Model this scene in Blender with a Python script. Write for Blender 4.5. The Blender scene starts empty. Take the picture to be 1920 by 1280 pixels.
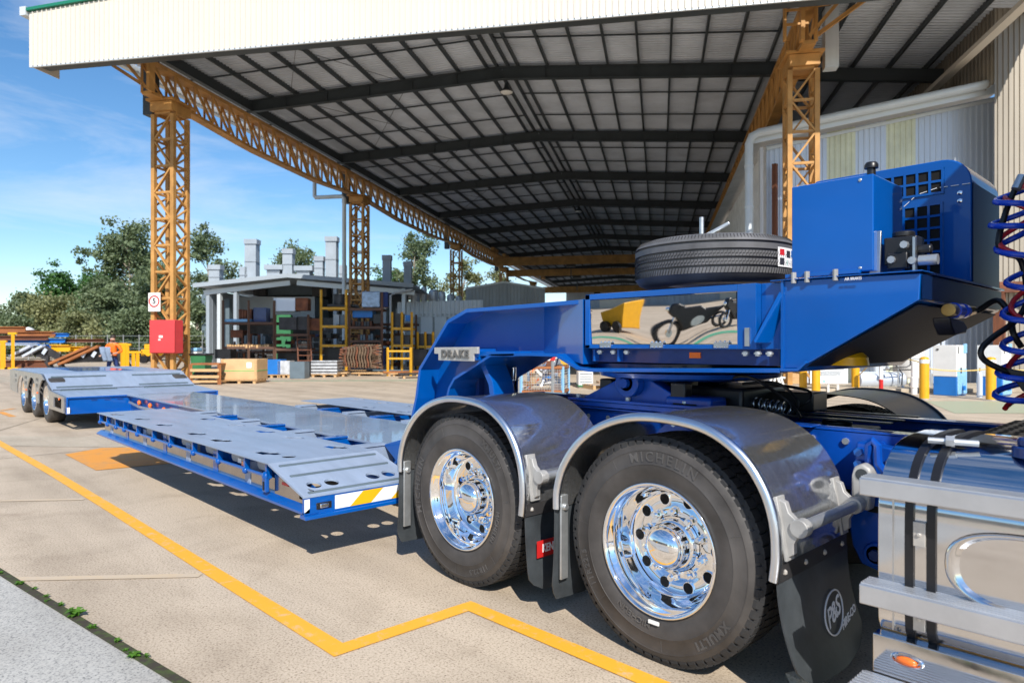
import bpy, bmesh, math, random
from mathutils import Vector, Matrix
random.seed(7)
SC = bpy.context.scene
COL = SC.collection
R_ = math.radians
# ------------------------------------------------------------------ camera, world, sun, exposure
TH = R_(43.4)
FW = Vector((-math.cos(TH), math.sin(TH), 0)); RT = Vector((math.sin(TH), math.cos(TH), 0))
cam = bpy.data.cameras.new('camera'); camo = bpy.data.objects.new('camera', cam); COL.objects.link(camo)
camo.location = (0, 0, 1.45); camo.rotation_euler = (R_(90), 0, math.atan2(-FW.x, FW.y))
cam.lens = 24; cam.sensor_width = 36; cam.shift_y = 5/1920; cam.clip_end = 3000; cam.clip_start = .05
cam.dof.use_dof = True; cam.dof.focus_distance = 4.4; cam.dof.aperture_fstop = 3.2
SC.camera = camo
SUN_AZ = R_(-32.5); SUN_EL = R_(40.5)
sdir = Vector((math.cos(SUN_AZ)*math.cos(SUN_EL), math.sin(SUN_AZ)*math.cos(SUN_EL), math.sin(SUN_EL)))
wd = bpy.data.worlds.new('World'); SC.world = wd; wd.use_nodes = True
nt = wd.node_tree; nt.nodes.clear()
def nd(t, ty, **k):
    n = t.nodes.new(ty)
    for a, b in k.items(): setattr(n, a, b)
    return n
sky = nd(nt, 'ShaderNodeTexSky', sky_type='NISHITA', sun_disc=False, sun_elevation=SUN_EL,
         sun_rotation=math.atan2(sdir.x, sdir.y), altitude=10, air_density=1.0, dust_density=.15, ozone_density=3.0)
bg = nd(nt, 'ShaderNodeBackground'); bg.inputs['Strength'].default_value = .115
wo = nd(nt, 'ShaderNodeOutputWorld')
tc = nd(nt, 'ShaderNodeTexCoord')
mp = nd(nt, 'ShaderNodeMapping'); mp.inputs['Scale'].default_value = (1.3, 1.3, 6.5); mp.inputs['Rotation'].default_value = (.12, .1, .5)
n1 = nd(nt, 'ShaderNodeTexNoise'); n1.inputs['Scale'].default_value = 2.1; n1.inputs['Detail'].default_value = 9; n1.inputs['Roughness'].default_value = .62; n1.inputs['Distortion'].default_value = .5
cr = nd(nt, 'ShaderNodeValToRGB'); cr.color_ramp.elements[0].position = .46; cr.color_ramp.elements[0].color = (0, 0, 0, 1)
cr.color_ramp.elements[1].position = .86; cr.color_ramp.elements[1].color = (.62, .62, .62, 1)
mx = nd(nt, 'ShaderNodeMix', data_type='RGBA'); mx.inputs[7].default_value = (6.6, 6.8, 7.2, 1)
hs = nd(nt, 'ShaderNodeHueSaturation'); hs.inputs['Saturation'].default_value = 1.22; hs.inputs['Value'].default_value = 1.0
L = nt.links.new
L(tc.outputs['Generated'], mp.inputs['Vector']); L(mp.outputs[0], n1.inputs['Vector']); L(n1.outputs[0], cr.inputs[0])
L(cr.outputs[0], mx.inputs[0]); L(sky.outputs[0], hs.inputs['Color']); L(hs.outputs[0], mx.inputs[6]); L(mx.outputs[2], bg.inputs['Color']); L(bg.outputs[0], wo.inputs['Surface'])
sl = bpy.data.lights.new('sun', 'SUN'); sl.energy = 4.6; sl.angle = R_(.5); sl.color = (1, .95, .87)
so = bpy.data.objects.new('sun', sl); COL.objects.link(so); so.rotation_euler = (-sdir).to_track_quat('-Z', 'Y').to_euler(); so.location = sdir*60
SC.view_settings.view_transform = 'Standard'; SC.view_settings.look = 'None'; SC.view_settings.gamma = 1; SC.view_settings.use_curve_mapping = False
SC.view_settings.exposure = .40
# ------------------------------------------------------------------ materials
MT = {}
def mat(name, col, rough=.5, metal=0, var=.12, sc=3, det=6, bump=0, bsc=40, coat=0, spec=.5, col2=None, vlo=.35, vhi=.65, emit=0, sx=None):
    m = bpy.data.materials.new(name); m.use_nodes = True; MT[name] = m
    t = m.node_tree; b = t.nodes['Principled BSDF']
    b.inputs['Base Color'].default_value = (*col, 1); b.inputs['Roughness'].default_value = rough; b.inputs['Metallic'].default_value = metal
    b.inputs['Specular IOR Level'].default_value = spec; b.inputs['Coat Weight'].default_value = coat; b.inputs['Coat Roughness'].default_value = .03
    co = nd(t, 'ShaderNodeTexCoord'); src = co.outputs['Object']
    if sx:
        mpn = nd(t, 'ShaderNodeMapping'); mpn.inputs['Scale'].default_value = sx; t.links.new(src, mpn.inputs[0]); src = mpn.outputs[0]
    if var or col2:
        n = nd(t, 'ShaderNodeTexNoise'); n.inputs['Scale'].default_value = sc; n.inputs['Detail'].default_value = det; n.inputs['Roughness'].default_value = .6
        t.links.new(src, n.inputs['Vector'])
        r = nd(t, 'ShaderNodeValToRGB'); e = r.color_ramp.elements
        c2 = col2 or tuple(c*(1-var) for c in col); c1 = col if col2 else tuple(min(1, c*(1+var)) for c in col)
        e[0].position = vlo; e[0].color = (*c2, 1); e[1].position = vhi; e[1].color = (*c1, 1)
        t.links.new(n.outputs[0], r.inputs[0]); t.links.new(r.outputs[0], b.inputs['Base Color'])
    if bump:
        n2 = nd(t, 'ShaderNodeTexNoise'); n2.inputs['Scale'].default_value = bsc; n2.inputs['Detail'].default_value = 4
        t.links.new(src, n2.inputs['Vector'])
        bp = nd(t, 'ShaderNodeBump'); bp.inputs['Strength'].default_value = bump; bp.inputs['Distance'].default_value = .01
        t.links.new(n2.outputs[0], bp.inputs['Height']); t.links.new(bp.outputs[0], b.inputs['Normal'])
    if emit:
        b.inputs['Emission Color'].default_value = (*col, 1); b.inputs['Emission Strength'].default_value = emit
    return m
def rough_noise(m, lo, hi, sc=6, stretch=None):
    t = m.node_tree; b = t.nodes['Principled BSDF']
    co = nd(t, 'ShaderNodeTexCoord'); src = co.outputs['Object']
    if stretch:
        k = nd(t, 'ShaderNodeMapping'); k.inputs['Scale'].default_value = stretch; t.links.new(src, k.inputs[0]); src = k.outputs[0]
    n = nd(t, 'ShaderNodeTexNoise'); n.inputs['Scale'].default_value = sc; n.inputs['Detail'].default_value = 8; t.links.new(src, n.inputs['Vector'])
    r = nd(t, 'ShaderNodeMapRange'); r.inputs[1].default_value = .3; r.inputs[2].default_value = .7; r.inputs[3].default_value = lo; r.inputs[4].default_value = hi
    t.links.new(n.outputs[0], r.inputs[0]); t.links.new(r.outputs[0], b.inputs['Roughness'])
mat('blue', (.0, .082, .36), .3, 0, .10, 1.1, coat=.8, bump=.015, bsc=6, spec=.25); MT['blue'].node_tree.nodes['Principled BSDF'].inputs['Coat Roughness'].default_value = .05
mat('blue_frame', (.001, .06, .36), .35, 0, .18, 5, coat=.4, spec=.3)
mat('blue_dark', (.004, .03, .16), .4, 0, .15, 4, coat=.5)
mat('deck', (.26, .325, .435), .36, 0, .10, 3.2, det=11, bump=.02, bsc=30, spec=.5, sx=(.35, 2.2, 1)); rough_noise(MT['deck'], .30, .45, 3)
mat('spine', (.25, .31, .41), .2, 0, .05, 2, coat=.45, spec=.5); rough_noise(MT['spine'], .16, .3, 2)
mat('chrome', (.92, .93, .95), .035, 1, 0)
mat('polish', (.74, .745, .76), .09, 1, .05, 4, bump=.06, bsc=3); rough_noise(MT['polish'], .04, .14, 8)
mat('mirror', (.86, .85, .83), .015, 1, 0, bump=.55, bsc=2.4)
for n_ in MT['mirror'].node_tree.nodes:
    if n_.type == 'TEX_NOISE': n_.inputs['Detail'].default_value = 0
mat('guard', (.70, .705, .71), .12, .93, .17, 75, det=12, bump=.03, bsc=3.0); rough_noise(MT['guard'], .06, .20, 9, (1, 2.5, 1))
mat('guard_lip', (.72, .76, .82), .28, 1, .06, 8)
mat('steel', (.62, .62, .61), .35, 1, .12, 9)
mat('galv', (.55, .57, .58), .42, .8, .12, 12)
mat('cast', (.37, .365, .355), .5, .25, .10, 10, bump=.05, bsc=60)
mat('alu_step', (.62, .63, .65), .38, .75, .06, 8)
mat('badge', (.55, .52, .48), .45, .5, .08, 30); mat('badge_letter_shade', (.20, .19, .18), .4, .6, .05, 30); mat('strip', (.42, .39, .37), .14, 1, .1, 6)  # letter colour is the badge metal darkened to paint in relief shading
def rubber(name, c, r):
    m = mat(name, c, r, 0, .34, 4, bump=.05, bsc=120, spec=.4, det=9)
    return m
rubber('rubber', (.060, .055, .052), .55); rubber('tread', (.028, .028, .029), .7); rubber('flap', (.045, .052, .058), .42)
rubber('letter', (.09, .086, .084), .5)
rubber('spare_rubber', (.115, .115, .12), .5)
mat('black', (.012, .012, .014), .35, 0, .2, 6)
mat('hole', (.004, .004, .004), .9, 0, 0)  # near-black colour stands in for the darkness inside holes and slots
mat('white_tape', (.80, .80, .78), .35, 0, .03, 5)
mat('yellow_tape', (.80, .42, .01), .35, 0, .04, 5)
mat('amber', (.85, .16, .01), .25, 0, .1, 30, coat=1)
mat('red', (.55, .02, .02), .35, 0, .1, 5)
mat('redbox', (.62, .055, .06), .5, 0, .06, 2)
mat('white', (.80, .79, .76), .45, 0, .05, 3)
mat('dirtywhite', (.60, .61, .62), .55, 0, .12, 2)
mat('orange_steel', (.47, .245, .075), .55, 0, .22, 1.6, spec=.35)
mat('roof_steel', (.040, .050, .056), .5, 0, .15, 1)
mat('roof_sheet', (.60, .65, .72), .5, .2, .12, .5)
mat('roof_top', (.05, .22, .12), .5, 0, .1, .5)
mat('fascia', (.62, .575, .50), .5, 0, .025, .4)
mat('green_trim', (.01, .17, .10), .45, 0, .05, 1)
mat('gutter', (.62, .66, .68), .4, .2, .05, 1)
mat('clad', (.58, .64, .73), .4, .3, .07, .8, sx=(1, 1, .15))
mat('clad_clear', (.66, .69, .52), .35, .0, .12, 1.2)
mat('clad_brown', (.30, .265, .215), .5, .3, .2, .7, sx=(1, 1, .12))
mat('clad_grey', (.34, .37, .40), .45, .4, .12, .8, sx=(1, 1, .2))
mat('pipe', (.58, .64, .68), .4, .1, .06, 1)
mat('rust', (.22, .075, .03), .75, 0, .3, 3, col2=(.10, .035, .02))
mat('rust_orange', (.42, .15, .04), .7, 0, .3, 2, col2=(.20, .07, .025))
mat('dark_steel', (.05, .048, .05), .45, .4, .3, 3)
mat('rack_yellow', (.62, .33, .02), .5, 0, .2, 4)
mat('rack_brown', (.11, .055, .035), .65, 0, .3, 3)
mat('bright_blue', (.01, .16, .52), .45, 0, .1, 2)
mat('water_blue', (.25, .50, .75), .3, 0, .3, 30)
mat('bin_green', (.03, .16, .06), .5, 0, .12, 3)
mat('wood', (.55, .34, .16), .65, 0, .16, 5, sx=(1, 1, 6))
mat('ply', (.60, .38, .19), .6, 0, .1, 3)
mat('strap_green', (.15, .45, .12), .5, 0, .05, 3)
mat('wrap', (.55, .57, .60), .18, .1, .2, 6, bump=.5, bsc=8, coat=.5)
mat('wrap_blue', (.22, .32, .50), .2, .1, .3, 6, bump=.5, bsc=8, coat=.5)
mat('cab_grey', (.12, .16, .19), .45, 0, .1, 3)
mat('bollard', (.72, .36, .008), .45, 0, .06, 6)
mat('rope', (.70, .50, .16), .8, 0, .1, 20)
mat('hose_blue', (.01, .07, .65), .3, 0, .05, 8, coat=.4)
mat('hose_red', (.60, .02, .02), .3, 0, .05, 8, coat=.4)
mat('hose_black', (.012, .012, .013), .4, 0, .1, 8)
mat('brass', (.65, .44, .16), .3, .9, .1, 30)
mat('window', (.03, .04, .05), .08, 0, .2, 1, coat=1)
mat('skin', (.48, .27, .19), .5, 0, .05, 20)
mat('hair', (.03, .02, .015), .6, 0, .2, 60)
mat('hivis', (.90, .17, .01), .6, 0, .06, 10)
mat('navy', (.015, .035, .14), .75, 0, .15, 12)
mat('cloth_grey', (.20, .26, .36), .8, 0, .15, 12)
mat('bark', (.42, .37, .30), .8, 0, .25, 2, col2=(.25, .2, .16), sx=(1, 1, .3))
mat('sign_yellow_bin', (.68, .38, .05), .5, 0, .1, 2)
mat('paper', (.82, .82, .82), .5, 0, .02, 5)
mat('label_teal', (.30, .55, .50), .4, 0, .1, 20)
mat('text_dark', (.03, .03, .035), .5, 0, 0)
mat('text_white', (.85, .85, .85), .4, 0, 0)
mat('spring', (.50, .52, .54), .25, .9, .1, 20)
mat('lamp_glass', (.75, .76, .74), .25, 0, .04, 10)
mat('workshop', (.33, .375, .42), .5, .1, .08, 1); mat('under_shade', (.006, .010, .022), .55, 0, .1, 3, spec=.15); mat('end_shade', (.002, .014, .06), .34, 0, .1, 1.2, spec=.08, bump=.06, bsc=2.5); mat('brown_form', (.13, .085, .05), .6, 0, .25, 4)  # the black and navy here stand in for dark reflections on blue panels
mat('cream_wall', (.62, .53, .40), .7, 0, .06, .6)
mat('moss', (.055, .075, .02), .9, 0, .4, 22, col2=(.045, .036, .024), vlo=.45, vhi=.6)
def leafmat(name, c, c2):
    m = mat(name, c, .55, 0, .3, .55, col2=c2, vlo=.38, vhi=.62, spec=.3)
    t = m.node_tree; b = t.nodes['Principled BSDF']; out = t.nodes['Material Output']
    tr = nd(t, 'ShaderNodeBsdfTranslucent'); tr.inputs[0].default_value = (c[0]*1.1, c[1]*1.2, c[2]*.6, 1)
    ms = nd(t, 'ShaderNodeMixShader'); ms.inputs[0].default_value = .25
    t.links.new(b.outputs[0], ms.inputs[1]); t.links.new(tr.outputs[0], ms.inputs[2]); t.links.new(ms.outputs[0], out.inputs[0])
leafmat('leaf_gum', (.19, .24, .13), (.085, .12, .065))
leafmat('leaf_green', (.08, .19, .05), (.035, .09, .025))
leafmat('leaf_olive', (.27, .275, .13), (.13, .15, .075))
leafmat('weed', (.12, .28, .03), (.06, .14, .02))
# concrete
def concrete(name, base, lo, speck, spots, stain=.14, sp_thr=.62):
    m = bpy.data.materials.new(name); m.use_nodes = True; MT[name] = m
    t = m.node_tree; b = t.nodes['Principled BSDF']; b.inputs['Roughness'].default_value = .75; b.inputs['Specular IOR Level'].default_value = .3
    co = nd(t, 'ShaderNodeTexCoord').outputs['Object']; lk = t.links.new
    a = nd(t, 'ShaderNodeTexNoise'); a.inputs['Scale'].default_value = .35; a.inputs['Detail'].default_value = 8; a.inputs['Roughness'].default_value = .65; lk(co, a.inputs[0])
    r = nd(t, 'ShaderNodeValToRGB'); r.color_ramp.elements[0].position = .3; r.color_ramp.elements[0].color = (*lo, 1); r.color_ramp.elements[1].position = .66; r.color_ramp.elements[1].color = (*base, 1); lk(a.outputs[0], r.inputs[0])
    # aggregate specks
    v = nd(t, 'ShaderNodeTexNoise'); v.inputs['Scale'].default_value = 85; v.inputs['Detail'].default_value = 3; v.inputs['Roughness'].default_value = .7; lk(co, v.inputs[0])
    rv = nd(t, 'ShaderNodeValToRGB'); rv.color_ramp.elements[0].position = .30; rv.color_ramp.elements[0].color = (*speck, 1); rv.color_ramp.elements[1].position = .52; rv.color_ramp.elements[1].color = (1, 1, 1, 1)
    e = rv.color_ramp.elements.new(sp_thr); e.color = (1, 1, 1, 1); e = rv.color_ramp.elements.new(.72); e.color = (1.22, 1.2, 1.18, 1); lk(v.outputs[0], rv.inputs[0])
    m1 = nd(t, 'ShaderNodeMix', data_type='RGBA', blend_type='MULTIPLY'); m1.inputs[0].default_value = 1; lk(r.outputs[0], m1.inputs[6]); lk(rv.outputs[0], m1.inputs[7])
    vo = nd(t, 'ShaderNodeTexVoronoi'); vo.inputs['Scale'].default_value = 34; lk(co, vo.inputs['Vector'])
    ro = nd(t, 'ShaderNodeValToRGB'); ro.color_ramp.elements[0].position = .08; ro.color_ramp.elements[0].color = (*spots, 1); ro.color_ramp.elements[1].position = .19; ro.color_ramp.elements[1].color = (1, 1, 1, 1); lk(vo.outputs['Distance'], ro.inputs[0])
    m2 = nd(t, 'ShaderNodeMix', data_type='RGBA', blend_type='MULTIPLY'); m2.inputs[0].default_value = .95; lk(m1.outputs[2], m2.inputs[6]); lk(ro.outputs[0], m2.inputs[7])
    s = nd(t, 'ShaderNodeTexNoise'); s.inputs['Scale'].default_value = 1.7; s.inputs['Detail'].default_value = 10; s.inputs['Distortion'].default_value = .8; lk(co, s.inputs[0])
    rs = nd(t, 'ShaderNodeValToRGB'); rs.color_ramp.elements[0].position = .34; rs.color_ramp.elements[0].color = (1-stain*1.6, 1-stain*1.7, 1-stain*1.8, 1); rs.color_ramp.elements[1].position = .52; rs.color_ramp.elements[1].color = (1, 1, 1, 1); lk(s.outputs[0], rs.inputs[0])
    m3 = nd(t, 'ShaderNodeMix', data_type='RGBA', blend_type='MULTIPLY'); m3.inputs[0].default_value = .6; lk(m2.outputs[2], m3.inputs[6]); lk(rs.outputs[0], m3.inputs[7])
    mq = nd(t, 'ShaderNodeMapping'); mq.inputs['Scale'].default_value = (.12, 1.1, 1); mq.inputs['Rotation'].default_value = (0, 0, .12); lk(co, mq.inputs[0])
    s2 = nd(t, 'ShaderNodeTexNoise'); s2.inputs['Scale'].default_value = 1.6; s2.inputs['Detail'].default_value = 9; s2.inputs['Distortion'].default_value = .4; lk(mq.outputs[0], s2.inputs[0])
    r2 = nd(t, 'ShaderNodeValToRGB'); r2.color_ramp.elements[0].position = .36; r2.color_ramp.elements[0].color = (.80, .78, .76, 1); r2.color_ramp.elements[1].position = .56; r2.color_ramp.elements[1].color = (1.04, 1.03, 1.02, 1); lk(s2.outputs[0], r2.inputs[0])
    m4 = nd(t, 'ShaderNodeMix', data_type='RGBA', blend_type='MULTIPLY'); m4.inputs[0].default_value = .8; lk(m3.outputs[2], m4.inputs[6]); lk(r2.outputs[0], m4.inputs[7])
    v3 = nd(t, 'ShaderNodeTexVoronoi'); v3.inputs['Scale'].default_value = .55; lk(co, v3.inputs['Vector'])
    n3 = nd(t, 'ShaderNodeTexNoise'); n3.inputs['Scale'].default_value = 5; n3.inputs['Detail'].default_value = 6; lk(co, n3.inputs[0])
    ad = nd(t, 'ShaderNodeMath', operation='MULTIPLY_ADD'); lk(n3.outputs[0], ad.inputs[0]); ad.inputs[1].default_value = .35; lk(v3.outputs['Distance'], ad.inputs[2])
    r3 = nd(t, 'ShaderNodeValToRGB'); r3.color_ramp.elements[0].position = .20; r3.color_ramp.elements[0].color = (.72, .69, .66, 1); r3.color_ramp.elements[1].position = .30; r3.color_ramp.elements[1].color = (1, 1, 1, 1); lk(ad.outputs[0], r3.inputs[0])
    m5 = nd(t, 'ShaderNodeMix', data_type='RGBA', blend_type='MULTIPLY'); m5.inputs[0].default_value = .7; lk(m4.outputs[2], m5.inputs[6]); lk(r3.outputs[0], m5.inputs[7])
    lk(m5.outputs[2], b.inputs['Base Color'])
    bp = nd(t, 'ShaderNodeBump'); bp.inputs['Strength'].default_value = .25; bp.inputs['Distance'].default_value = .004; lk(v.outputs[0], bp.inputs['Height']); lk(bp.outputs[0], b.inputs['Normal'])
    return m
concrete('concrete', (.575, .48, .37), (.49, .41, .315), (.50, .46, .42), (.45, .42, .4))
concrete('concrete_grey', (.50, .49, .455), (.42, .41, .385), (.42, .43, .45), (.3, .32, .35))
concrete('concrete_pale', (.54, .47, .37), (.46, .40, .31), (.6, .58, .55), (.6, .6, .6))
def paint(name, col, wear=.45, soft=.1, under=(.44, .36, .27), sc=7):
    m = bpy.data.materials.new(name); m.use_nodes = True; MT[name] = m; t = m.node_tree; b = t.nodes['Principled BSDF']; b.inputs['Roughness'].default_value = .6
    co = nd(t, 'ShaderNodeTexCoord').outputs['Object']
    n = nd(t, 'ShaderNodeTexNoise'); n.inputs['Scale'].default_value = sc; n.inputs['Detail'].default_value = 11; n.inputs['Roughness'].default_value = .75; t.links.new(co, n.inputs[0])
    r = nd(t, 'ShaderNodeValToRGB'); e = r.color_ramp.elements; e[0].position = wear-soft; e[0].color = (*under, 1); e[1].position = wear+soft; e[1].color = (*col, 1)
    t.links.new(n.outputs[0], r.inputs[0]); t.links.new(r.outputs[0], b.inputs['Base Color'])
paint('line_yellow', (.82, .40, .03), .385, .075, (.56, .45, .31), 11)
paint('line_faded', (.58, .44, .27), .52, .22, (.535, .445, .342))
paint('line_orange', (.72, .30, .035), .38, .14, (.40, .27, .15), 3)
paint('line_green', (.06, .33, .19), .3, .2)
paint('line_palegreen', (.30, .42, .26), .5, .25)

# ------------------------------------------------------------------ mesh helpers
class M:
    def __init__(s): s.v = []; s.f = []
    def add(s, vs, fs):
        o = len(s.v); s.v += [tuple(p) for p in vs]; s.f += [tuple(i+o for i in f) for f in fs]; return s
    def box(s, a, b):
        (x0, y0, z0), (x1, y1, z1) = [min(i, j) for i, j in zip(a, b)], [max(i, j) for i, j in zip(a, b)]
        return s.add([(x0,y0,z0),(x1,y0,z0),(x1,y1,z0),(x0,y1,z0),(x0,y0,z1),(x1,y0,z1),(x1,y1,z1),(x0,y1,z1)],
                     [(3,2,1,0),(4,5,6,7),(0,1,5,4),(1,2,6,5),(2,3,7,6),(3,0,4,7)])
    def cbox(s, c, size, ux=(1,0,0), uy=(0,1,0)):
        ux = Vector(ux).normalized(); uy = Vector(uy).normalized(); uz = ux.cross(uy); c = Vector(c); h = [k/2 for k in size]; vs = []
        for k in (-1, 1):
            for i, j in ((-1,-1),(1,-1),(1,1),(-1,1)): vs.append(c+ux*i*h[0]+uy*j*h[1]+uz*k*h[2])
        return s.add(vs, [(3,2,1,0),(4,5,6,7),(0,1,5,4),(1,2,6,5),(2,3,7,6),(3,0,4,7)])
    def beam(s, p, q, w, h, up=(0,0,1)):
        p = Vector(p); q = Vector(q); d = q-p; ux = d.normalized(); u = Vector(up)
        if abs(ux.dot(u)) > .99: u = Vector((1,0,0))
        uy = u.cross(ux).normalized()
        return s.cbox((p+q)/2, (d.length, w, h), ux, uy)
    def cyl(s, p, q, r, n=16, r2=None, cap=True):
        p = Vector(p); q = Vector(q); d = (q-p).normalized(); a = d.orthogonal().normalized(); b = d.cross(a); r2 = r if r2 is None else r2
        vs = []
        for c, rr in ((p, r), (q, r2)):
            for i in range(n):
                t = 2*math.pi*i/n; vs.append(c+(a*math.cos(t)+b*math.sin(t))*rr)
        fs = [(i, (i+1) % n, n+(i+1) % n, n+i) for i in range(n)]
        if cap: fs += [tuple(range(n-1, -1, -1)), tuple(range(n, 2*n))]
        return s.add(vs, fs)
    def tube(s, path, r, n=8, cap=True, closed=False):
        P = [Vector(p) for p in path]; vs = []; a = None; k = len(P)
        for i, p in enumerate(P):
            d = (P[(i+1) % k if closed else min(i+1, k-1)]-P[(i-1) % k if closed else max(i-1, 0)]).normalized()
            a = d.orthogonal().normalized() if a is None else (a-d*a.dot(d)).normalized()
            b = d.cross(a); rr = r[i] if isinstance(r, (list, tuple)) else r
            vs += [p+(a*math.cos(2*math.pi*j/n)+b*math.sin(2*math.pi*j/n))*rr for j in range(n)]
        fs = [(i*n+j, i*n+(j+1) % n, ((i+1) % k)*n+(j+1) % n, ((i+1) % k)*n+j) for i in range(k if closed else k-1) for j in range(n)]
        if cap and not closed: fs += [tuple(range(n-1, -1, -1)), tuple(range((k-1)*n, k*n))]
        return s.add(vs, fs)
    def prism(s, poly, a0, a1, ax='y'):
        def p3(u, w, a): return {'y': (u, a, w), 'x': (a, u, w), 'z': (u, w, a)}[ax]
        n = len(poly); vs = [p3(u, w, a0) for u, w in poly]+[p3(u, w, a1) for u, w in poly]
        return s.add(vs, [tuple(range(n-1, -1, -1)), tuple(range(n, 2*n))]+[(i, (i+1) % n, n+(i+1) % n, n+i) for i in range(n)])
    def lathe(s, prof, n=48, c=(0,0,0), ax='y', close=False, a0=0, a1=None):   # prof: (r, a)
        full = a1 is None; a1 = 2*math.pi if full else a1; m = n if full else n+1; vs = []; k = len(prof)
        for i in range(m):
            t = a0+(a1-a0)*i/n; ct, st = math.cos(t), math.sin(t)
            for r, a in prof:
                vs.append({'y': (c[0]+r*ct, c[1]+a, c[2]+r*st), 'z': (c[0]+r*ct, c[1]+r*st, c[2]+a), 'x': (c[0]+a, c[1]+r*ct, c[2]+r*st)}[ax])
        fs = []
        for i in range(n):
            for j in range(k if close else k-1):
                j2 = (j+1) % k; i2 = (i+1) % m; fs.append((i*k+j, i2*k+j, i2*k+j2, i*k+j2))
        return s.add(vs, fs)
    def strip(s, path, th, y0, y1):     # (x,z) polyline with thickness, extruded from y0 to y1
        P = [Vector((a, b)) for a, b in path]; n = len(P); off = []
        for i in range(n):
            d0 = (P[i]-P[i-1]).normalized() if i else (P[1]-P[0]).normalized(); d1 = (P[i+1]-P[i]).normalized() if i < n-1 else d0
            nn = (Vector((-d0.y, d0.x))+Vector((-d1.y, d1.x))).normalized(); cs = nn.dot(Vector((-d0.y, d0.x))); off.append(P[i]+nn*th/max(.4, cs))
        vs = [(p.x, y0, p.y) for p in P]+[(p.x, y1, p.y) for p in P]+[(p.x, y0, p.y) for p in off]+[(p.x, y1, p.y) for p in off]; fs = []
        for i in range(n-1):
            fs += [(i, n+i, n+i+1, i+1), (2*n+i, 2*n+i+1, 3*n+i+1, 3*n+i), (i, i+1, 2*n+i+1, 2*n+i), (n+i, 3*n+i, 3*n+i+1, n+i+1)]
        fs += [(0, 2*n, 3*n, n), (n-1, 2*n-1, 4*n-1, 3*n-1)]
        return s.add(vs, fs)
    def quad(s, *p): return s.add(p, [tuple(range(len(p)))])
    def ico(s, c, r, sq=(1,1,1), sub=1):
        bm = bmesh.new(); bmesh.ops.create_icosphere(bm, subdivisions=sub, radius=1)
        s.add([(c[0]+v.co.x*r*sq[0], c[1]+v.co.y*r*sq[1], c[2]+v.co.z*r*sq[2]) for v in bm.verts], [tuple(v.index for v in f.verts) for f in bm.faces]); bm.free(); return s
    def mesh(s, name, mats, smooth=35, fix=True):
        me = bpy.data.meshes.new(name); me.from_pydata(s.v, [], s.f)
        if fix:
            bm = bmesh.new(); bm.from_mesh(me); bmesh.ops.recalc_face_normals(bm, faces=bm.faces); bm.to_mesh(me); bm.free()
        for m in (mats if isinstance(mats, (list, tuple)) else [mats]): me.materials.append(MT[m])
        if smooth:
            me.polygons.foreach_set('use_smooth', [True]*len(me.polygons)); me.set_sharp_from_angle(angle=R_(smooth))
        return me
def tag(o, label=None, cat=None, group=None, kind=None):
    if label: o['label'] = label
    if cat: o['category'] = cat
    if group: o['group'] = group
    if kind: o['kind'] = kind
    return o
def par(o, p):
    if p is None: return o
    o.parent = p
    if p.type == 'EMPTY' and p.parent is None: o.matrix_parent_inverse = Matrix.Translation(-p.location)
    return o
def O(name, m, mt='steel', parent=None, smooth=35, bevel=0, seg=2, loc=None):
    me = m.mesh(name, mt, smooth) if isinstance(m, M) else m
    o = bpy.data.objects.new(name, me); COL.objects.link(o); par(o, parent)
    if loc: o.location = loc
    if bevel:
        b = o.modifiers.new('bevel', 'BEVEL'); b.width = bevel; b.segments = seg; b.limit_method = 'ANGLE'; b.angle_limit = R_(40); b.harden_normals = False
    return o
def thing(name, label, cat, loc=(0,0,0), group=None):
    e = bpy.data.objects.new(name, None); COL.objects.link(e); e.location = loc; e.empty_display_size = .2
    return tag(e, label, cat, group)
def inst(name, me, parent, mtx):          # shared mesh with its own matrix (world)
    o = bpy.data.objects.new(name, me); COL.objects.link(o); par(o, parent); o.matrix_basis = mtx; return o
_unit = {}
def bar(name, p, q, w, h, mt, parent, up=(0,0,1)):    # box bar sharing one unit cube per material
    if mt not in _unit: _unit[mt] = M().box((-.5,-.5,-.5), (.5,.5,.5)).mesh('unit_bar_'+mt, mt, 0)
    p = Vector(p); q = Vector(q); d = q-p; ux = d.normalized(); u = Vector(up)
    if abs(ux.dot(u)) > .99: u = Vector((0, 1, 0)) if abs(ux.y) < .9 else Vector((1, 0, 0))
    uy = u.cross(ux).normalized(); uz = ux.cross(uy)
    mx_ = Matrix(((ux.x*d.length, uy.x*w, uz.x*h, (p.x+q.x)/2), (ux.y*d.length, uy.y*w, uz.y*h, (p.y+q.y)/2), (ux.z*d.length, uy.z*w, uz.z*h, (p.z+q.z)/2), (0,0,0,1)))
    return inst(name, _unit[mt], parent, mx_)
def copytree(o, parent=None, dx=Vector((0,0,0))):
    c = o.copy(); COL.objects.link(c)
    if parent: c.parent = parent
    for ch in list(o.children): 
        k = ch.copy(); COL.objects.link(k); k.parent = c
        for g in list(ch.children):
            q = g.copy(); COL.objects.link(q); q.parent = k
    return c
def text(s, size=1, ext=.02, sp=1.0, bold=0):
    cu = bpy.data.curves.new('t', 'FONT'); cu.body = s; cu.size = size; cu.extrude = ext; cu.align_x = 'CENTER'; cu.align_y = 'CENTER'; cu.space_character = sp; cu.offset = bold; cu.resolution_u = 3
    ob = bpy.data.objects.new('t', cu); me = bpy.data.meshes.new_from_object(ob); bpy.data.objects.remove(ob)
    m = M(); m.v = [tuple(v.co) for v in me.vertices]; m.f = [tuple(p.vertices) for p in me.polygons]; bpy.data.meshes.remove(me); return m
def mapv(m, fn): m.v = [tuple(fn(*v)) for v in m.v]; return m
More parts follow.
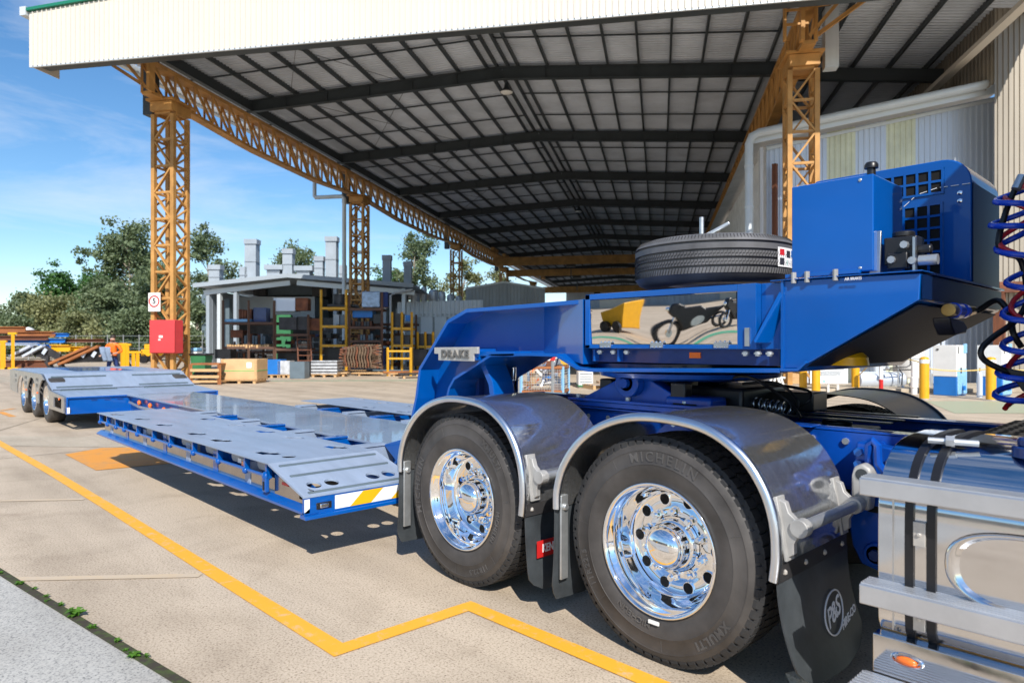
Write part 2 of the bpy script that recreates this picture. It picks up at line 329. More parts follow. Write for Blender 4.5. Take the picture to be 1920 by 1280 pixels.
def boolcut(base, cut):
    a = bpy.data.objects.new('a', base.mesh('a', 'deck', 0)); b = bpy.data.objects.new('b', cut.mesh('b', 'deck', 0)); COL.objects.link(a); COL.objects.link(b)
    md = a.modifiers.new('x', 'BOOLEAN'); md.object = b; md.operation = 'DIFFERENCE'; md.solver = 'EXACT'
    dg = bpy.context.evaluated_depsgraph_get(); me = bpy.data.meshes.new_from_object(a.evaluated_get(dg))
    m = M(); m.v = [tuple(v.co) for v in me.vertices]; m.f = [tuple(p.vertices) for p in me.polygons]
    for o in (a, b): bpy.data.objects.remove(o)
    return m
def W(d, l, z): return Vector((FW.x*d+RT.x*l, FW.y*d+RT.y*l, z))
def px(u, v, d):      # photo position at a given depth
    return W(d, (u-960)/1280*d, 1.45-(v-645)/1280*d)
def pxg(u, v, z=0):
    d = (1.45-z)*1280/(v-645); return W(d, (u-960)/1280*d, z)
# ------------------------------------------------------------------ ground
def struct(o): return tag(o, kind='structure')
struct(O('ground', M().quad((-900,-900,0),(900,-900,0),(900,900,0),(-900,900,0)), 'concrete', smooth=0))
def flat(name, pts, z, mt): return struct(O(name, M().quad(*[(x, y, z) for x, y in pts]), mt, smooth=0))
def jl(x): return .62+(x+5.42)*.154      # joint between the two concretes
flat('pavement', [(-40, jl(-40)), (-40, -6), (-1.6, -6), (-1.6, jl(-1.6))], .004, 'concrete_grey')
def ribbon(name, path, w, z, mt):
    P = [Vector(p) for p in path]; m = M(); L_ = []; R2 = []
    for i, p in enumerate(P):
        d0 = (P[i]-P[i-1]).normalized() if i else (P[1]-P[0]).normalized(); d1 = (P[i+1]-P[i]).normalized() if i < len(P)-1 else d0
        n = (Vector((-d0.y, d0.x))+Vector((-d1.y, d1.x))).normalized(); k = w/2/max(.5, n.dot(Vector((-d0.y, d0.x)))); L_.append(p+n*k); R2.append(p-n*k)
    for i in range(len(P)-1): m.quad((*R2[i], z), (*R2[i+1], z), (*L_[i+1], z), (*L_[i], z))
    return struct(O(name, m, mt, smooth=0))
ribbon('joint', [(-40, jl(-40)), (-12, jl(-12)+.01), (-5, jl(-5)-.01), (-3, jl(-3)), (14, jl(14))], .05, .007, 'moss')
ribbon('yellow_line', [(-24, 1.1), (-15, 1.34), (-12.3, 1.42), (-9.1, 1.52), (-6.9, 1.565), (-4.4, 1.60), (-2.915, 1.625), (-2.905, 2.425), (-1.7, 2.445), (3, 2.5)], .105, .005, 'line_yellow')
def faded(a, b, w, mt='line_faded', nm='faded_line'):
    ribbon(nm, [a, b], w, .0045, mt)
g = lambda u, v: tuple(pxg(u, v))[:2]
faded(g(0, 939), g(158, 936), .07); faded(g(24, 1086), g(376, 1079), .07)
faded(g(0, 770), g(26, 766), .12, 'line_orange'); faded(g(0, 772), g(24, 781), .12, 'line_orange')
flat('orange_patch', [g(122, 852), g(190, 840), g(300, 838), g(330, 868), g(180, 882)], .005, 'line_orange')
flat('pale_strip', [g(-200, 822), g(-10, 817), g(330, 820), g(330, 840), g(-10, 836), g(-200, 845)], .0035, 'concrete_pale')
flat('pale_strip', [g(-250, 708), g(28, 706), g(28, 716), g(-250, 722)], .0035, 'concrete_pale')
ribbon('green_line', [g(470, 714), g(820, 713), g(1000, 716)], .30, .005, 'line_green')
flat('green_patch', [g(1735, 752), g(1990, 752), g(2080, 775), g(1790, 775)], .005, 'line_palegreen')
# construction joints sawn into the yard slab
for a, b in ((g(-60, 866), g(250, 836)), (g(-30, 740), g(420, 760)), ((-2.2, -4), (-30, 9)), (g(480, 728), g(1100, 735))):
    ribbon('slab_joint', [a, b], .012, .0038, 'moss')
# weeds in the joint: each tuft a small plant
def tuft(n, r, h):
    m = M()
    for i in range(n):
        a = random.random()*6.28; l = r*random.uniform(.5, 1); w = l*.28; hh = h*random.uniform(.3, 1); b = random.uniform(-.02, .02)
        c, s = math.cos(a), math.sin(a); q = (-s, c)
        m.quad((b, b, 0), (c*l*.5+q[0]*w, s*l*.5+q[1]*w, hh), (c*l, s*l, hh*.75), (c*l*.5-q[0]*w, s*l*.5-q[1]*w, hh*.9))
    return m.mesh('weed', 'weed', 0)
tm = [tuft(16, .05, .035), tuft(26, .07, .05), tuft(12, .035, .02)]
wl = ['small green weed growing in the slab joint', 'leafy weed in the pavement joint']
for i, (u, v, k, s) in enumerate(((8, 1075, 1, .8), (42, 1096, 1, .9), (58, 1107, 2, 1), (78, 1122, 0, 1), (92, 1128, 2, 1.2), (108, 1138, 1, 1), (124, 1148, 0, 1), (144, 1155, 1, 1.25), (180, 1178, 1, 1), (228, 1203, 0, 1.1), (250, 1218, 0, 1), (266, 1229, 1, 1.05), (275, 1233, 0, .8))):
    p = pxg(u, v); o = bpy.data.objects.new('weed', tm[k]); COL.objects.link(o); o.location = (p.x, jl(p.x)+random.uniform(-.02, .02), .006); s *= .52*(.75+.5*((i*7) % 5)/4); o.scale = (s, s*(.7+.15*(i % 4)), s); o.rotation_euler = (0, 0, i*1.3)
    tag(o, '%s weed tuft in the mossy pavement joint, counted from the left edge of the photo' % ('first', 'second', 'third', 'fourth', 'fifth', 'sixth', 'seventh', 'eighth', 'ninth', 'tenth', 'eleventh', 'twelfth', 'thirteenth')[i], 'weed', 'weeds in the pavement joint')

# ------------------------------------------------------------------ canopy shed
AU = Vector((.9776, .2107)); BU = Vector((-.183, .983))
def S(s, w, z): return W(27+s*AU.x+w*BU.x, -13.5+s*AU.y+w*BU.y, z)
AV = (S(1,0,0)-S(0,0,0)).normalized(); BV = (S(0,1,0)-S(0,0,0)).normalized()
shed = thing('canopy_shed', 'huge open-sided steel canopy with cream fascia and yellow lattice columns', 'shed', S(0, 0, 0))
S0, S1 = -3.6, 125
def rz(w): return 12.63+.058*(w if w < 12 else 24-w) if w < 24 else 12.63-.085*(w-24)
# corrugated roof sheeting: ribs run across (B direction); one sheet run per slope
def sheet(w0, w1, name, n=330):
    m = M(); ps = []
    st = (S1-S0)/n
    k = 0; s = S0+.05; pat = ((0, 0), (.10, 0), (.13, .03), (.16, .03), (.19, 0))
    while s < S1:
        pitch = .22 if s < 40 else .6
        for ds, dz in ((0, 0), (pitch*.5, 0), (pitch*.6, -.055), (pitch*.9, -.055)): ps.append((s+ds, dz))
        s += pitch
    for i, (s, dz) in enumerate(ps):
        m.v += [tuple(S(s, w0, rz(w0 if w0 != 24 else 24.001)+.78+dz)), tuple(S(s, w1, rz(w1 if w1 != 24 else 23.999)+.78+dz))]
        if i: m.f.append((2*i-2, 2*i-1, 2*i+1, 2*i))
    return O(name, m, 'roof_sheet', shed, smooth=0)
sheet(-2.7, 12, 'roof_sheet'); sheet(12, 24, 'roof_sheet'); sheet(24, 31.5, 'roof_sheet')
rafs = [6+9.5*i for i in range(0, 13)]
for s in rafs:                         # portal rafters, haunched I-beams
    for w0, w1 in ((-.6, 12), (12, 23.8)):
        m = M(); n = 6
        z0 = rz(w0); z1 = rz(w1)
        a, b = S(s, w0, z0), S(s, w1, z1)
        for zo, hh, ww in ((.02, .035, .24), (.54, .035, .24)): m.beam(a+Vector((0,0,zo)), b+Vector((0,0,zo)), ww, hh)
        m.beam(a+Vector((0,0,.28)), b+Vector((0,0,.28)), .03, .5)
        for k in range(1, 6):
            t = k/6 if w0 < 10 else k/6
            c = a.lerp(b, t); m.beam(c+Vector((0,0,.04))-AV*.06, c+Vector((0,0,.53))-AV*.06, .10, .02, up=BV)
        O('rafter', m, 'roof_steel', shed, smooth=0)
    if s < 60: bar('rafter', S(s, 23.8, 12.72), S(s, 31, 12.1), .25, .5, 'roof_steel', shed)
ws = [-1.9, -.7]+[.65+1.33*i for i in range(9)]
ws = ws+[24-w for w in ws[2:]]+[25.4, 26.8, 28.2, 29.6, 30.9]
for w in ws+[11.75, 12.25]:
    m = M(); w2 = w
    m.beam(S(S0+.1, w, rz(w)+.65), S(S1, w, rz(w)+.65), .085, .22)
    O('purlin', m, 'roof_steel', shed, smooth=0)
prev = S0
for i, s in enumerate(rafs[:9]):        # bridging rods between purlins, two per bay
    for t in (.36, .70):
        ss = prev+(s-prev)*t
        for w0, w1 in ((-1.9, 11.8), (12.2, 23.4)):
            bar('bridging', S(ss, w0, rz(w0)+.6), S(ss, w1, rz(w1)+.6), .05, .06, 'roof_steel', shed)
    prev = s
for k, s in enumerate(rafs[:4]):        # thin diagonal tie rods in the left bays
    bar('tie_rod', S(s-8.5, 2, rz(2)+.5), S(s-.5, 7, rz(7)+.5), .02, .02, 'roof_steel', shed)
    bar('tie_rod', S(s-8.5, 7, rz(7)+.5), S(s-.5, 2, rz(2)+.5), .02, .02, 'roof_steel', shed)
bar('eave_beam', S(-3.4, -.35, 12.85), S(S1, -.35, 12.85), .22, .42, 'roof_steel', shed)
bar('eave_beam', S(-3.4, 24.3, 12.75), S(S1, 24.3, 12.75), .22, .42, 'roof_steel', shed)
# fascia: ribbed cream sheeting
m = M(); w = -2.75; pts = []
while w < 31.5:
    for dw, ds in ((0, 0), (.145, 0), (.150, -.040), (.18, -.040), (.19, 0)): pts.append((w+dw, ds))
    w += .19
for i, (w, ds) in enumerate(pts):
    m.v += [tuple(S(S0+ds, w, 11.2)), tuple(S(S0+ds, w, rz(min(w, 23.99))+.62))]
    if i: m.f.append((2*i-2, 2*i, 2*i+1, 2*i-1))
fas = O('fascia', m, 'fascia', shed, smooth=0)
bar('fascia_return', S(S0+.02, -2.72, 12.1), S(S0+1.2, -2.72, 12.1), .03, 1.8, 'fascia', shed)
for w0, w1 in ((-2.85, 12), (12, 24)):
    bar('capping', S(S0-.02, w0, rz(w0)+.70), S(S0-.02, w1, rz(w1)+.70), .16, .10, 'green_trim', shed)
bar('fascia_trim', S(S0+.03, -2.75, 11.19), S(S0+.03, 31, 11.19), .07, .05, 'gutter', shed)
bar('soffit_angle', S(S0+.5, -2.6, 11.32), S(S0+.5, 31, 11.32), .35, .08, 'roof_steel', shed)
bar('gutter', S(S0-.1, -2.92, 13.12), S(S1, -2.92, 13.12), .26, .30, 'gutter', shed)
# crane-runway trusses (fish-bellied) with braces as separate pieces
cols = [0, 17.4, 38.9, 59.3, 79.5]
def truss(w, sgn):
    tr = O('crane_girder', M().beam(S(-1.3, w, 12.08), S(84, w, 12.08), .5, .14), 'orange_steel', shed, smooth=0)
    spans = [(-1.3, 0)]+list(zip(cols[:-1], cols[1:]))
    def zb(s):
        for a, b in spans[1:]:
            if a <= s <= b:
                t = (s-a)/(b-a); return 10.98-.34*min(1, 3.2*min(t, 1-t))
        return 10.98-.34*s/1.3*-.15
    ss = [-1.3]; s = 0
    while s < 79.4: ss.append(s); s += 1.16
    ss.append(79.5)
    pl = [S(s, w, zb(s)) for s in ss]
    m = M()
    for a, b in zip(pl, pl[1:]): m.beam(a, b, .42, .12)
    O('chord', m, 'orange_steel', tr, smooth=0)
    for dw in (-.2, .2):
        for i, s in enumerate(ss[:-1]):
            if i > 50: break
            wd_ = .11
            bar('strut', S(s, w+dw, zb(s)), S(s, w+dw, 12.05), wd_, .07, 'orange_steel', tr)
            bar('brace', S(s, w+dw, 12.05), S(ss[i+1], w+dw, zb(ss[i+1])), .07, .10, 'orange_steel', tr)
    O('crane_rail', M().beam(S(-1.2, w, 12.22), S(84, w, 12.22), .09, .13), 'rust', tr, smooth=0)
    # walkway bracket frame at the end of the girder
    for p, q in (((-1.35, -.45, 12.1), (-1.35, .5, 12.1)), ((-1.35, -.5, 12.05), (-1.35, -.5, 11.3))): pass
    O('end_stop', M().beam(S(-1.35, w+.22*sgn, 10.95), S(-1.35, w+.22*sgn, 12.3), .32, .12, up=BV), 'orange_steel', tr, smooth=0)
    for z0, z1 in ((12.15, 11.1), (12.15, 12.15)):
        bar('bracket', S(-1.3, w-.9*sgn*-1*(-1), z0), S(-1.3, w, z1), .08, .10, 'orange_steel', tr)
    return tr
truss(0, 1); truss(23.5, -1)
def column(s, w, full=True):
    hw, hs = .42, .40
    c = O('column', None or M(), 'orange_steel', shed) if False else None
    m = M()
    for i in (-1, 1):
        for j in (-1, 1):
            m.beam(S(s+i*hs, w+j*hw, 0), S(s+i*hs, w+j*hw, 10.4), .17, .15, up=BV)
    m.beam(S(s, w-hw-.05, 10.68), S(s, w+hw+.05, 10.68), 2*hs+.35, .36)
    m.beam(S(s, w-hw-.17, 10.92), S(s, w+hw+.17, 10.92), 2*hs+.55, .08)
    m.beam(S(s, w-hw-.1, .03), S(s, w+hw+.1, .03), 2*hs+.5, .06)
    c = O('column', m, 'orange_steel', shed, smooth=0)
    n = 10 if full else 8; h = 10.3/n
    for k in range(n):
        z0, z1 = k*h+.15, (k+1)*h+.15
        for i in (-1, 1):
            f = 1 if (k+(i > 0)) % 2 else -1
            bar('brace', S(s+i*(hs+.015), w-f*(hw-.06), z0), S(s+i*(hs+.015), w+f*(hw-.06), z1-.06), .06, .12, 'orange_steel', c, up=AV)
            bar('tie', S(s+i*(hs+.01), w-hw+.09, z1), S(s+i*(hs+.01), w+hw-.09, z1), .06, .09, 'orange_steel', c)
            if full:
                for q in (0, 1):
                    zz0, zz1 = z0+q*h/2, z0+(q+1)*h/2
                    g2 = 1 if (2*k+q+(i > 0)) % 2 else -1
                    bar('lacing', S(s-g2*(hs-.05), w+i*(hw+.015), zz0), S(s+g2*(hs-.05), w+i*(hw+.015), zz1-.05), .05, .09, 'orange_steel', c, up=BV)
                bar('tie', S(s-hs+.08, w+i*(hw+.01), z1), S(s+hs-.08, w+i*(hw+.01), z1), .06, .08, 'orange_steel', c)
    return c
for s in cols[:5]: column(s, 0, s < 20)
for s in cols[:2]: column(s, 23.5, s < 5)
# portal columns outside the runway (dark boxes beside the capitals)
for s in cols[:4]:
    for w, k in ((-.95, 1), (24.45, 1)):
        bar('crane_bracket', S(s+.1, w, 10.55 if k else 10), S(s+.1, w, 13.0), .42, .42, 'roof_steel' if w < 0 else 'gutter', shed, up=AV)
# outrigger braces at the front left corner
for z0, z1, w1 in ((12.15, 11.25, -1.6), (12.2, 12.2, -1.6)):
    bar('outrigger', S(-1.3, w1, z0), S(-1.0, -.25, z1), .09, .12, 'orange_steel', shed)
    bar('outrigger', S(-1.3, 23.5+1.7, z0), S(-1.0, 23.8, z1), .09, .12, 'orange_steel', shed)
for k in range(3): bar('ladder_rung', S(-1.45, 22.75, 11.45+.45*k), S(-1.45, 23.45, 11.45+.45*k), .06, .07, 'orange_steel', shed)
bar('ladder_rail', S(-1.45, 22.75, 10.95), S(-1.45, 22.75, 12.35), .18, .08, 'orange_steel', shed, up=BV)
# downpipe with an offset at the second left column
O('downpipe', M().tube([S(17.0, -2.9, 12.9), S(17.0, -2.9, 11.0), S(17.0, -2.85, 10.92), S(17.0, -.95, 10.92), S(17.0, -.86, 10.8), S(17.0, -.86, 0)], .13, 10), 'pipe', shed)
# high-bay lamps under the ridge
for s in (6.0, 34.5):
    m = M(); c = S(s+.45, 12.1, rz(12)-.35)
    m.lathe([(.02, .35), (.09, .33), (.11, .16), (.19, .05), (.30, -.06), (.30, -.08)], 20, c, 'z'); m.cyl(c+Vector((0,0,.33)), c+Vector((0,0,.9)), .02, 6)
    lb = O('high_bay_lamp', m, 'roof_steel', shed); O('diffuser', M().lathe([(0, -.17), (.16, -.15), (.26, -.10), (.29, -.07)], 20, c, 'z'), 'lamp_glass', lb)
# travelling crane bridges far down the bay
for k, (s, z, h) in enumerate(((54, 11.05, .95), (60, 10.3, .8), (88, 10.4, 1.0))):
    cr_ = thing('overhead_crane', ('nearest', 'middle', 'farthest')[k]+' yellow overhead travelling crane bridge deep inside the canopy', 'crane', S(s, 12, z-1), 'overhead cranes')
    O('bridge_girder', M().beam(S(s, .2, z), S(s, 23.3, z), .5, h), 'orange_steel', cr_, smooth=0)
    O('end_carriage', M().beam(S(s-1.2, .1, 12.4), S(s+1.2, .1, 12.4), .35, .4), 'orange_steel', cr_, smooth=0)
    O('hoist', M().cbox(S(s+.2, 9, z-.2), (1.0, .9, 1.1), BV, AV).cyl(S(s+.2, 9, z-.9), S(s+.2, 9, z-2.2), .05, 8), 'black', cr_, smooth=0)
# far end: dark cladding with the opening below
ew = thing('end_wall', 'dim grey cladding closing the far end of the canopy bay', 'wall', S(S1, 12, 0))
O('cladding', M().beam(S(S1, -1, 8.9), S(S1, 31, 8.9), .2, 9.0), 'clad_grey', ew, smooth=0)
O('lower_panel', M().beam(S(S1-.5, 8, 2.1), S(S1-.5, 31, 2.1), .2, 4.2), 'clad_grey', ew, smooth=0)

# ------------------------------------------------------------------ right-hand clad building
def ribbed(p, q, z0, z1a, z1b, mt, pitch=.2, dep=.03, nrm=None):     # vertical ribbed cladding from p to q (ground points)
    m = M(); d = q-p; L_ = d.length; u = d.normalized(); n = Vector((u.y, -u.x, 0)); t = 0; pts = []
    if nrm is not None and n.dot(nrm) < 0: n = -n
    while t < L_-1e-4:
        for a, b in ((0, 0), (.45, 0), (.55, 1), (.9, 1)): 
            if t+a*pitch < L_: pts.append((t+a*pitch, b*dep))
        t += pitch
    pts.append((L_, 0))
    for i, (t, b) in enumerate(pts):
        c = p+u*t+n*b; m.v += [(c.x, c.y, z0), (c.x, c.y, z1a+(z1b-z1a)*t/L_)]
        if i: m.f.append((2*i-2, 2*i, 2*i+1, 2*i-1))
    return m
TOC = -(FW)          # towards the camera
bw = thing('clad_workshop', 'pale ribbed metal workshop with sloping eave and grey downpipe at the right', 'building', W(26, 10, 0))
cA = W(26.0, 9.69, 0); cB = W(24.55, 17.3, 0); uAB = (cB-cA).normalized()
LB = (cB-cA).length
def zt(t): return 9.0+1.32*t/LB
tcur = 0
for i, (t0, t1, mt) in enumerate(((0, 2.15, 'clad'), (2.15, 3.15, 'clad_clear'), (3.15, 4.2, 'clad'), (4.2, 5.2, 'clad_clear'), (5.2, LB+1.4, 'clad'))):
    O('wall_sheet' if mt == 'clad' else 'translucent_sheet', ribbed(cA+uAB*t0, cA+uAB*t1, 0, zt(t0), zt(t1), mt, .19, .03, TOC), mt, bw, smooth=0)
O('side_wall', ribbed(cA, cA+AV*95, 0, 9.0, 9.0, 'clad', .4, .04, -BV), 'dirtywhite', bw, smooth=0)
O('roof', M().quad(cA+Vector((0,0,9.05))-uAB*.7-AV*.7, cB+Vector((0,0,10.4))-AV*.7, cB+AV*95+Vector((0,0,10.4)), cA+AV*95+Vector((0,0,9.05))-uAB*.7), 'clad_grey', bw, smooth=0)
bar('barge_board', cA-uAB*.6-AV*.75+Vector((0,0,9.05)), cB-AV*.75+Vector((0,0,10.42)), .05, .32, 'gutter', bw)
e0 = cA-uAB*.75-AV*.95; e1 = cB-uAB*.55-AV*.95
pipe = [e0+Vector((0,0,0)), e0+Vector((0,0,8.85)), e0+uAB*.1+Vector((0,0,9.1)), e0+uAB*.35+Vector((0,0,9.23)), e1+Vector((0,0,10.48)), e1+uAB*.18+Vector((0,0,10.7)), e1+uAB*.22+Vector((0,0,10.95)), e1+uAB*.22+Vector((0,0,15))]
pp = O('downpipe', M().tube(pipe, .15, 14), 'pipe', bw)
for z in (3.0, 6.5, 8.0): O('pipe_bracket', M().lathe([(.155, -.05), (.17, -.05), (.17, .05), (.155, .05)], 16, e0+Vector((0,0,z)), 'z'), 'gutter', pp)
O('pipe_collar', M().lathe([(.15, -.12), (.19, -.10), (.19, .10), (.15, .12)], 16, e1+uAB*.22+Vector((0,0,12.4)), 'z'), 'gutter', pp)
bar('corner_post', cA-uAB*.25-AV*.3, cA-uAB*.25-AV*.3+Vector((0,0,8.8)), .12, .5, 'dirtywhite', bw, up=AV)
bar('rust_pipe', cA+uAB*.25-AV*.35, cA+uAB*.25-AV*.35+Vector((0,0,8.2)), .16, .16, 'rust', bw)
bar('flashing', cA+uAB*.0-AV*.08+Vector((0,0,8.86)), cB-AV*.08+Vector((0,0,10.2)), .03, .12, 'gutter', bw)
bb = thing('ribbed_annex', 'tall brown ribbed metal building at the right edge', 'building', W(22.5, 16.2, 0))
O('wall_sheet', ribbed(W(23.2, 16.4, 0), W(22.0, 24.5, 0), 0, 17, 17, 'clad_brown', .17, .035, TOC), 'clad_brown', bb, smooth=0)
O('side_wall', ribbed(W(23.2, 16.4, 0), W(35, 19.0, 0), 10.3, 17, 17, 'clad_brown', .3, .04, -BV), 'clad_brown', bb, smooth=0)
bar('edge_fascia', S(-3, 29.3, 11.35), S(60, 29.3, 11.35), .3, .16, 'fascia', bb)
bar('lintel', W(22.9, 16.3, 3.35), W(22.5, 17.6, 3.35), .3, .35, 'rust', bb)
bar('door_post', W(22.9, 16.35, 0), W(22.9, 16.35, 3.3), .3, .3, 'rust', bb)
# ------------------------------------------------------------------ prime mover and low loader
YC = 3.85
def PY(u, v, y):      # photo position on the plane Y = y -> (x, z)
    a = (u-960)/1280; r = FW+RT*a; t = y/r.y; return (r.x*t, 1.45-(v-645)/1280*t)
def cat_rom(P, n=6):
    out = []; Q = [Vector(p) for p in P]
    for i in range(len(Q)-1):
        p0, p1, p2, p3 = Q[max(i-1, 0)], Q[i], Q[i+1], Q[min(i+2, len(Q)-1)]
        for k in range(n):
            t = k/n; out.append(.5*((2*p1)+(p2-p0)*t+(2*p0-5*p1+4*p2-p3)*t*t+(3*p1-p0-3*p2+p3)*t**3))
    out.append(Q[-1]); return out
truck = thing('prime_mover', 'blue prime mover with polished wheels, stainless mudguards and fuel tank', 'truck', (-2.4, YC, 0))
trailer = thing('low_loader_trailer', 'blue low loader trailer with grey decks hitched to the prime mover', 'trailer', (-9, YC, 0))
# ---- wheels
def arc_text(s, size, rc, ac, y=-.0125, ext=.0015, sp=1.1, bold=.0):
    t = text(s, size, ext, sp, bold)
    return mapv(t, lambda x, yy, z: ((rc+yy)*math.cos(ac-x/rc), y-z-ext*.3, (rc+yy)*math.sin(ac-x/rc)))
tyre_prof = [(.296, .03), (.299, .012), (.310, .004), (.335, -.004), (.37, -.0105), (.385, -.0115), (.386, -.013), (.389, -.013), (.39, -.012), (.45, -.0115), (.4505, -.013), (.4535, -.013), (.454, -.011), (.474, -.003), (.488, .010), (.4985, .022), (.503, .034), (.503, .246), (.4985, .258), (.474, .283), (.44, .291), (.37, .29), (.30, .268), (.296, .25)]
tyre_me = M().lathe(tyre_prof, 96).mesh('tyre', 'rubber', 50)
m = M(); NL = 66
for i in range(NL):
    t = 2*math.pi*i/NL; da = 2*math.pi/NL*.40
    for row, (y0, y1, tw) in enumerate(((.012, .078, .0), (.090, .135, .6), (.145, .190, .2), (.202, .268, .0))):
        tt = t+tw*da
        vs = []
        for ang in (tt-da, tt+da):
            for y, r in ((y0, .499 if row == 0 else .501), (y0+(.006 if row == 0 else 0), .516), (y1, .517), (y1, .501)):
                vs.append((r*math.cos(ang), y, r*math.sin(ang)))
        m.add(vs, [(0, 1, 2, 3), (4, 7, 6, 5), (0, 4, 5, 1), (1, 5, 6, 2), (2, 6, 7, 3)])
for i in range(NL):      # shoulder lugs running down the sidewall edge
    t = 2*math.pi*(i+.5)/NL; da = 2*math.pi/NL*.36
    vs = []
    for ang in (t-da, t+da):
        for y, r in ((-.0005, .470), (.0035, .492), (.018, .513), (.03, .5)): vs.append((r*math.cos(ang), y, r*math.sin(ang)))
    m.add(vs, [(0, 1, 2, 3), (4, 7, 6, 5), (0, 4, 5, 1), (1, 5, 6, 2), (2, 6, 7, 3), (0, 3, 7, 4)])
tread_me = m.mesh('tread', 'tread', 0)
lm = M()
for a in (arc_text('MICHELIN', .064, .420, R_(84), sp=1.35, bold=.0005), arc_text('XMULTI', .050, .422, R_(-46), sp=1.2, bold=.002), arc_text('11R22.5', .042, .425, R_(203), sp=1.3, bold=.001), arc_text('MICHELIN', .04, .345, R_(250), sp=1.1)):
    lm.add(a.v, a.f)
for k in range(7):      # fine mould ribs
    t = R_(20+51*k); c, s = math.cos(t), math.sin(t); lm.beam((.396*c, -.0125, .396*s), (.448*c, -.0125, .448*s), .0015, .0015, up=(0, 1, 0))
let_me = lm.mesh('sidewall_lettering', 'letter', 0)
rim_prof = [(.294, .05), (.3045, .0), (.304, -.006), (.299, -.009), (.292, -.006), (.287, .006), (.280, .02), (.270, .032), (.264, .05), (.259, .09), (.253, .13), (.243, .155), (.226, .168), (.205, .172), (.185, .170), (.172, .163), (.150, .160), (.130, .160), (.128, .168)]
rim_me = M().lathe(rim_prof, 80).mesh('wheel', 'chrome', 60)
hub_me = M().lathe([(.128, .165), (.127, .150), (.120, .146), (.117, .140), (.116, .125), (.112, .121), (.104, .118), (.1035, .10), (.1025, .066), (.099, .062), (.0965, .063), (.094, .058)], 48).mesh('hub', 'chrome', 40)
cap_me = M().lathe([(.0945, .062), (.092, .052), (.084, .040), (.068, .029), (.046, .021), (.022, .0165), (.0, .0155)], 48).mesh('hub_cap', 'chrome', 60)
m = M()
for i in range(12):
    t = 2*math.pi*i/12; c, s = math.cos(t), math.sin(t); m.cbox((.1038*c, .092, .1038*s), (.004, .034, .017), (c, 0, s), (0, 1, 0))
slot_me = m.mesh('hub_slots', 'hole', 0)
nut_me = M().cyl((0, .162, 0), (0, .146, 0), .024, 20, .021).cyl((0, .146, 0), (0, .118, 0), .0175, 6).cyl((0, .118, 0), (0, .104, 0), .0105, 10).mesh('wheel_nut', 'chrome', 40)
hole_me = M().lathe([(0, .1640), (.0255, .1640), (.0262, .1628), (.0275, .1628), (.0285, .1735)], 24).mesh('hand_hole', ['hole', 'chrome'], 40)
for p in hole_me.polygons: p.material_index = 0 if (p.center.x**2+p.center.z**2)**.5 < .0255 else 1
def wheel(x, y, z, rot, flip=False, full=True):
    w_ = O('wheel', rim_me, None, truck, loc=(x, y, z)); w_.rotation_euler = (0, rot, math.pi if flip else 0)
    for nm, me in (('tyre', tyre_me), ('tread', tread_me)): O(nm, me, None, w_)
    O('hub', hub_me, None, w_)
    if full:
        tag(O('sidewall_lettering', let_me, None, w_), kind='stuff'); O('hub_cap', cap_me, None, w_); O('hub_slots', slot_me, None, w_)
        for i in range(10):
            t = 2*math.pi*(i+.5)/10; n = O('wheel_nut', nut_me, None, w_); n.location = (.1515*math.cos(t), 0, .1515*math.sin(t))
            t = 2*math.pi*i/10; n = O('hand_hole', hole_me, None, w_); n.location = (.207*math.cos(t), 0, .207*math.sin(t))
    return w_
WX = (-1.80, -3.20); WZ = .517
for i, x in enumerate(WX):
    wheel(x, 2.60, WZ, 0 if i == 0 else R_(-92)); wheel(x, 5.10, WZ, 0, True, False)
    for y in (2.935, 4.765):
        o = O('inner_tyre', tyre_me, None, truck, loc=(x, y-.14, WZ))
    O('axle', M().cyl((x, 2.8, WZ), (x, 4.9, WZ), .08, 16).ico((x, YC, WZ), .22, (1, .9, 1), 2), 'black', truck)
O('white_tag', M().box((-1.83, 2.582, .185), (-1.775, 2.59, .20)), 'white_tape', truck, smooth=0)
# ---- mudguards
GP = [(.575, .02), (.585, .12), (.575, .25), (.53, .375), (.44, .49), (.29, .577), (.1, .607), (-.1, .600), (-.28, .545), (-.42, .452), (-.52, .325), (-.565, .20), (-.57, .10)]
gp = [tuple(p) for p in cat_rom(GP, 5)]
def flapmesh(y0, y1, z0, z1, bow, corner=.05, n=12, x0=0):
    m = M(); th = .007; vs = []; k = 7
    for side in (0, th):
        for j in range(n+1):
            t = j/n; z = z0+(z1-z0)*t; ins = 0
            if t > .8: ins = corner*((t-.8)/.2)**2
            for i in range(k):
                s = i/(k-1); vs.append((x0+bow*t*t+.03*math.sin(s*3.1+.3)*t-side, y0+ins+(y1-y0-2*ins)*s, z))
    g_ = lambda s, j, i: s*(n+1)*k+j*k+i
    fs = []
    for s in (0, 1):
        for j in range(n):
            for i in range(k-1): fs.append((g_(s,j,i), g_(s,j,i+1), g_(s,j+1,i+1), g_(s,j+1,i)))
    for j in range(n): fs += [(g_(0,j,0), g_(0,j+1,0), g_(1,j+1,0), g_(1,j,0)), (g_(0,j,k-1), g_(1,j,k-1), g_(1,j+1,k-1), g_(0,j+1,k-1))]
    for i in range(k-1): fs += [(g_(0,n,i), g_(0,n,i+1), g_(1,n,i+1), g_(1,n,i))]
    return m.add(vs, fs)
def bracket_poly(c):     # cast Y-shaped clamp outline in the (along, out) plane
    return [(-.115, 0), (-.10, .028), (-.06, .034), (-.035, .055), (-.03, .085), (-.012, .104), (.012, .104), (.03, .085), (.035, .055), (.06, .034), (.10, .028), (.115, 0), (.115, -.012), (-.115, -.012)]
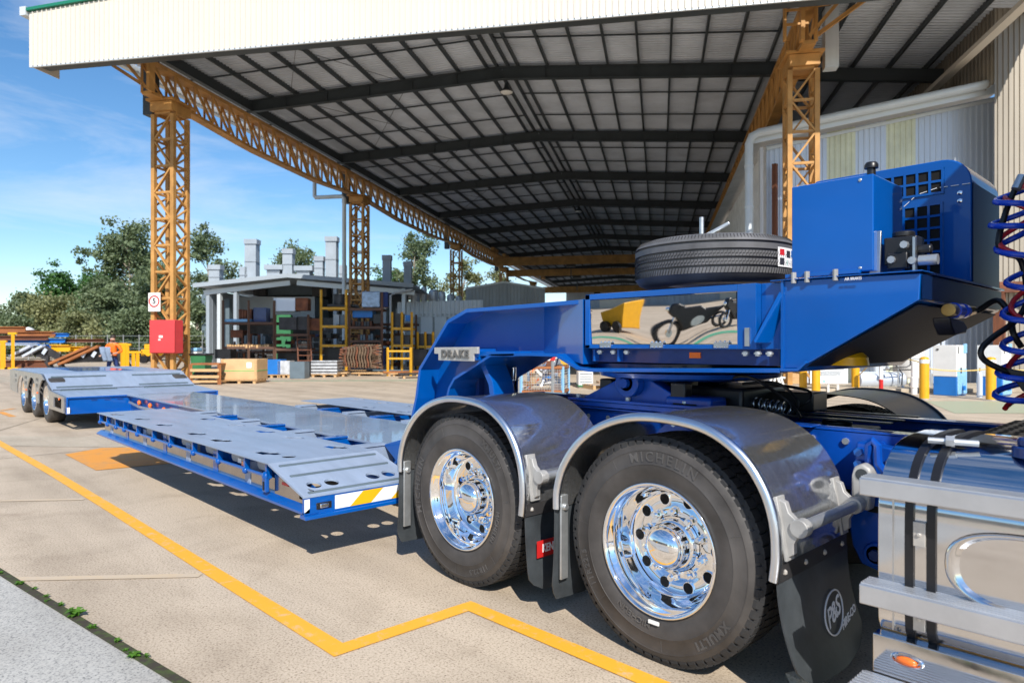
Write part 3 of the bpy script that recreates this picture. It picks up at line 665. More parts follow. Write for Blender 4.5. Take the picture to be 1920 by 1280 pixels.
for gi, (x, yi0, yi1) in enumerate(((WX[0], 2.555, 3.24), (WX[1], 2.555, 3.24), (WX[0], 4.46, 5.14), (WX[1], 4.46, 5.14))):
    far = gi > 1
    m = M().strip([(x+a, WZ+b) for a, b in gp], -.006, yi0, yi1)
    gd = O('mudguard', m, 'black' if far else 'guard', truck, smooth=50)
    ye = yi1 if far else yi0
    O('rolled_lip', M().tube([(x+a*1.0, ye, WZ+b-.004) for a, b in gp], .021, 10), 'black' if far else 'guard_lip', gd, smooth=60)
    if far: continue
    # lower trim strip with rivets, front flap
    xf = x+.578
    O('trim_strip', M().box((xf-.004, yi0, WZ+.005), (xf+.012, yi1, WZ+.075)), 'dark_steel', gd, smooth=0, bevel=.002)
    for k in range(4):
        yy = yi0+.06+k*(yi1-yi0-.12)/3
        O('rivet', M().ico((xf+.014, yy, WZ+.04), .013, (.8, 1, 1), 1), 'badge', gd)
    fl = O('mud_flap', flapmesh(yi0+.02, yi1+.03, WZ+.012, .13 if gi == 0 else .12, .10 if gi == 0 else .03, .10, x0=xf+.004), 'flap', truck, smooth=50)
    # rear flap with its steel hanger
    xr = x-.575
    O('mud_flap', flapmesh(yi0-.005, yi1-.05, WZ+.10, .135, -.035, .04, x0=xr-.002), 'flap', truck, smooth=50)
    hg = O('flap_hanger', M().box((xr+.004, yi0+.02, WZ-.27), (xr+.016, yi0+.075, WZ+.16)).cyl((xr+.03, yi0+.05, WZ+.1), (xr-.03, yi0+.05, WZ+.1), .018, 8), 'galv', gd, bevel=.003)
    # cast clamps and the stay tube between them
    ang = R_(78); base = Vector((x+.582, 0, WZ+.21)); al = Vector((-.17, 0, .985)).normalized(); out = Vector((.985, 0, .17))
    for yb in (yi0+.075, yi1-.06):
        vs = []; pl = bracket_poly(0); n = len(pl)
        for dy in (-.016, .016):
            for a, b in pl: q = base+al*a+out*b; vs.append((q.x, yb+dy, q.z))
        mm = M().add(vs, [tuple(range(n)), tuple(range(2*n-1, n-1, -1))]+[(i, n+i, n+(i+1) % n, (i+1) % n) for i in range(n)])
        fo = [(-.125, -.006), (.125, -.006), (.125, .006), (-.125, .006)]
        vs = []
        for dy in (-.034, .034):
            for a, b in fo: q = base+al*a+out*b; vs.append((q.x, yb+dy, q.z))
        mm.add(vs, [(0,1,2,3), (7,6,5,4), (0,4,5,1), (1,5,6,2), (2,6,7,3), (3,7,4,0)])
        c = base+out*.068; mm.cyl((c.x, yb-.026, c.z), (c.x, yb+.026, c.z), .036, 18)
        ck = O('clamp', mm, 'cast', gd, smooth=40, bevel=.003)
        for a in (-.098, .098): q = base+al*a+out*.012; O('bolt', M().ico((q.x, yb, q.z), .012, (1, 1, 1), 1), 'badge', gd)
    c = base+out*.068
    O('stay_tube', M().cyl((c.x, yi0+.09, c.z), (c.x, yi1-.05, c.z), .024, 16), 'galv', gd)
    # swing arm to the chassis
    arm = [(c.x-.035, c.z-.02), (c.x+.04, c.z-.03), (c.x+.055, c.z+.12), (c.x+.045, c.z+.16), (c.x+.01, c.z+.18), (c.x-.025, c.z+.16), (c.x-.035, c.z+.12)]
    O('swing_arm', M().prism(arm, yi1-.015, yi1+.06), 'cast', gd, bevel=.012, seg=3)
    O('arm_plug', M().cyl((c.x+.01, yi1-.018, c.z+.13), (c.x+.01, yi1+.02, c.z+.13), .026, 16), 'flap', gd)
    O('stay_tube', M().cyl((c.x+.01, yi1+.05, c.z+.12), (c.x+.01, 3.45, c.z+.12), .03, 12), 'galv', gd)
# maker's plate and emblem printed on the flaps
kx = WX[1]+.578+.03
pl = O('flap_label', M().box((kx+.006, 2.63, .295), (kx+.010, 2.97, .385)), 'red', truck, smooth=0)
t = text('KENWORTH', .062, .0015, 1.0, .001); O('flap_lettering', mapv(t, lambda a, b, c_: (kx+.012+c_, 2.80+a*.75, .34+b)), 'text_white', pl, smooth=0)
E2 = WX[0]+.578
def flap_x(z): tt = (WZ+.012-z)/(WZ+.012-.13); return E2+.004+.10*tt*tt+.03*.9*tt+.006
em = M(); cy, cz = 2.985, .315
ring = [(cy+.105*math.cos(a)*.95-.02*math.sin(a), cz+.060*math.sin(a)+.045*math.cos(a)) for a in [2*math.pi*i/40 for i in range(41)]]
em.tube([(flap_x(z)+.002, y, z) for y, z in ring], .0035, 6, cap=False)
t = text('P&S', .095, .001, .85, .001); mapv(t, lambda a, b, c_: (flap_x(cz+b)+.003+c_, cy+a*.9+b*.45, cz+b+.35*a)); em.add(t.v, t.f)
t = text('HIRE-CO', .036, .001, 1.0, .0008); mapv(t, lambda a, b, c_: (flap_x(cz-.062+b)+.003+c_, cy+.10+a+b*.4, cz-.040+b+.35*a)); em.add(t.v, t.f)
O('flap_emblem', em, 'text_white', truck, smooth=0)
# ---- chassis
for y0, y1, nm in ((3.42, 3.50, 'chassis_rail'), (4.20, 4.28, 'chassis_rail')):
    near = y0 < 4; ys = y0 if near else y1; yi = y1 if near else y0
    m = M().box((-4.15, ys, .76), (3.2, ys+(.01 if near else -.01), 1.035)).box((-4.15, ys-(.0 if near else .0), 1.025), (3.2, yi+(.03 if near else -.03), 1.04)).box((-4.15, ys, .755), (3.2, yi, .77))
    r = O('chassis_rail', m, 'blue_frame', truck, smooth=0, bevel=.003)
    if near:
        for i in range(26):
            x = -4.0+i*.16
            O('rail_bolt', M().cyl((x, ys+.004, .985), (x, ys-.014, .985), .016, 8), 'galv' if i % 3 else 'blue_frame', r)
        for i in range(8):
            x = -2.9+i*.19; O('rail_bolt', M().cyl((x, ys+.004, .90), (x, ys-.014, .90), .017, 6), 'blue_frame', r)
        # reinforcement plate and its step
        O('fish_plate', M().prism([(-4.1, 1.02), (-1.55, 1.02), (-1.50, .985), (-1.50, .845), (-1.62, .815), (-4.1, .815)], ys-.012, ys-.001), 'blue_frame', r, bevel=.003)
        O('rail_bolt', M().cyl((-1.60, ys-.012, .925), (-1.60, ys-.034, .925), .02, 8), 'galv', r)
        O('top_angle', M().box((-3.3, ys-.07, 1.042), (-1.42, ys+.05, 1.05)), 'blue_frame', r, bevel=.002)
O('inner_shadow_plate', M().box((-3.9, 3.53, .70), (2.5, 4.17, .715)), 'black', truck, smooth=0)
for x in (-3.9, -2.45, -1.2, -.35, .5): O('cross_member', M().box((x-.06, 3.5, .80), (x+.06, 4.2, .98)), 'blue_dark', truck, smooth=0)
for x, y, s in ((-1.45, 3.75, .3), (-1.0, 3.95, .25), (-.75, 3.7, .22), (-1.15, 3.65, .15), (-.5, 4.0, .2)):
    O('gearbox_housing', M().box((x-s*.6, y-s*.4, .72), (x+s*.6, y+s*.4, .72+s)).cyl((x, y, .72+s), (x, y, .75+s), s*.25, 12), 'black', truck, bevel=.01)
# hanger bracket behind the second mudguard
hb = O('suspension_hanger', M().prism([(-1.20, 1.0), (-1.00, .98), (-.98, .62), (-1.03, .46), (-1.10, .42), (-1.18, .44), (-1.22, .52), (-1.24, .66), (-1.22, .85)], 3.33, 3.41), 'blue_frame', truck, bevel=.008)
O('hanger_flange', M().box((-1.005, 3.27, .50), (-.988, 3.41, .98)), 'blue_frame', hb, bevel=.004)
O('hanger_eye', M().lathe([(.024, -.03), (.05, -.03), (.055, -.02), (.055, .03), (.024, .03)], 20, (-1.11, 3.335, .50), 'y', close=True), 'blue_frame', hb)
O('pivot_bolt', M().cyl((-1.11, 3.34, .50), (-1.11, 3.285, .50), .026, 6).cyl((-1.11, 3.34, .50), (-1.11, 3.305, .50), .04, 18), 'blue_dark', hb)
O('slot', M().box((-1.15, 3.327, .685), (-1.05, 3.332, .715)), 'hole', hb, smooth=0)
for z in (.955, .90, .845): O('hanger_bolt', M().cyl((-1.185, 3.335, z), (-1.185, 3.30, z), .02, 6), 'blue', hb)
for z in (.945, .875): O('hanger_bolt', M().cyl((-1.035, 3.335, z), (-1.035, 3.305, z), .02, 6), 'blue', hb)
O('tow_loop', M().tube([Vector((-1.14, 3.33, .86)), Vector((-1.135, 3.29, .94)), Vector((-1.125, 3.27, 1.0)), Vector((-1.11, 3.27, 1.02)), Vector((-1.09, 3.27, 1.0)), Vector((-1.09, 3.28, .92)), Vector((-1.06, 3.30, .87)), Vector((-1.02, 3.32, .84))], .018, 8), 'blue_frame', hb)
O('bolt_plate', M().box((-.93, 3.405, .95), (-.86, 3.416, 1.01)).cyl((-.895, 3.405, .98), (-.895, 3.39, .98), .016, 6), 'cast', hb, bevel=.002)
# checker-plate walkway behind the cab
m = M().box((-.78, 3.36, 1.046), (.06, 4.34, 1.056))
wk = O('walkway_plate', m, 'dark_steel', truck, smooth=0, bevel=.002)
m = M()
for i in range(17):
    for j in range(18):
        x = -.76+i*.05; y = 3.38+j*.053; k = 1 if (i+j) % 2 else -1; m.beam((x-.012, y-.012*k, 1.057), (x+.012, y+.012*k, 1.057), .006, .004)
tag(O('tread_bars', m, 'dark_steel', wk, smooth=0), kind='stuff')
# ---- fuel tank with steps
XT0, XT1 = -.835, .9
pr = [(2.545, .46), (2.52, .50), (2.51, .56), (2.51, .86), (2.522, .94), (2.565, 1.02), (2.65, 1.08), (2.80, 1.11), (3.10, 1.11), (3.18, 1.06), (3.2, 1.0), (3.2, .52), (3.17, .46)]
pr2 = [tuple(p) for p in cat_rom([Vector(p) for p in pr+[pr[0]]], 3)][:-1]
ft = O('fuel_tank', M().prism(pr2, XT0, XT1, 'x'), 'polish', truck, smooth=40, bevel=.012, seg=3)
for x in (-.705,):
    sm = M()
    for dx in (-.032, .032):
        path = [(x+dx, y, z) for y, z in pr2 if True]
        vs = []; k = len(path)
        cyy, czz = 2.85, .78
        for (xx, y, z) in path:
            n = Vector((y-cyy, z-czz)).normalized(); 
            for a, b in ((-.013, .0), (.013, .0), (.013, .010), (-.013, .010)): vs.append((xx+a, y+n.x*b, z+n.y*b))
        sm.add(vs, [(i*4+j, i*4+(j+1) % 4, ((i+1) % k)*4+(j+1) % 4, ((i+1) % k)*4+j) for i in range(k) for j in range(4)])
    O('tank_strap', sm, 'black', ft, smooth=30)
    O('strap_bolt', M().cyl((x-.02, 2.66, 1.12), (x+.12, 2.70, 1.118), .011, 8).cyl((x+.03, 2.675, 1.12), (x+.055, 2.68, 1.12), .02, 6), 'galv', ft)
    for z in (.83, .555): O('strap_plate', M().box((x-.018, 2.492, z-.04), (x+.018, 2.51, z+.04)).cyl((x, 2.50, z), (x, 2.485, z), .007, 8), 'badge', ft, bevel=.002)
O('weld_seam', M().box((XT0+.045, 2.5085, .49), (XT0+.05, 2.52, .95)), 'steel', ft, smooth=0)
# pressed oval in the tank face
ov = M(); n = 48; rings = []
for k, (a, y) in enumerate(((1.0, 2.5095), (.985, 2.503), (.95, 2.502), (.90, 2.508), (.84, 2.5235), (.74, 2.532), (.0, 2.530))):
    rings.append([(-.345+.29*a*(1 if a else 0)*math.copysign(abs(math.cos(t))**.62, math.cos(t)), y-.0085, .755+.125*a*math.copysign(abs(math.sin(t))**.8, math.sin(t))) for t in [2*math.pi*i/n for i in range(n)]])
for r in rings: ov.v += r
for k in range(len(rings)-1): ov.f += [(k*n+i, k*n+(i+1) % n, (k+1)*n+(i+1) % n, (k+1)*n+i) for i in range(n)]
O('pressed_oval', ov, 'polish', ft, smooth=70)
O('filler_cap', M().cyl((-.42, 2.70, 1.09), (-.42, 2.70, 1.125), .075, 24).cyl((-.42, 2.70, 1.125), (-.42, 2.70, 1.15), .06, 24), 'blue_dark', ft, bevel=.004)
for y, z0, z1, dep in ((2.42, .945, 1.003, .10), (2.42, .582, .648, .10)):
    st = O('step', M().box((XT0-.03, y, z0), (XT1, y+dep, z1)), 'alu_step', ft, bevel=.004)
    m = M()
    for i in range(5): m.box((XT0-.028, y+.012+i*.018, z1), (XT1, y+.02+i*.018, z1+.004))
    O('step_ribs', m, 'alu_step', st, smooth=0)
O('rubbing_panel', M().prism([(2.475, .475), (2.475, .345), (2.49, .345), (2.53, .475)], XT0-.005, XT1, 'x'), 'polish', ft, bevel=.003)
mk = O('marker_lamp', M().ico((-.735, 2.468, .415), .034, (1, .35, .42), 2), 'amber', ft, smooth=60)
O('lamp_bezel', M().tube([(-.735+.045*math.cos(t), 2.472, .415+.018*math.sin(t)) for t in [2*math.pi*i/24 for i in range(24)]], .005, 6, closed=True), 'chrome', ft)
st = O('step', M().box((XT0-.03, 2.26, .30), (XT1, 2.47, .345)), 'alu_step', ft, bevel=.004)
m = M()
for i in range(9): m.box((XT0-.028, 2.272+i*.021, .345), (XT1, 2.281+i*.021, .350))
O('step_ribs', m, 'alu_step', st, smooth=0)
O('mounting_plate', M().box((XT0-.02, 3.18, .70), (XT0+.015, 3.40, 1.08)), 'cast', ft, bevel=.003)
# ---- cab and front of the truck (outside the frame to the right, seen only in reflections and by its shade)
cab = M().prism([(.08, .62), (.08, 3.35), (.3, 3.6), (2.2, 3.45), (2.75, 2.1), (2.8, .62)], 2.65, 5.05)
cb = O('cab', cab, 'blue', truck, bevel=.05, seg=3)
O('cab_window', M().prism([(1.35, 2.15), (1.35, 2.9), (2.25, 2.9), (2.55, 2.15)], 2.63, 5.07), 'window', cb, smooth=0)
O('bonnet', M().prism([(2.8, .75), (2.8, 2.0), (3.9, 1.85), (4.05, 1.5), (4.05, .75)], 2.85, 4.85), 'blue', truck, bevel=.06, seg=3)
O('bumper', M().box((4.0, 2.6, .35), (4.15, 5.1, .75)), 'chrome', truck, bevel=.03)
O('back_wall', M().box((.05, 2.72, .70), (.079, 4.98, 3.3)), 'black', cb, smooth=0)  # black sheet added on the unseen cab rear to darken nearby reflections
O('exhaust_stack', M().cyl((-.02, 5.0, 1.2), (-.02, 5.0, 4.0), .09, 20), 'chrome', truck)
O('reflection_blocker', M().prism([(-.74, 1.05), (-.70, 3.2), (.08, 3.4), (.08, 1.05)], 4.96, 5.02), 'blue', cb, bevel=.01)  # unseen panel added to darken the reflection in the power pack end
O('dark_reflection_box', M().box((-.85, 4.55, .40), (.9, 5.10, 1.02)), 'black', truck, bevel=.03)  # unseen black box added to darken the reflection under the nose
O('exhaust_shield', M().cyl((-.35, 4.75, 1.05), (-.35, 4.75, 1.30), .16, 24), 'dark_steel', truck)
for y, f in ((2.62, False), (5.08, True)): wheel(3.2, y, WZ, 0, f, False)
# ---- fifth wheel, slide rails, springs
fw = O('slide_rails', M().box((-3.25, 3.36, 1.055), (-1.75, 3.52, 1.085)).box((-3.25, 4.18, 1.055), (-1.75, 4.34, 1.085)).box((-3.0, 3.34, 1.088), (-2.0, 3.54, 1.105)), 'blue_frame', truck, bevel=.003)
for i in range(9): O('lock_slot', M().box((-3.15+i*.075, 3.40, 1.087), (-3.11+i*.075, 3.46, 1.092)), 'hole', fw, smooth=0)
for x in (-2.95, -2.55, -2.15): O('rail_bolt', M().cyl((x, 3.39, 1.10), (x, 3.39, 1.125), .016, 8), 'galv', fw)
for ya in (3.40, 4.2): O('fifth_wheel_base', M().prism([(-2.95, 1.09), (-2.62, 1.24), (-2.40, 1.24), (-2.1, 1.09)], ya, ya+.1), 'blue_frame', truck, bevel=.006)
O('grease_plate', M().cyl((-2.42, YC, 1.286), (-2.42, YC, 1.289), .50, 40), 'black', truck, smooth=0)
for x, y in ((-2.75, 3.45), (-2.2, 3.42), (-2.6, 3.6), (-2.3, 3.65)): O('skid_lug', M().box((x-.05, y-.03, 1.12), (x+.05, y+.05, 1.23)), 'black', truck, bevel=.01)
O('centre_box', M().box((-2.75, 3.58, 1.0), (-1.9, 4.14, 1.20)), 'black', truck, bevel=.02)
for k in range(3): O('air_line', M().tube(cat_rom([Vector((-2.05+.09*k, 3.6+.10*k, 1.22)), Vector((-1.85+.1*k, 3.55+.15*k, 1.27-.04*k)), Vector((-1.70+.04*k, 3.72+.03*k, 1.13)), Vector((-1.58-.1*k, 3.60+.12*k, 1.06))], 6), .009, 6), 'hose_black', truck, smooth=60)
O('pivot_boss', M().cyl((-2.52, 3.33, 1.215), (-2.52, 3.40, 1.215), .085, 24), 'blue_frame', truck, bevel=.008)
O('pivot_pin', M().cyl((-2.52, 3.33, 1.215), (-2.52, 4.37, 1.215), .048, 20).cyl((-2.52, 3.30, 1.215), (-2.52, 3.34, 1.215), .03, 8), 'blue_frame', truck)
O('fifth_wheel_plate', M().lathe([(0, 1.235), (.50, 1.235), (.56, 1.25), (.57, 1.275), (.53, 1.285), (0, 1.285)], 48, (-2.42, YC, 0), 'z'), 'blue_frame', truck, smooth=40)
O('release_handle', M().box((-2.28, 3.38, 1.06), (-1.98, 3.56, 1.15)), 'blue_frame', truck, bevel=.02, seg=3)
O('handle_recess', M().box((-2.22, 3.374, 1.078), (-2.07, 3.3795, 1.112)), 'hole', truck, smooth=0)
O('battery_box', M().box((-1.98, 3.95, 1.06), (-1.66, 4.15, 1.17)), 'black', truck, bevel=.008)
def coil(p, q, r, turns, wr, n=12):
    p = Vector(p); q = Vector(q); d = (q-p); u = d.normalized(); a = u.orthogonal().normalized(); b = u.cross(a)
    return M().tube([p+d*(i/(turns*n))+(a*math.cos(2*math.pi*i/n)+b*math.sin(2*math.pi*i/n))*r for i in range(turns*n+1)], wr, 6)
O('coil_spring', coil((-2.08, 3.75, 1.12), (-1.70, 3.72, 1.09), .035, 11, .006), 'spring', truck, smooth=60)
for y in (3.62, 3.8, 4.05):
    O('guide_plate', M().box((-1.75, y, 1.058), (-1.15, y+.05, 1.066)), 'black', truck, smooth=0, bevel=.002)
O('air_tank', M().cyl((-1.4, 3.7, .86), (-1.4, 4.1, .86), .1, 20), 'black', truck, bevel=.02)

# ------------------------------------------------------------------ trailer
YN, YF = 3.15, 4.55
o_path = [PY(1097, 561, YN), PY(985, 570, YN), PY(874, 579, YN), PY(838, 600, YN), PY(785, 690, YN), PY(778, 745, YN), PY(760, 830, YN), PY(738, 868, YN)]
i_path = [PY(1465, 690, YN), PY(1108, 690, YN), PY(1086, 686, YN), PY(1048, 663, YN), PY(985, 661, YN), PY(915, 663, YN), PY(846, 708, YN), PY(836, 726, YN), PY(826, 770, YN), PY(800, 868, YN)]
neck_poly = o_path[:3]+[i_path[5], i_path[4], i_path[3], PY(1097, 668, YN)]
leg_poly = o_path[2:]+[i_path[9], i_path[8], i_path[7], i_path[6], i_path[5]]
YL = 3.86
nk = O('gooseneck', M().prism(neck_poly, 3.33, 3.37).prism(leg_poly, 3.33, 3.37), 'blue', trailer, smooth=0)
O('far_web', M().prism(neck_poly, 4.33, 4.37), 'blue', nk, smooth=0); O('leg_web', M().prism(leg_poly, YL-.06, YL-.02), 'blue', nk, smooth=0)
O('top_flange', M().strip(o_path[:3], .028, YN, YF), 'blue', nk, smooth=0, bevel=.004)
O('outer_flange', M().strip(o_path[2:], .028, YN, YL), 'blue', nk, smooth=0, bevel=.004)
O('inner_flange', M().strip(i_path[5:], .022, YN+.02, YL-.02), 'blue', nk, smooth=0, bevel=.004)
O('lower_flange', M().strip(i_path[3:6], .022, YN+.02, YF-.02), 'blue', nk, smooth=0, bevel=.004)
O('bottom_flange', M().strip(i_path[:4], .022, YN-.02, YF+.02), 'blue', nk, smooth=0, bevel=.003)
pa, pb = PY(985, 570, YN), PY(1097, 561, YN)
O('flared_panel', M().add([(pa[0], 3.328, pa[1]), (pb[0], 3.13, pb[1]), (pb[0], 3.13, 1.33), (pa[0], 3.328, PY(985, 661, YN)[1]), (pa[0], 3.34, pa[1]), (pb[0], 3.34, pb[1]), (pb[0], 3.34, 1.33), (pa[0], 3.34, PY(985, 661, YN)[1])], [(0,1,2,3), (7,6,5,4), (0,4,5,1), (1,5,6,2), (2,6,7,3), (3,7,4,0)]), 'blue', nk, smooth=0)
# leg bracing and cylinders behind the mudguard
O('leg_gusset', M().prism([PY(845, 712, 3.4), PY(905, 676, 3.4), PY(935, 690, 3.4), PY(960, 760, 3.4), PY(850, 830, 3.4)], 3.45, 3.49), 'blue_dark', nk, smooth=0, bevel=.005)
O('leg_rib', M().strip([PY(905, 672, 3.3), PY(925, 720, 3.3), PY(932, 770, 3.3)], .05, 3.25, 3.45), 'blue', nk, smooth=0, bevel=.004)
for y in (3.46, 3.60): O('lift_cylinder', M().cyl((-3.80, y, 1.18), (-3.86, y, .75), .050, 16).cyl((-3.78, y, 1.42), (-3.80, y, 1.1), .022, 12), 'hose_black' if y < 3.5 else 'chrome', nk)
O('cross_plate', M().box((-4.0, 3.4, .75), (-3.96, 3.80, 1.40)), 'blue_dark', nk, smooth=0)
O('stiffener_block', M().box((PY(895, 662, YN)[0], 3.17, 1.365), (PY(960, 662, YN)[0], 3.6, 1.40)), 'blue', nk, smooth=0, bevel=.004)
# badge
bx0, bz1 = PY(820, 651, YN); bx1, _ = PY(902, 649, YN); _, bz0 = PY(850, 676, YN)
hb_ = bz1-bz0
pl = O('badge_plate', M().prism([(bx0, bz1), (bx1, bz1+.005), (bx1, bz1-hb_*.45), (bx1-.05, bz1-hb_*.45), (bx1-.05, bz0), (bx0+.05, bz0), (bx0+.05, bz1-hb_*.5), (bx0, bz1-hb_*.5)], YN-.03, YN-.012), 'badge', nk, bevel=.003)
t = text('DRAKE', hb_*.80, .008, 1.22, .003); O('badge_lettering', mapv(t, lambda a, b, c_: ((bx0+bx1)/2+a*1.12, YN-.032-c_, (bz1+bz0)/2+b-.001)), 'badge_letter_shade', pl, smooth=0)
O('badge_backing', M().box((bx0+.04, YN-.011, bz0+.01), (bx1-.04, 3.335, bz1-.01)), 'blue', nk, smooth=0)
# tool box with mirror-polished door
tx0, tx1 = PY(1097, 600, 3.12)[0], PY(1467, 600, 3.12)[0]
mx0, mx1 = PY(1106, 600, 3.12)[0], PY(1382, 600, 3.12)[0]; mz0, mz1 = 1.447, 1.712
tb = O('tool_box', M().box((tx0, 3.12, 1.425), (mx0, 3.34, 1.745)).box((mx1, 3.12, 1.425), (PY(1418, 600, 3.12)[0], 3.34, 1.745)).box((tx0, 3.12, mz1), (mx1, 3.34, 1.745)).box((tx0, 3.12, 1.425), (mx1, 3.34, mz0)).box((PY(1418, 600, 3.12)[0], 3.17, 1.425), (tx1, 3.34, 1.745)), 'blue', trailer, smooth=0, bevel=.003)
o = O('mirror_door', M().add([(mx0+.004, 3.1325, mz0+.004), (mx1-.004, 3.1325, mz0+.004), (mx1-.004, 3.119, mz1-.004), (mx0+.004, 3.119, mz1-.004), (mx0+.004, 3.15, mz0+.004), (mx1-.004, 3.15, mz0+.004), (mx1-.004, 3.15, mz1-.004), (mx0+.004, 3.15, mz1-.004)], [(0,1,2,3), (7,6,5,4), (0,4,5,1), (1,5,6,2), (2,6,7,3), (3,7,4,0)]), 'mirror', tb, smooth=0)
for u in (1136, 1232, 1353):
    x = PY(u, 640, 3.12)[0]; h = O('hinge', M().box((x-.04, 3.112, mz0-.016), (x+.04, 3.119, mz0+.012)), 'steel', tb, smooth=0, bevel=.001)
    for dx in (-.026, 0, .026):
        for dz in (-.012, .014): O('hinge_bolt', M().ico((x+dx, 3.111, mz0+dz), .0058, (1, 1, 1), 1), 'chrome', tb)
O('gusset', M().add([(PY(1410, 636, 3.05)[0], 3.06, 1.465), (PY(1454, 545, 3.1)[0], 3.14, 1.70), (PY(1462, 545, 3.1)[0], 3.17, 1.70), (PY(1422, 636, 3.05)[0], 3.17, 1.465), (PY(1410, 636, 3.05)[0]+.01, 3.06, 1.455), (PY(1454, 545, 3.1)[0]+.02, 3.14, 1.69), (PY(1466, 545, 3.1)[0], 3.17, 1.69), (PY(1425, 636, 3.05)[0], 3.17, 1.455)], [(0,1,2,3), (7,6,5,4), (0,4,5,1), (1,5,6,2), (2,6,7,3), (3,7,4,0)]), 'blue', tb, smooth=0, bevel=.003)
O('lock_tag', M().box((PY(1394, 630, 3.1)[0], 3.11, 1.44), (PY(1403, 630, 3.1)[0], 3.12, 1.53)), 'steel', tb, smooth=0)
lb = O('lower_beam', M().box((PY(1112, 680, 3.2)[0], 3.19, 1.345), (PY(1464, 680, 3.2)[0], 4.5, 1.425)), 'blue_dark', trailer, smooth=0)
O('turntable', M().lathe([(0, 1.290), (.60, 1.290), (.63, 1.302), (.63, 1.335), (.60, 1.345), (0, 1.345)], 56, (-2.45, YC, 0), 'z').lathe([(.40, 1.287), (.40, 1.30)], 40, (-2.45, YC, 0), 'z'), 'blue_dark', trailer, smooth=40)
for u in (1125, 1150, 1175, 1398, 1421, 1443):
    x = PY(u, 663, 3.15)[0]; O('beam_bolt', M().cyl((x, 3.15, 1.415), (x, 3.15, 1.392), .013, 8).cyl((x, 3.15, 1.41), (x, 3.15, 1.40), .019, 12), 'galv', lb)
x = PY(1304, 667, 3.19)[0]; O('side_reflector', M().box((x-.033, 3.183, 1.376), (x+.033, 3.192, 1.406)), 'amber', lb, smooth=0)
for u in (1120, 1165): O('beam_rib', M().box((PY(u, 670, 3.18)[0]-.006, 3.15, 1.35), (PY(u, 670, 3.18)[0]+.006, 3.2, 1.42)), 'blue', lb, smooth=0)
# nose
npoly = [PY(1466, 527, YN), PY(1600, 519, YN), PY(1726, 512, YN), PY(1723, 562, YN), PY(1499, 690, YN), PY(1466, 690, YN)]
ns = O('nose', M().prism(npoly, YN, YF), 'blue', trailer, smooth=0, bevel=.004)
O('underside_shade', M().strip([(npoly[3][0]-.012, npoly[3][1]-.016), (npoly[4][0]+.006, npoly[4][1]+.004)], .006, YN+.03, YF-.03), 'under_shade', ns, smooth=0)  # black sheet paints the underside's dark reflection over the blue
O('front_shade', M().box((npoly[2][0]+.0005, YN+.012, npoly[3][1]+.005), (npoly[2][0]+.006, YF-.012, npoly[2][1]-.006)), 'end_shade', ns, smooth=0)  # navy sheet paints a dark reflection onto the blue front face
O('nose_lip', M().box((npoly[0][0]-.05, YN-.02, npoly[0][1]+.001), (npoly[2][0]+.012, YN+.3, npoly[2][1]+.012)), 'blue', ns, smooth=0, bevel=.003)
O('nose_seam', M().strip([(npoly[0][0], npoly[0][1]), (npoly[5][0], npoly[5][1])], .012, YN-.012, YN+.01), 'blue', ns, smooth=0)
O('nose_sill', M().strip([PY(1466, 690, YN), PY(1497, 690, YN), PY(1512, 676, YN)], -.014, YN-.02, YF+.02), 'blue', ns, smooth=0, bevel=.002)
for u in (1490, 1515, 1568): 
    x = PY(u, 522, YN)[0]; O('nose_bolt', M().cyl((x, YN-.01, npoly[1][1]-.012), (x, YN-.01, npoly[1][1]+.038), .012, 8), 'cast', ns)
t = text('AIR BRAKES', .022, .0008); O('nose_label', mapv(t, lambda a, b, c_: (PY(1603, 525, YN)[0]+a*.62, YN-.0215-c_, npoly[1][1]-.010+b*.8)), 'text_white', ns, smooth=0)
O('yellow_knob', M().lathe([(0, .05), (.07, .04), (.10, .01), (.105, -.03), (0, -.03)], 24, (-1.33, 3.55, 1.375), 'z'), 'yellow_tape', ns)
# hydraulic tank box
bx = [PY(1484, 400, YN+.02)[0], PY(1638, 400, YN+.02)[0]]
zb0, zb1 = PY(1560, 515, YN+.02)[1], PY(1484, 351, YN+.02)[1]
ht = O('oil_tank', M().box((bx[0], YN+.02, zb0+.004), (bx[1], YN+.40, zb1)), 'blue', trailer, smooth=0, bevel=.006)
O('tank_foot', M().box((bx[0]-.02, YN-.005, zb0-.004), (bx[1]-.05, YN+.02, zb0+.014)), 'blue', ht, smooth=0, bevel=.002)
O('breather_cap', M().cyl((bx[1]-.05, YN+.14, zb1), (bx[1]-.05, YN+.14, zb1+.05), .018, 12).lathe([(.0, .045), (.022, .043), (.029, .032), (.029, .016), (.0, .016)], 20, (bx[1]-.05, YN+.14, zb1+.035), 'z'), 'black', ht)
for dz in (.02, zb1-zb0-.02): O('tank_screw', M().ico((bx[1]-.055, YN+.018, zb0+dz), .008, (1, .5, 1), 1), 'galv', ht)
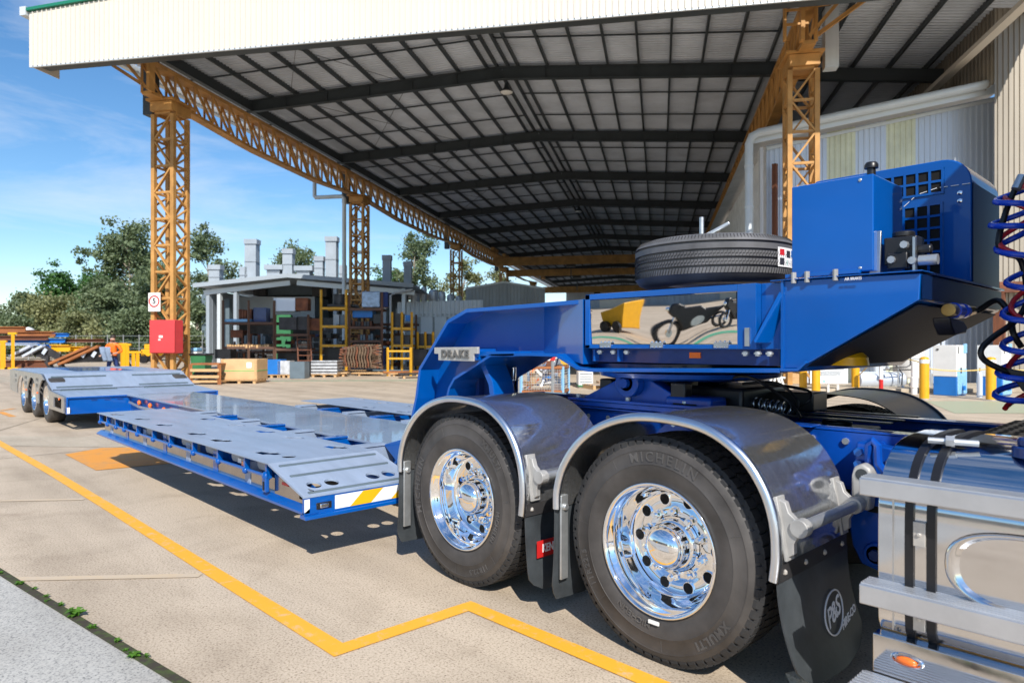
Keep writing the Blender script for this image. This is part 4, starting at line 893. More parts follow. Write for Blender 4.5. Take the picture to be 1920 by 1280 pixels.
# engine power pack
ex1 = npoly[2][0]-.005; ex0 = ex1-.80; ey0, ey1 = 3.97, 4.53; ez0 = npoly[2][1]+.012; ez1 = 2.385
arc = [(ex1-.13+.13*math.sin(a), ez1-.13+.13*math.cos(a)) for a in [math.pi/2*i/8 for i in range(9)]]
pk = O('power_pack', M().prism([(ex0, ez0), (ex0, ez1-.04), (ex0+.04, ez1)]+arc+[(ex1, ez0)], ey0, ey1), 'blue', trailer, smooth=40, bevel=.006)
O('end_face_shade', M().box((ex1+.001, ey0+.008, ez0+.005), (ex1+.005, ey1-.008, ez1-.135)), 'end_shade', pk, smooth=0)  # navy sheet paints the dark reflection on the power pack's end
def grille(x1, z1, nx, nz, step, skip=()):
    bk = M(); 
    for i in range(nx):
        for j in range(nz):
            if (i, j) in skip: continue
            bk.box((x1-i*step-step*.80, ey0-.0015, z1-j*step*1.05-step*.84), (x1-i*step, ey0+.01, z1-j*step*1.05))
    O('vent', bk, 'hole', pk, smooth=0)
    fr = M(); x0 = x1-nx*step; z0 = z1-nz*step*1.05
    for i in range(nx+1): fr.box((x1-i*step+.0, ey0-.008, z0), (x1-i*step+step*.2, ey0-.002, z1+step*.2))
    for j in range(nz+1): fr.box((x0, ey0-.0075, z1-j*step*1.05), (x1+step*.2, ey0-.0025, z1-j*step*1.05+step*.2))
    O('vent_grille', fr, 'blue', pk, smooth=0)
grille(ex1-.13, 2.335, 8, 2, .058)
grille(ex1-.135, 2.16, 3, 8, .058)
sp = [Vector((ex1-.005, ey0-.004, 2.245)), Vector((ex1-.15, ey0-.004, 2.245)), Vector((ex1-.24, ey0-.004, 2.225)), Vector((ex1-.42, ey0-.004, 2.07)), Vector((ex1-.46, ey0-.004, 2.03))]
m = M()
for a, b in zip(sp, sp[1:]):
    n = max(1, int((b-a).length/.045))
    for k in range(n): m.beam(a.lerp(b, k/n), a.lerp(b, (k+.72)/n), .003, .006, up=(0, 1, 0))
O('panel_seam', m, 'text_white', pk, smooth=0)
for z in (2.205, 2.165): O('panel_screw', M().ico((ex1-.05, ey0-.003, z), .013, (1, .5, 1), 1), 'chrome', pk)
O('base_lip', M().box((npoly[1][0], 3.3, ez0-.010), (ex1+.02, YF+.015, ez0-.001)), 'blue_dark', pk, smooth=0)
# hydraulic valve with bracket
vx = npoly[2][0]-.10; vy = 3.24; vz = npoly[2][1]+.012
v = O('hydraulic_valve', M().box((vx-.07, vy, vz+.04), (vx+.06, vy+.11, vz+.16)).cyl((vx-.005, vy+.05, vz+.16), (vx-.005, vy+.05, vz+.185), .045, 16).box((vx-.05, vy-.02, vz+.02), (vx+.03, vy+.02, vz+.09)).cyl((vx+.02, vy+.03, vz+.10), (vx+.11, vy+.03, vz+.10), .02, 10), 'black', trailer, bevel=.006)
O('bracket', M().prism([(vx-.12, vz+.0), (vx-.075, vz+.0), (vx-.07, vz+.19), (vx-.105, vz+.19)], vy-.03, vy-.018), 'steel', v, bevel=.002)
for dx, dz in ((-.03, .06), (.02, .12), (.05, .05), (-.15, .09)): O('fitting', M().cyl((vx+dx, vy-.035, vz+dz), (vx+dx, vy+.02, vz+dz), .016, 8), 'galv', v)
O('fitting', M().cyl((vx+.07, vy, vz+.05), (vx+.14, vy, vz+.05), .022, 12), 'galv', v)
O('bracket', M().strip([(vx+.06, vz), (vx+.06, vz+.15)], .01, vy-.02, vy+.01), 'steel', v, smooth=0)
# gladhand couplings at the nose front
cx = npoly[3][0]+.03
gl = O('air_coupling', M().cyl((cx, 3.45, 1.60), (cx, 3.62, 1.60), .03, 14).cyl((cx, 3.62, 1.60), (cx, 3.72, 1.605), .022, 8).cyl((cx, 3.72, 1.605), (cx, 3.82, 1.61), .026, 6), 'brass', trailer, bevel=.003)
O('coupling_body', M().cyl((cx, 3.52, 1.60), (cx, 3.60, 1.60), .036, 16), 'hose_blue', gl)
O('coupling_ring', M().cyl((cx, 3.66, 1.603), (cx, 3.70, 1.603), .034, 12), 'hose_blue', gl)
O('coupling_bracket', M().prism([(3.40, 1.565), (3.62, 1.555), (3.68, 1.53), (3.66, 1.50), (3.48, 1.49), (3.42, 1.53)], cx-.05, cx+.02, 'x'), 'black', gl, bevel=.006)
# ---- spine, cross members, wings
SPX0, SPX1 = -13.3, -4.75
sy0, sy1 = 3.30, 4.42
spn = O('spine_beam', M().box((SPX0, sy0, .548), (SPX1, sy1, .57)).box((SPX0, sy0+.08, .25), (SPX1, sy0+.11, .548)).box((SPX0, sy1-.11, .25), (SPX1, sy1-.08, .548)).box((SPX0, sy0, .235), (SPX1, sy1, .25)), 'spine', trailer, smooth=0, bevel=.003)
O('side_web', M().box((SPX0, sy0+.068, .252), (SPX1, sy0+.078, .546)).box((SPX0, sy1-.078, .252), (SPX1, sy1-.068, .546)), 'blue', spn, smooth=0)
O('spine_joint', M().prism([(SPX1-.05, .57), (-4.62, .66), (-4.3, .82), (-4.2, .82), (-4.2, .30), (SPX1-.05, .25)], sy0+.03, sy1-.03), 'blue', spn, smooth=0, bevel=.005)
for y in (sy0-.02, sy1): O('knee_plate', M().prism([(-5.1, .575), (-4.62, .70), (-4.40, 1.0), (-4.28, 1.0), (-4.28, .33), (-4.7, .33)], y, y+.025), 'blue', spn, smooth=0, bevel=.003)
dX = [-9.1+i*.66 for i in range(7)]
for i, x in enumerate(dX):
    O('cross_member', M().box((x-.05, 2.1, .40), (x+.05, sy0+.07, .565)).box((x-.06, 2.85, .568), (x+.06, sy0+.0, .585)), 'blue' if i % 2 else 'deck', trailer, smooth=0, bevel=.002)
    O('cross_member', M().box((x-.05, sy1-.07, .40), (x+.05, 5.6, .565)).box((x-.06, sy1, .568), (x+.06, 4.7, .585)), 'blue' if i % 2 else 'deck', trailer, smooth=0, bevel=.002)
O('load_label', M().box((-5.9, sy0+.06, .36), (-5.55, sy0+.066, .47)), 'white_tape', spn, smooth=0)
DZ = .62
def ell(m, x, y, a, b, z0, z1, n=14): m.prism([(x+a*math.cos(2*math.pi*i/n), y+b*math.sin(2*math.pi*i/n)) for i in range(n)], z0, z1, 'z')
def wing(y0, y1, near):
    yo, yi = (y0, y1) if near else (y1, y0)
    base = M().box((-9.47, y0, DZ-.007), (-4.62, y1, DZ)); cut = M()
    for xs, yy in (((-8.35, -7.58, -6.63, -6.03, -5.08), .19), ((-7.85, -7.05, -6.35, -5.75, -5.0), .72), ((-9.1,), .12)):
        for x in xs:
            y = yo+(yy if near else -yy)
            cut.prism([(x-.13, y-.055), (x+.06, y-.055), (x+.075, y-.01), (x+.13, y+.005), (x+.145, y+.055), (x+.02, y+.075), (x-.02, y+.03), (x-.12, y+.01)], DZ-.05, DZ+.05, 'z')
    ell(cut, -4.80, yo+(.24 if near else -.24), .06, .05, DZ-.05, DZ+.05)
    pl = O('deck_wing', boolcut(base, cut), 'deck', trailer, smooth=0)
    x1, z1 = -4.09, .475
    # ramp with round lashing holes
    rm = M().add([(-4.62, y0, DZ), (-4.62, y1, DZ), (x1, y1-(.0 if near else 0), z1), (x1, y0, z1), (-4.62, y0, DZ-.014), (-4.62, y1, DZ-.014), (x1, y1, z1-.014), (x1, y0, z1-.014)], [(0,1,2,3), (7,6,5,4), (0,4,5,1), (1,5,6,2), (2,6,7,3), (3,7,4,0)])
    cut = M()
    for f in (.24, .76):
        for k in (-1, 1): ell(cut, -4.225+k*-.0, y0+(y1-y0)*f+k*.065, .05, .05, .3, .7, 18)
    rp = O('ramp', boolcut(rm, cut), 'deck', pl, smooth=0)
    sl_ = (z1-DZ)/(x1+4.62)
    for xs in (-4.55, -4.38, -4.12): O('ramp_bead', M().beam((xs, y0+.05, DZ+sl_*(xs+4.62)+.004), (xs, y1-.05, DZ+sl_*(xs+4.62)+.004), .02, .012), 'cab_grey', pl, smooth=0)
    # front face with hazard stripes
    ff = O('front_face', M().box((x1-.012, y0, .345), (x1+.006, y1, z1-.016)), 'blue', pl, smooth=0)
    O('front_sill', M().box((x1-.05, y0, .325), (x1+.03, y1, .350)), 'blue', ff, smooth=0, bevel=.004)
    a = y0+.22; wst = (y1-a)/4; sk = .10
    for k in range(4):
        o = O('hazard_stripe', M().add([(x1+.008, max(a, a+k*wst-(sk/2 if k else 0)), .362), (x1+.008, a+(k+1)*wst-(sk/2 if k < 3 else 0), .362), (x1+.008, min(y1-.01, a+(k+1)*wst+(sk/2 if k < 3 else 0)), .452), (x1+.008, a+k*wst+(sk/2 if k else 0), .452)], [(0,1,2,3)]), 'white_tape' if k % 2 == 0 else 'yellow_tape', ff, smooth=0)
    O('corner_reflector', M().box((x1+.006, y0+.004, .365), (x1+.010, y0+.04, .455)), 'white_tape', ff, smooth=0)
    O('front_lamp', M().box((x1+.006, y0+.11, .385), (x1+.02, y0+.17, .415)), 'chrome', ff, bevel=.005); O('lamp_housing', M().box((x1+.005, y0+.085, .378), (x1+.012, y0+.195, .422)), 'black', ff, bevel=.004)
    # side: posts, rope rail, tags, stainless strip, bottom flange
    yd = 1 if near else -1
    O('side_sill', M().prism([(yo, .355), (yo, .372), (yo+yd*.05, .405), (yo+yd*.10, .405), (yo+yd*.10, .355)], -9.5, x1+.01, 'x'), 'blue', pl, smooth=0, bevel=.003)
    O('stainless_strip', M().box((-9.42, yo+yd*.075, .405), (x1-.02, yo+yd*.085, .50)), 'strip', pl, smooth=0)
    O('inner_wall', M().prism([(-9.42, .40), (-9.42, .60), (-4.64, .60), (x1-.04, .45), (x1-.04, .40)], yo+yd*.16, yo+yd*.17), 'blue', pl, smooth=0)
    O('rope_rail', M().cyl((-9.45, yo+yd*.035, .515), (-4.66, yo+yd*.035, .515), .013, 10), 'blue', pl)
    xs = [-9.44, -9.1, -8.72, -8.38, -7.88, -7.34, -6.82, -6.2, -5.62, -5.08, -4.70]
    for i, x in enumerate(xs):
        O('rail_post', M().box((x-.013, yo+yd*.02, .50), (x+.013, yo+yd*.06, DZ-.015)).ico((x, yo+yd*.03, .508), .026, (1, 1, 1), 2), 'blue', pl, smooth=30)
        if i < len(xs)-1 and near:
            xm = (x+xs[i+1])/2; wv = (xs[i+1]-x)*.42
            O('rubber_tag', M().prism([(xm-wv/2, DZ-.016), (xm+wv/2, DZ-.016), (xm+wv/2, .555), (xm+wv/2-.025, .532), (xm-wv/2+.025, .532), (xm-wv/2, .555)], yo+yd*.075, yo+yd*.085), 'cast', pl, smooth=0)
    if near:
        for x in (-9.17, -6.28, -5.18, -4.22):
            z = .55 if x < -4.5 else .45
            O('side_lamp', M().box((x-.03, yo+.05, z-.025), (x+.03, yo+.072, z+.01)), 'amber', pl, bevel=.004); O('lamp_housing', M().box((x-.03, yo+.05, z+.012), (x+.03, yo+.073, z+.028)), 'cast', pl, bevel=.003)
        O('side_skirt', M().prism([(-4.62, DZ-.016), (x1-.02, z1-.016), (x1-.02, .40), (-4.62, .40)], yo+.05, yo+.06), 'strip', pl, smooth=0)
        O('latch', M().box((-4.72, yo+.0, .41), (-4.66, yo+.03, .52)).ico((-4.69, yo+.01, .52), .035, (1, .6, 1), 2), 'blue', pl, bevel=.006); O('latch_slot', M().box((-4.70, yo-.004, .425), (-4.68, yo, .485)), 'hole', pl, smooth=0)
        O('red_sticker', M().box((-4.50, yo+.046, .485), (-4.40, yo+.049, .505)), 'red', pl, smooth=0)
        O('white_plate', M().box((-5.30, yo+.06, .535), (-5.24, yo+.066, .57)), 'white_tape', pl, smooth=0)
    return pl
wing(2.03, 2.90, True); wing(4.66, 5.52, False)
# ---- rear bogie
ry0, ry1, RX = 2.40, 4.86, -13.3
rb = O('bogie_deck', M().prism([(RX, .555), (RX, .575), (RX-1.25, .625), (RX-2.05, .89), (RX-2.1, .895), (-19.2, .895), (-19.2, .86), (RX-2.1, .86), (RX-1.25, .59)], ry0+.02, ry1), 'deck', trailer, smooth=0, bevel=.003)
O('front_beam', M().box((RX-.02, ry0, .545), (RX+.03, ry1, .57)).box((RX-.03, ry0, .30), (RX, ry1, .545)).box((RX-.02, ry0, .285), (RX+.035, ry1, .31)).box((RX-.02, ry0, .31), (RX+.03, ry0+.03, .55)).box((RX-.02, ry1-.03, .31), (RX+.03, ry1, .55)), 'blue', rb, smooth=0, bevel=.003)
for f in (.15, .23, .31, .72, .8, .88): O('beam_slot', M().box((RX+.0005, ry0+(ry1-ry0)*f, .49), (RX+.003, ry0+(ry1-ry0)*f+.09, .51)), 'blue_dark', rb, smooth=0)
for x, z0 in ((RX-1.02, .62), (RX-1.35, .668), (RX-1.85, .835)):
    for ya, yb_ in (((ry0+.1, ry0+1.0), (ry1-1.0, ry1-.1))): O('deck_bead', M().beam((x, ya, z0+.005), (x, yb_, z0+.005), .03, .02), 'cab_grey', rb, smooth=0)
O('deck_split', M().beam((RX-1.25, ry0+.03, .630), (RX-1.25, ry1-.03, .630), .03, .012), 'black', rb, smooth=0)
O('deck_opening', M().box((-18.8, ry0+.7, .896), (-16.2, ry1-.7, .90)), 'blue', rb, smooth=0)
side = M().box((-19.2, ry0-.03, .28), (-13.35, ry0, .89)); cut = M()
side = M().prism([(-19.2, .42), (-19.2, .885), (RX-2.08, .885), (RX-1.27, .618), (RX-.05, .568), (RX-.05, .30), (-14.75, .30)], ry0-.02, ry0)
TWX = (-15.15, -16.42, -17.68); TR = .41
for x in TWX:
    n = 20; cut.prism([(x-.50, .0)]+[(x+.50*math.cos(math.pi-math.pi*i/n), .42+.37*math.sin(math.pi*i/n)) for i in range(n+1)]+[(x+.50, .0)], ry0-.1, ry0+.1)
for x in (-15.8, -17.05, -18.35):
    for dx in (-.13, .02):
        for dz in (.73, .62): cut.box((x+dx, ry0-.1, dz), (x+dx+.11, ry0+.1, dz+.07))
cut.box((-14.2, ry0-.1, .36), (-13.55, ry0+.1, .53))
O('side_guard', boolcut(side, cut), 'steel', rb, smooth=0)
O('side_inner', M().box((-19.1, ry0+.30, .30), (-15.45, ry0+.33, .855)).box((-14.5, ry0+.15, .32), (-13.4, ry0+.17, .55)), 'blue', rb, smooth=0)
for x in (-13.7, -15.75, -17.0): O('side_lamp', M().box((x-.03, ry0-.035, .50), (x+.03, ry0-.021, .54)), 'amber', rb, bevel=.004)
O('corner_reflector', M().box((RX+.0355, ry0+.01, .30), (RX+.04, ry0+.05, .40)), 'white_tape', rb, smooth=0)
ttm = M().lathe([(.27, .03), (.28, .0), (.32, -.006), (.38, .0), (.40, .015), (.41, .03), (.41, .25), (.40, .265), (.36, .28), (.28, .27), (.27, .25)], 56).mesh('tyre', 'rubber', 50)
trm = M().lathe([(.265, .06), (.272, .0), (.268, -.006), (.258, .0), (.24, .03), (.235, .09), (.22, .11), (.17, .10), (.12, .10), (.10, .09), (.095, .03), (.07, .02), (0, .02)], 48).mesh('wheel', 'chrome', 60)
for x in TWX:
    for y, f in ((ry0+.03, 0), (ry1+.0, math.pi)):
        w_ = O('wheel', trm, None, trailer, loc=(x, y, TR)); w_.rotation_euler = (0, .3, f); O('tyre', ttm, None, w_)
        m = M()
        for i in range(8): 
            t = 2*math.pi*i/8; m.cyl((.145*math.cos(t), .10, .145*math.sin(t)), (.145*math.cos(t), .08, .145*math.sin(t)), .016, 6)
        O('wheel_nuts', m, 'chrome', w_)
    O('axle', M().cyl((x, 2.6, TR), (x, 4.7, TR), .07, 12), 'black', trailer)
for k, (x, z) in enumerate(((-12.6, .47), (-12.0, .46), (-11.3, .44))): O('amber_beacon', M().ico((x, sy0+.02, z), .045, (1, .7, 1), 2), 'amber', spn)
O('hydraulic_hose', M().tube([(-13.2, sy0+.03, .44), (-12.5, sy0+.0, .40), (-11.8, sy0+.01, .41), (-11, sy0+.03, .38), (-9.6, sy0+.04, .37)], .022, 8), 'galv', spn)
# ------------------------------------------------------------------ spare wheel on the neck
sc = Vector((-2.24, 3.85, 1.80))
sp_ = thing('spare_tyre', 'spare truck tyre lying flat on the blue gooseneck', 'tyre', sc)
pr_ = [(.29, .02), (.33, .0), (.42, .004), (.455, .02), (.472, .045)]
z = .05
for k in range(4): pr_ += [(.478, z), (.480, z+.032), (.462, z+.035), (.462, z+.045)]; z += .046
pr_ += [(.478, z), (.474, z+.01), (.455, z+.03), (.42, z+.045), (.33, z+.05), (.29, z+.03)]
body = O('tyre', M().lathe(pr_, 84, sc, 'z'), 'spare_rubber', sp_, smooth=40)
m = M()
for i in range(150):        # sipes and shoulder cuts
    t = 2*math.pi*i/150; c, s = math.cos(t), math.sin(t)
    m.beam(sc+Vector((.4805*c, .4805*s, .05)), sc+Vector((.4805*math.cos(t+.02), .4805*math.sin(t+.02), .083)), .003, .004)
    m.beam(sc+Vector((.470*c, .470*s, z+.012)), sc+Vector((.452*c, .452*s, z+.034)), .004, .005)
    for zz in (.096, .142):
        q = [sc+Vector((.481*math.cos(t+a), .481*math.sin(t+a), zz+b)) for a, b in ((0, 0), (.012, .017), (.03, .017), (.042, .034))]
        for a, b in zip(q, q[1:]): m.beam(a, b, .003, .003)
tag(O('sipes', m, 'tread', body, smooth=0), kind='stuff')
O('rim', M().lathe([(.285, .02), (.27, .06), (.25, .1), (.2, .13), (.0, .13)], 40, sc, 'z').lathe([(.285, z+.02), (.27, z), (.25, .16)], 40, sc, 'z'), 'dirtywhite', sp_)
m = M(); vs = []
for i in range(7):
    t = R_(-13+i*4); vs += [sc+Vector((.4825*math.cos(t), .4825*math.sin(t), .09)), sc+Vector((.4825*math.cos(t), .4825*math.sin(t), .20))]
st_ = O('paper_label', m.add(vs, [(2*i, 2*i+2, 2*i+3, 2*i+1) for i in range(6)]), 'paper', sp_, smooth=0)
for k, (t0, t1, z0, z1, mt) in enumerate(((6, 11, .10, .14, 'text_dark'), (6, 11, .155, .19, 'red'), (14, 26, .10, .13, 'label_teal'), (14, 19, .145, .185, 'text_dark'), (21, 27, .15, .19, 'bright_blue'))):
    O('label_print', M().add([sc+Vector((.4835*math.cos(R_(a)), .4835*math.sin(R_(a)), b)) for a, b in ((t0-17, z0), (t1-17, z0), (t1-17, z1), (t0-17, z1))], [(0,1,2,3)]), mt, st_, smooth=0)
cl_ = O('clamp_plate', M().box(sc+Vector((-.12, -.20, z+.05)), sc+Vector((.16, .1, z+.065))).cyl(sc+Vector((-.02, -.1, z+.065)), sc+Vector((-.02, -.1, z+.20)), .014, 10).beam(sc+Vector((0, -.1, z+.08)), sc+Vector((.14, -.05, z+.15)), .02, .02), 'galv', sp_, bevel=.004)
# ------------------------------------------------------------------ suzi coils behind the cab
def coilpath(pts, r, turns, ph=0, n=14):
    P = [tuple(p) for p in pts]; ax = cat_rom([Vector(p) for p in P], 12); L_ = len(ax)-1; out = []
    N = turns*n
    for i in range(N+1):
        f = i/N*L_; k = min(int(f), L_-1); c = ax[k].lerp(ax[k+1], f-k); t = 2*math.pi*i/n+ph
        out.append(c+RT*(math.cos(t)*r)+FW*(math.sin(t)*r)+Vector((0, 0, .012*math.cos(t))))
    return out
axp = [px(1905, 355, 3.08), px(1898, 400, 3.08), px(1893, 440, 3.07), px(1925, 500, 3.06), px(1916, 560, 3.05), px(1918, 620, 3.04), px(1912, 675, 3.02), px(1902, 720, 3.0), px(1905, 755, 3.0)]
hz = thing('coiled_air_hose', 'bright blue coiled air hose hanging behind the cab', 'hose', axp[-1])
O('hose', M().tube(coilpath(axp, .072, 8), .0135, 8), 'hose_blue', hz, smooth=60); O('end_fitting', M().cyl(axp[0], axp[0]+Vector((.02, .02, .06)), .02, 10), 'galv', hz)
hz = thing('coiled_air_hose', 'red coiled air hose wound inside the blue one behind the cab', 'hose', axp[-1])
O('hose', M().tube(coilpath([p+RT*.02+Vector((0,0,-.02)) for p in axp], .056, 4, 2.4), .0115, 8), 'hose_red', hz, smooth=60); O('end_fitting', M().cyl(axp[0]+RT*.03, axp[0]+RT*.03+Vector((0, 0, .05)), .018, 10), 'red', hz)
hz = thing('electrical_cable', 'thick black cable looping down beside the coiled hoses', 'cable', axp[-1])
O('cable', M().tube(cat_rom([px(1905, 350, 3.1), px(1885, 400, 3.1), px(1872, 455, 3.1), px(1885, 475, 3.1), px(1915, 490, 3.12), px(1925, 560, 3.1), px(1905, 600, 3.06), px(1862, 632, 3.04), px(1840, 655, 3.02), px(1846, 675, 3.02), px(1880, 693, 3.0), px(1910, 704, 3.0), px(1950, 720, 3.0)], 6), .013, 8), 'hose_black', hz, smooth=60)
O('plug', M().prism([(0, 0), (.10, -.02), (.12, -.07), (.06, -.10)], -.02, .02), 'black', hz, bevel=.004, loc=px(1888, 690, 3.0))
hz = thing('supply_hose', 'short black hose curving from the brass coupling on the nose', 'hose', px(1860, 560, 3.2))
O('hose', M().tube(cat_rom([Vector((cx, 3.80, 1.61)), Vector((cx+.01, 3.9, 1.61)), px(1870, 563, 3.2), px(1893, 590, 3.15), px(1900, 625, 3.1), px(1915, 650, 3.1)], 6), .014, 8), 'hose_black', hz, smooth=60)
O('ferrule', M().cyl((cx, 3.78, 1.609), (cx, 3.86, 1.611), .021, 10), 'brass', hz)

# ------------------------------------------------------------------ trees
def tree(name, label, u, d, vtop, wpx, lm, nclump=70, nleaf=80, leaf=.34, trunk=.28, clear=.35, group='trees beyond the yard', seed=0, zmin=None, lean=0):
    rnd = random.Random(seed or int(u*7+d)); base = W(d, (u-960)/1280*d, 0); H_ = 1.45+(645-vtop)/1280*d; wid = wpx/1280*d
    t = thing(name, label, 'tree', base, group)
    tk = M(); top = base+Vector((lean, 0, H_*.82)); P = [base, base.lerp(top, .35)+Vector((rnd.uniform(-.4, .4), rnd.uniform(-.4, .4), 0)), base.lerp(top, .7)+Vector((rnd.uniform(-.5, .5), rnd.uniform(-.5, .5), 0)), top]
    ax = cat_rom(P, 4); tk.tube(ax, [trunk*(1-.85*i/(len(ax)-1)) for i in range(len(ax))], 7)
    cl = []
    nb = 9+nclump//12
    for b in range(nb):
        f = clear+(1-clear)*(b+rnd.random()*.6)/nb; k = min(int(f*(len(ax)-1)), len(ax)-2); s = ax[k]
        a = rnd.random()*6.28; r = wid/2*rnd.uniform(.35, 1)*(1.05-.75*abs(f-.55)*1.3); e = s+Vector((math.cos(a)*r, math.sin(a)*r, H_*rnd.uniform(.04, .17)))
        if e.z > H_*.97: e.z = H_*.97
        mid = s.lerp(e, .5)+Vector((0, 0, .3)); tk.tube(cat_rom([s, mid, e], 3), [trunk*.34*(1-f*.4)]*3+[trunk*.2]*3+[trunk*.06], 5)
        cl.append((e, 1.0)); cl.append((mid.lerp(e, .5)+Vector((0, 0, .2)), .8))
    cl.append((top+Vector((0, 0, H_*.12)), .9)); cl.append((top+Vector((0, 0, H_*.05)), 1))
    while len(cl) < nclump:
        c, s = cl[rnd.randrange(min(len(cl), 2*nb+2))]; rr = wid*.14
        cl.append((c+Vector((rnd.gauss(0, rr), rnd.gauss(0, rr), rnd.gauss(0, rr*.8))), rnd.uniform(.5, 1)))
    O('trunk', tk, 'bark', t, smooth=60)
    vs = []; fs = []; cr_ = wid*.075+.35
    for c, s in cl:
        if zmin and c.z < zmin: c.z = zmin+rnd.random()
        for i in range(int(nleaf*s)):
            p = c+Vector((rnd.gauss(0, cr_*s*.62), rnd.gauss(0, cr_*s*.62), rnd.gauss(0, cr_*s*.45)))
            if p.z < .3: continue
            a = Vector((rnd.gauss(0, 1), rnd.gauss(0, 1), rnd.gauss(-.5, .8))).normalized(); b = a.orthogonal().normalized(); b.rotate(Matrix.Rotation(rnd.random()*6.28, 3, a)); l = leaf*rnd.uniform(.5, 1.2); w = l*.34; o = len(vs)
            vs += [tuple(p-a*l*.5), tuple(p+b*w), tuple(p+a*l*.5), tuple(p-b*w)]; fs.append((o, o+1, o+2, o+3))
    mm = M(); mm.v = vs; mm.f = fs; me = mm.mesh('crown', lm, 0, fix=False); O('crown', me, None, t)
    return t
tree('gum_tree', 'tall eucalyptus with open crown just left of the yellow column', 238, 80, 415, 125, 'leaf_gum', 187, 109, .42, .34, .25)
tree('gum_tree', 'slim eucalyptus showing its pale trunk right of the yellow column', 388, 78, 424, 80, 'leaf_gum', 75, 86, .36, .22, .4)
tree('gum_tree', 'bushy eucalyptus filling the gap behind the red cabinet', 292, 72, 505, 120, 'leaf_gum', 137, 103, .40, .25, .12)
tree('pine_tree', 'dark green tree, the greenest of the left tree line', 118, 78, 514, 95, 'leaf_green', 120, 110, .36, .3, .2)
tree('pine_tree', 'dark green tree between the greenest tree and the tall eucalyptus', 165, 80, 510, 80, 'leaf_green', 90, 100, .36, .3, .2)
tree('bush_tree', 'leftmost tree of the tree line, grey-green and low', 48, 76, 548, 75, 'leaf_gum', 100, 103, .36, .22, .15)
tree('bush_tree', 'low olive tree under the greenest tree', 100, 66, 560, 110, 'leaf_olive', 90, 90, .34, .2, .08)
tree('bush_tree', 'grey-green tree above the waving worker', 190, 64, 535, 100, 'leaf_gum', 137, 109, .36, .22, .08)
tree('bush_tree', 'shrubby tree above the leaning steel gooseneck parts', 150, 58, 590, 100, 'leaf_olive', 80, 80, .30, .15, .05)
tree('bush_tree', 'shrub beside the foot of the yellow column', 270, 60, 580, 110, 'leaf_gum', 112, 92, .30, .15, .05)
tree('bush_tree', 'dense shrub at the far left edge of the yard', 10, 64, 598, 70, 'leaf_gum', 75, 92, .3, .15, .05)
tree('gum_tree', 'eucalyptus rising between the roof flues of the workshop', 545, 90, 447, 92, 'leaf_gum', 87, 97, .40, .25, .3)
tree('gum_tree', 'tall eucalyptus right of the second yellow column', 778, 88, 430, 90, 'leaf_gum', 93, 92, .42, .26, .3)
tree('gum_tree', 'pale yellowish eucalyptus behind the third yellow column', 872, 95, 482, 80, 'leaf_olive', 70, 80, .42, .26, .2)
tree('gum_tree', 'yellowish eucalyptus just above the grey shed', 935, 105, 495, 80, 'leaf_olive', 60, 80, .42, .26, .2)
tree('bush_tree', 'low green tree behind the tallest flue', 715, 85, 505, 60, 'leaf_green', 40, 80, .36, .2, .1)
tree('bush_tree', 'shrub behind the workshop corner beside the yellow column', 365, 62, 560, 60, 'leaf_gum', 75, 92, .3, .15, .05)
fence_ = thing('chain_fence', 'wire mesh fence under the trees behind the yellow stands', 'fence', W(52, -30, 0))
for i in range(26):
    p = W(54, -42+i*1.25, 0); bar('post', p, p+Vector((0, 0, 2.2)), .06, .06, 'galv', fence_)
for zz in (.1, .6, 1.1, 1.6, 2.1): bar('wire', W(54, -42, zz), W(54, -42+25*1.25, zz), .02, .02, 'galv', fence_)
hs_ = thing('cream_house', 'small cream house glimpsed through the trees', 'building', W(70, -42, 0))
O('wall', M().cbox(W(72, (200-960)/1280*72, 2), (2.6, 4, 4), RT, FW), 'cream_wall', hs_, smooth=0); O('roof', M().cbox(W(72, (200-960)/1280*72, 4.15), (3.0, 4.4, .3), RT, FW), 'dirtywhite', hs_, smooth=0)

# ------------------------------------------------------------------ workshop with flues
ws_ = thing('flue_workshop', 'white gabled workshop open at the front with flues on its roof', 'building', W(50, -15, 0))
def cb(u0, u1, v0, v1, d, dep, mt, nm, parent, bev=0, base=None):      # box facing the camera by photo extents
    a = px(u0, v0, d); b = px(u1, v1, d); zt_, zb_ = a.z, (b.z if base is None else base)
    c = (a+b)/2; c.z = (zt_+zb_)/2; w = (u1-u0)/1280*d
    return O(nm, M().cbox(c+FW*dep/2, (w, dep, abs(zt_-zb_)), RT, FW), mt, parent, smooth=0, bevel=bev)
L0, L1, LR = -22.4, -7.7, -16.2
zE, zRg = 5.62, 6.35
m = M()
for (la, za, lb_, zb_) in ((L0-.6, zE, LR, zRg), (LR, zRg, L1+.6, zE)):
    m.add([W(49.3, la, za), W(49.3, lb_, zb_), W(66, lb_, zb_), W(66, la, za), W(49.3, la, za+.12), W(49.3, lb_, zb_+.12), W(66, lb_, zb_+.12), W(66, la, za+.12)], [(0,1,2,3), (7,6,5,4), (0,4,5,1), (1,5,6,2), (2,6,7,3), (3,7,4,0)])
rf = O('roof', m, 'workshop', ws_, smooth=0)
for la, za, lb_, zb_ in ((L0-.6, zE, LR, zRg), (LR, zRg, L1+.6, zE)):
    bar('barge_board', W(49.2, la, za+.05), W(49.2, lb_, zb_+.05), .08, .30, 'workshop', ws_); bar('portal_rafter', W(49.9, la+.5, za-.42), W(49.9, lb_, zb_-.42), .2, .35, 'gutter', ws_)
for l_, mt in ((L0+.2, 'workshop'), (L0+1.0, 'gutter'), (L0+2.2, 'workshop'), (-12.9, 'workshop'), (-9.3, 'workshop'), (L1-.2, 'gutter')):
    bar('portal_column', W(50, l_, 0), W(50, l_, zE-.1), .26, .30, mt, ws_, up=AV)
